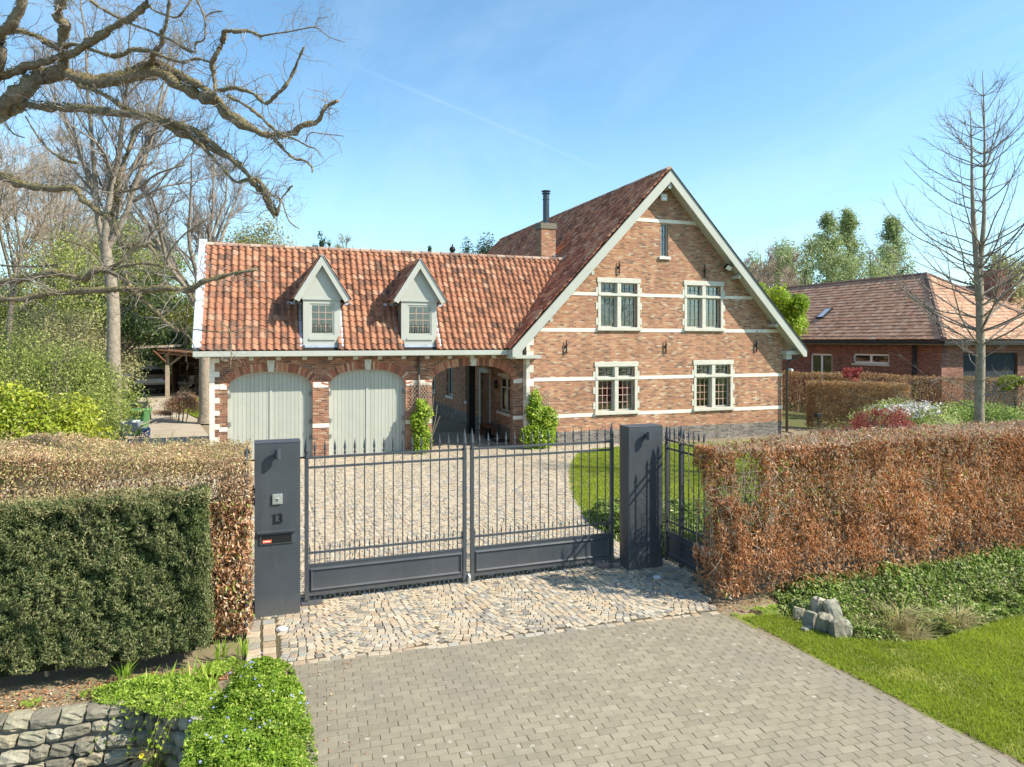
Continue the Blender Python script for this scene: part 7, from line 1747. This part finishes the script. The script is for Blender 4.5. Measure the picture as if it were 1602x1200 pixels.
# windows: position along the left wall from measured pixels
def on_left(px, py):
    X0 = bx - wi; rx = (px - CX) / FPX       # world-plane x = X0
    d = (X0 - CAM.x) / (rx * _c + _s); p_ = P(px, py, d); return float(p_[1]) - by, float(p_[2])
def on_front(px, py):
    x, z = wp(px, py, by - wi); return x - bx, z
wa = on_left(1268, 553); wb = on_left(1302, 553); wc_ = on_left(1334, 553); wd_ = on_left(1391, 570)
y1_, y0_ = wa[0], wb[0]; y3_, y2_ = wc_[0], wd_[0]
holesL = [rect(y0_, y1_, .9, wa[1]), rect(y2_, y3_, wd_[1], wc_[1])]
holed('wall', rect(-wi, yb_, -.3, 3.3), holesL, -wi, -wi + .3, M['brick_neighbour'], bung, 'x')
gd0, gd1 = on_front(1507, 553)[0], on_front(1592, 553)[0]; gz = on_front(1550, 552)[1]
holed('wall', rect(-wi + .302, wi, -.3, 3.3), [rect(gd0, gd1, .0, gz)], -wi, -wi + .3, M['brick_neighbour'], bung)
MB().box(wi - .3, wi, -wi + .302, yb_, -.3, 3.3).build('wall', M['brick_neighbour'], bung)
def nwin(a, b_, z0, z1, mid_):
    f = MB(); X = -wi
    f.box(X + .06, X + .14, a, b_, z0, z0 + .09); f.box(X + .06, X + .14, a, b_, z1 - .09, z1); f.box(X + .06, X + .14, a, a + .09, z0, z1); f.box(X + .06, X + .14, b_ - .09, b_, z0, z1); m_ = (a + b_) / 2; f.box(X + .05, X + .14, m_ - .06, m_ + .06, z0, z1)
    if mid_: f.box(X + .06, X + .13, a, b_, z0 + .75, z0 + .82)
    o = f.build('window', M['whiteplastic'], bung); MB().box(X + .09, X + .10, a + .05, b_ - .05, z0 + .05, z1 - .05).build('pane', M['glass'], o); MB().box(X + .35, X + .36, a, b_, z0, z1).build('curtain', M['curtain'] if mid_ else M['dark_room'], o)  # without mid_ no curtain: a near-black sheet, room shade put into its colour
    if not mid_: MB().box(X - .05, X + .055, a - .05, b_ + .05, z0 - .1, z0 - .002).build('sill', M['surround'], o)
nwin(y0_, y1_, .9, wa[1], True); nwin(y2_, y3_, wd_[1], wc_[1], False)
gdr = MB().box(gd0, gd1, -wi + .12, -wi + .16, 0, gz).build('garage_door', M['neighbour_door'], bung)
for k_ in range(5): MB().box(gd0 + .03, gd1 - .03, -wi + .10, -wi + .119, .1 + k_ * .5, .1 + k_ * .5 + .44).build('panel', M['neighbour_door'], gdr)
yp = on_left(1432, 560)[0]; MB().tube([(-wi - .08, yp, 3.3), (-wi - .08, yp, 0)], .09, 6).build('downpipe', M['iron'], bung)
# eaves, gutter
MB().box(-e, e, -e, -wi - .002, 3.30, 3.36).build('soffit', M['paint_dark'], bung); MB().box(-e, -wi - .002, -wi, yb_, 3.30, 3.36).build('soffit', M['paint_dark'], bung)
MB().box(-e - .1, e + .1, -e - .12, -e - .002, 3.36, 3.50).build('gutter', M['iron'], bung); MB().box(-e - .12, -e - .002, -e, yb_, 3.36, 3.50).build('gutter', M['iron'], bung)
rise = zr - ze; yr0 = 0
V = [(-e, -e, ze - .05), (e, -e, ze - .05), (e, yb_ + 2, ze - .05), (-e, yb_ + 2, ze - .05), (0, 0, zr - .05), (0, yb_ - 2.6, zr - .05)]
MB().add(V, [(0, 1, 4), (1, 2, 5, 4), (2, 3, 5), (3, 0, 4, 5), (0, 3, 2, 1)]).build('roof_deck', M['wood_dark'], bung)
def flat_tile():
    V = [(-.5, -.55, .24), (.5, -.55, .24), (.5, .5, 0), (-.5, .5, 0), (-.5, -.55, .0), (.5, -.55, .0)]
    return V, [(0, 1, 2, 3), (4, 5, 1, 0)]
FV, FF_ = flat_tile(); uh = math.hypot(e, rise)
rows = 20; hh = uh / rows
p_, r_, s_ = slope_tiles((-e - .02, yb_ + 2, ze), (0, -1, 0), (e / uh, 0, rise / uh), 95, rows, .25, hh, lambda p: (p[:, 1] + p[:, 0] * -1 > -99) & (p[:, 1] > p[:, 0] * 1.0 + .05 - 0) & ((yb_ + 2 - p[:, 1]) > (p[:, 0] + e)), .004)
scatter('roof_tile_field', FV, FF_, p_, r_, s_ * [1, 1, .35], M['tile_flat'], bung)['kind'] = 'stuff'
p_, r_, s_ = slope_tiles((-e, -e - .02, ze), (1, 0, 0), (0, e / uh, rise / uh), 37, rows, .25, hh, lambda p: (np.abs(p[:, 0]) < -p[:, 1] - .0), .004)
scatter('roof_tile_field', FV, FF_, p_, r_, s_ * [1, 1, .35], M['tile_flat'], bung)['kind'] = 'stuff'
def hipcap(a, b_, n, rad=.14):
    a = np.array(a, float); b_ = np.array(b_, float); o = MB()
    for k_ in range(n):
        q0 = a + (b_ - a) * k_ / n; q1 = a + (b_ - a) * (k_ + 1.08) / n; o.tube([tuple(q0), tuple(q1)], [rad, rad * .82], 7)
    o.build('hip_tiles', M['ridge_dark'], bung)['kind'] = 'stuff'
M['ridge_dark'] = plain('ridge_dark', (0.20, 0.13, 0.10), 0.85, 0.15, 0.35, 9, bump=0.005, bscale=30)
hipcap((-e, -e, ze), (0, 0, zr), 18); hipcap((e, -e, ze), (0, 0, zr), 18); hipcap((0, 0, zr), (0, yb_ - 2.6, zr), 36); hipcap((-e, yb_ + 2, ze), (0, yb_ - 2.6, zr), 18)
# wing to the right with its own ridge and the chimney
MB().box(wi + .002, 16, 1, 9, -.3, 3.3).build('wall', M['brick_neighbour'], bung)
zr2 = 6.9; V = [(0, 0.2, ze), (17, 0.2, ze), (17, 9.8, ze), (0, 9.8, ze), (2.4, 5, zr2), (12.5, 5, zr2)]
MB().add(V, [(0, 1, 5, 4), (1, 2, 5), (2, 3, 4, 5), (3, 0, 4), (0, 3, 2, 1)]).build('roof_deck', M['wood_dark'], bung)
uh2 = math.hypot(4.8, zr2 - ze)
p_, r_, s_ = slope_tiles((0, .18, ze), (1, 0, 0), (0, 4.8 / uh2, (zr2 - ze) / uh2), 68, 17, .25, uh2 / 17, lambda p: (17 - p[:, 0] > (p[:, 1] - .2) * .94) & (p[:, 0] > p[:, 1] * .4), .004)
scatter('roof_tile_field', FV, FF_, p_, r_, s_ * [1, 1, .35], M['tile_flat'], bung)['kind'] = 'stuff'
hipcap((2.4, 5, zr2), (12.5, 5, zr2), 30); hipcap((12.5, 5, zr2), (17, .2, ze), 18)
cx1, cz1 = wp(1545, 423, by + 4.2); cx2, _ = wp(1571, 423, by + 4.2)
MB().box(cx1 - bx, cx2 - bx, 3.6, 4.6, 5.5, cz1).build('chimney', M['brick_neighbour'], bung)
# roof window on the left slope
a_, b2 = on_left(1290, 490), None
yy0, yy1 = on_left(1292, 500)[0], on_left(1278, 500)[0]
def on_slope(px, py):
    lo, hi = -e, 0.0
    for _ in range(40):
        m_ = (lo + hi) / 2; rx = (px - CX) / FPX; d = (bx + m_ - CAM.x) / (rx * _c + _s); p_ = P(px, py, d)
        if p_[2] > ze + rise * (m_ + e) / e: lo = m_
        else: hi = m_
    return m_, float(p_[1]) - by, float(p_[2])
sa, sb_, sc_ = on_slope(1277, 500), on_slope(1289, 499), on_slope(1303, 484)
rwv = np.array([sa[0], sa[1], sa[2]]); u_ = unit(np.array([e, 0, rise])); Lr = abs(sc_[0] - sb_[0]) / u_[0]; nrm_ = np.array([-rise, 0, e]) / uh
y_a, y_b = min(sa[1], sb_[1]), max(sa[1], sb_[1])
def slab(x0, y0, y1, L, h0, h1, mat, nm, par):
    z0 = ze + rise * (x0 + e) / e; o = np.array([x0, 0, z0]); V = []
    for h in (h0, h1):
        for (l, y) in ((0, y0), (L, y0), (L, y1), (0, y1)): V.append(tuple(o + u_ * l + nrm_ * h + np.array([0, y, 0])))
    return MB().add(V, [(0, 1, 2, 3), (7, 6, 5, 4), (0, 1, 5, 4), (1, 2, 6, 5), (2, 3, 7, 6), (3, 0, 4, 7)]).build(nm, mat, par)
rw = slab(sa[0], y_a, y_b, Lr, .02, .14, M['iron'], 'roof_window', bung); slab(sa[0] + .05, y_a + .08, y_b - .08, Lr - .14, .141, .15, M['lead'], 'pane', rw)

# hedges of the garden on the right
def far_hedge(a, b_, h, th_, n, lab, size=.075, seed=3, mat=M['beech_far']):
    a = np.array(a[:2]); b_ = np.array(b_[:2]); L = np.linalg.norm(b_ - a); an = math.atan2(*(b_ - a)[::-1])
    t = tag(empty('beech_hedge', (a[0], a[1], 0), an), lab, 'hedge')
    p_, nn, tp = slab_points(n, 0, L, -th_ / 2, th_ / 2, .05, h, dict(F=1.2, T=1.0, L=1.5, Rt=1, B=.6), .30, .08, seed)
    r_ = np.clip(.5 * vnoise(p_, 1.8, 2) + .5 * rng.random(len(p_)), 0, 1)
    leaves('leaf_mass', p_, nn, size, .5, mat or M['beech'], t, .75, (0, 0, -1.3), r_)['kind'] = 'stuff'
    stems('stems', .1, L - .1, -th_ * .3, th_ * .3, h - .1, int(L * 3), t, .02, lean=.05)
far_hedge((15.6, 7.0), (22.0, -6.5), 2.0, .8, 24000, 'long clipped beech hedge along the bungalow', seed=6)
far_hedge((12.55, 1.1), (15.2, -1.3), 1.88, .9, 16000, 'short orange brown end of a clipped beech hedge right of the downpipe', seed=7)
leafy('rhododendron', 1440, 20.5, 1.98, 1.6, 'rounded rhododendron with white flowers, left of the bare larch', M['ivy'], 15000, .07, .1, .04, 22, 71, 'shrub', hollow=.55, small=.45)
leafy('rhododendron', 1545, 20.5, 1.92, 1.6, 'green rhododendron behind the larch trunk', M['ivy'], 13000, .07, .1, .04, 20, 72, 'shrub', hollow=.55, small=.45)
leafy('rhododendron', 1640, 19.5, 1.85, 1.5, 'green rhododendron at the right picture edge', M['ivy'], 9000, .07, .1, .04, 16, 73, 'shrub', hollow=.55, small=.45)
x, y = base_of(1436, 20.2); c_, r_ = crown_clumps(14, (-.25, 0, 1.45), (1.3, 1.0, .42), 5, -.1); p_, dd = blob_points(520, c_, r_, .6); o = leaves('rhododendron_flowers', p_ + [x, y, 0], dd + [0, 0, 1], .07, .9, M['white_petal'], None, .5); tag(o, 'white flower trusses on top of the left rhododendron', 'flowers', kind='stuff')
leafy('red_maple', 1372, 18.5, 1.85, 1.05, 'low dark red Japanese maple in front of the white flowering shrub', M['red_leaf'], 6500, .05, .5, .04, 16, 74, 'shrub', hollow=.2)
leafy('pink_shrub', 1340, 31, 2.35, .75, 'small pinkish red shrub above the far hedge', M['red_leaf'], 1700, .07, 1.4, .03, 9, 75, 'shrub', hollow=.2)
leafy('brown_shrub', 1295, 22.5, .75, .8, 'low brown shrub near the small garden lamp', M['brown_leaf'], 3000, .05, .05, .02, 12, 76, 'shrub', hollow=.2)
leafy('brown_shrub', 1335, 22.0, .85, .6, 'small greenish shrub beside the red maple', M['olive_leaf'], 2400, .05, .05, .02, 12, 77, 'shrub', hollow=.2)
leafy('yellow_shrub', 1590, 27, 2.15, .9, 'yellow green shrub top showing over the hedge at the right', M['yellow_leaf'], 2200, .07, 1.3, .03, 9, 78, 'shrub')
x, y = gp(1280, 674); t = tag(empty('garden_lamp', (x, y, 0)), 'small black lamp on a tripod beside the clipped hedge end', 'lamp')
MB().box(-.13, .13, -.08, .08, .52, .68).build('head', M['black'], t, bevel=.02); MB().tube([(0, 0, .5), (0, 0, .25)], .03, 8).build('pole', M['black'], t)
for k_ in range(3): a = k_ * 2.1; MB().tube([(0, 0, .36), (.16 * math.cos(a), .16 * math.sin(a), 0)], .014, 5).build('leg', M['black'], t)

# bare larch with two leaders
def larch():
    g = np.random.default_rng(77); b0 = P(1532, HY, 17.0); base = np.array([b0[0], b0[1], 0.0])
    t = tag(empty('larch_tree', tuple(base)), 'bare young larch with two leaders and upswept branches on the right', 'tree')
    A = [P(1531, 745, 17), P(1532, 640, 17), P(1534, 560, 17), P(1533, 480, 17), P(1533, 420, 17), P(1539, 350, 17), P(1540, 280, 17), P(1540, 200, 17), P(1537, 110, 17)]
    Bz = [P(1533, 470, 17), P(1529, 420, 17), P(1525, 370, 17), P(1521, 300, 17), P(1520, 230, 17), P(1518, 172, 17)]
    a1, r1 = catmull(A, [.15, .108, .10, .088, .07, .048, .033, .020, .006], 4); a2, r2 = catmull(Bz, [.10, .075, .06, .04, .022, .006], 4)
    a1 = a1 - base; a2 = a2 - base
    tm = MB(); tm.tube([tuple(q) for q in a1], [float(q) for q in r1], 12); tm.tube([tuple(q) for q in a2], [float(q) for q in r2], 8); tm.build('trunk', M['trunk'], t, smooth=True)
    sets = []
    def whorl(axis, z0, z1, n, maxl, droop_below):
        st = []; dr = []; ln = []
        zs = np.sort(z0 + (z1 - z0) * g.uniform(0, 1, n) ** 1.25)
        for i, z_ in enumerate(zs):
            k_ = np.argmin(abs(axis[:, 2] - z_)); st.append(axis[k_]); a = i * 2.4 + g.normal(0, .3)
            f = (z_ - z0) / (z1 - z0); up_ = -.25 + .5 * min(1, f * 3) if z_ < droop_below else .30
            dr.append((math.cos(a), math.sin(a), up_)); ln.append(maxl * (1 - f) ** .75 * g.uniform(.75, 1.1) + .25)
        return np.array(st), np.array(dr), np.array(ln)
    st, dr, ln = whorl(a1, 3.3, 9.7, 76, 3.6, 3.2); P1, R1 = grow(st, dr, ln, np.minimum(.024, .008 + ln * .0048), np.full(len(ln), .0035), 12, .07, .075, g)
    s2, d2_, l2 = whorl(a2, 4.6, 8.9, 26, 2.2, 0); P2, R2 = grow(s2, d2_, l2, np.full(len(l2), .013), np.full(len(l2), .0025), 8, .05, .08, g)
    s3, d3, l3 = whorl(a1, 1.3, 3.6, 26, 2.6, 9.0); P3, R3 = grow(s3, d3, l3 * .8 + .4, np.full(len(l3), .013), np.full(len(l3), .003), 9, .10, .035, g)
    for Pp, Rp, n_ in ((P1, R1, 13), (P2, R2, 9), (P3, R3, 8)):
        sets.append((Pp, Rp, 5)); s_, d_, q_, tt, _ = offshoots(Pp, Rp, n_, (.45, .95), .2, .98, g)
        Pq, Rq = grow(s_, d_ + [0, 0, .1], g.uniform(.15, .62, len(s_)), np.maximum(q_ * .5, .004), np.full(len(s_), .002), 4, .12, .06, g); sets.append((Pq, Rq, 3))
    obj('branches', tubes_mesh('branches', sets), M['larch_twig'], t, smooth=True)['kind'] = 'stuff'
larch()

# trees behind the bungalow
for (px, top, d, rx, sd), lb in zip(((1295, 332, 72, 3.1, 81), (1326, 328, 74, 2.7, 82), (1398, 336, 76, 3.0, 83)), ('leftmost of the tall pyramidal pale green trees behind the bungalow', 'middle one of the tall pyramidal trees behind the bungalow', 'pyramidal pale green tree standing apart on the right behind the bungalow')):
    x, y = base_of(px, d); h = float(P(px, top, d)[2]); g = np.random.default_rng(sd)
    t = tag(empty('pyramidal_tree', (x, y, 0)), lb, 'tree', 'pyramidal trees behind the bungalow')
    Pt, Rd = grow(np.zeros((1, 3)), np.array([[0, 0, 1.0]]), np.array([h]), np.array([.30]), np.array([.03]), 12, .01, .05, g)
    s_, d_, q_, tt, _ = offshoots(Pt, Rd, 130, (.8, 1.25), .15, .98, g); ln = rx * 1.75 * ((1.0 - tt) ** .85 * 1.05 + .05) * g.uniform(.7, 1.1, len(tt)); P2, R2 = grow(s_, d_, ln, np.minimum(q_ * .3, .05), np.full(len(tt), .012), 5, .1, .06, g)
    obj('trunk', tubes_mesh('trunk', [(Pt, Rd, 8), (P2, R2, 3)]), M['bark'], t, smooth=True)
    f = rng.random((130, 130)) ** .8 * 3.99; i = f.astype(int); fr_ = (f - i)[..., None]; rows_ = np.arange(130)[:, None]
    p_ = (P2[rows_, i] * (1 - fr_) + P2[rows_, i + 1] * fr_).reshape(-1, 3) + rng.normal(0, .26, (130 * 130, 3))
    leaves('crown', p_, p_ * 0 + [0, 0, 1.0], .21, .6, M['far_leaf'], t, .9)['kind'] = 'stuff'
leafy('green_maple', 1212, 34, 6.9, 1.9, 'bright lime green young tree above the right eave of the gable', M['lime_leaf'], 11000, .14, 3.0, .12, 22, 84, hollow=.3)
ol = [(1200, 60, 13.0, 3.4, 85), (1248, 62, 14.6, 3.2, 86), (1360, 66, 14.0, 3.4, 87), (1590, 46, 10.2, 3.4, 88), (1640, 50, 9.5, 3.4, 89)]
lbs = ['thin olive tree behind the lime green one', 'thin leafing tree left of the pyramidal trees', 'low green tree between the pyramidal trees', 'olive tree behind the bungalow chimney', 'olive tree at the right picture edge behind the bungalow']
for (px, d, h, rx, sd), lb in zip(ol, lbs): leafy('leafing_tree', px, d, h, rx, lb, M['far_leaf'] if sd != 88 else M['olive_leaf'], 8500, .20, 3, .18, 26, sd, group='thinly leafed trees behind the bungalow', hollow=.1, small=.3)
for (px, d, h, sd), lb in zip(((1180, 55, 11.8, 91), (1225, 58, 12.5, 92)), ('bare twiggy tree just right of the gable eave', 'bare twiggy tree between gable and pyramidal trees')): bare_tree('bare_tree', base_of(px, d), h, lb, .16, sd, 5, .35, .5, 9, 8, 6, .6, M['twig'], M['bark'], 'bare trees behind the bungalow', .014, .05)
# tips above the garage ridge
leafy('pine_tree', 742, 60, 13.7, 2.3, 'dark pine tip above the ridge beside the chimney pipe', M['dark_leaf'], 5000, .17, 6, .2, 14, 93, hollow=.2)
leafy('pine_tree', 768, 62, 13.3, 1.6, 'second dark pine tip touching the far end of the main roof', M['dark_leaf'], 3000, .17, 7, .2, 10, 94, hollow=.2)
leafy('pine_tree', 502, 60, 13.2, 1.1, 'small pine tip above the left dormer', M['dark_leaf'], 900, .17, 9, .15, 8, 95, hollow=.1)
leafy('pine_tree', 676, 62, 13.0, .8, 'tiny conifer tip left of the rear chimney', M['dark_leaf'], 500, .17, 9.5, .1, 6, 96, hollow=.1)
bare_tree('bare_tree', base_of(556, 60), 14.2, 'small bare tree crown above the ridge between the dormers', .12, 97, 5, .55, .5, 7, 6, 5, .4, M['twig_olive'], M['bark'], None, .014)
leafy('hedge_row', 1130, 48, 3, 6, 'x', M['dark_leaf'], 10, .1) if False else None
# distant tree belts close the view under the horizon
def belt(a0, a1, d, h, n, mat, lab, size):
    px = rng.uniform(a0, a1, n); dd = d * rng.uniform(.95, 1.15, n); p_ = np.stack([CAM.x + (px - CX) / FPX * dd * _c + dd * _s, CAM.y - (px - CX) / FPX * dd * _s + dd * _c, np.zeros(n)], 1)
    top = h * (.55 + .45 * vnoise(p_, .08, 5)) * (.85 + .3 * vnoise(p_, .35, 6)); p_[:, 2] = top * rng.random(n) ** .6
    o = leaves('tree_belt', p_, p_ * 0 + [0, -1, .5], size, .7, mat, None, .8); return tag(o, lab, 'woodland', kind='stuff')
belt(-500, 480, 85, 9.0, 42000, M['olive_leaf'], 'far olive brown woodland behind the left trees', .42)
belt(1150, 2200, 95, 8.5, 26000, M['far_leaf'], 'far green woodland behind the bungalow', .45)
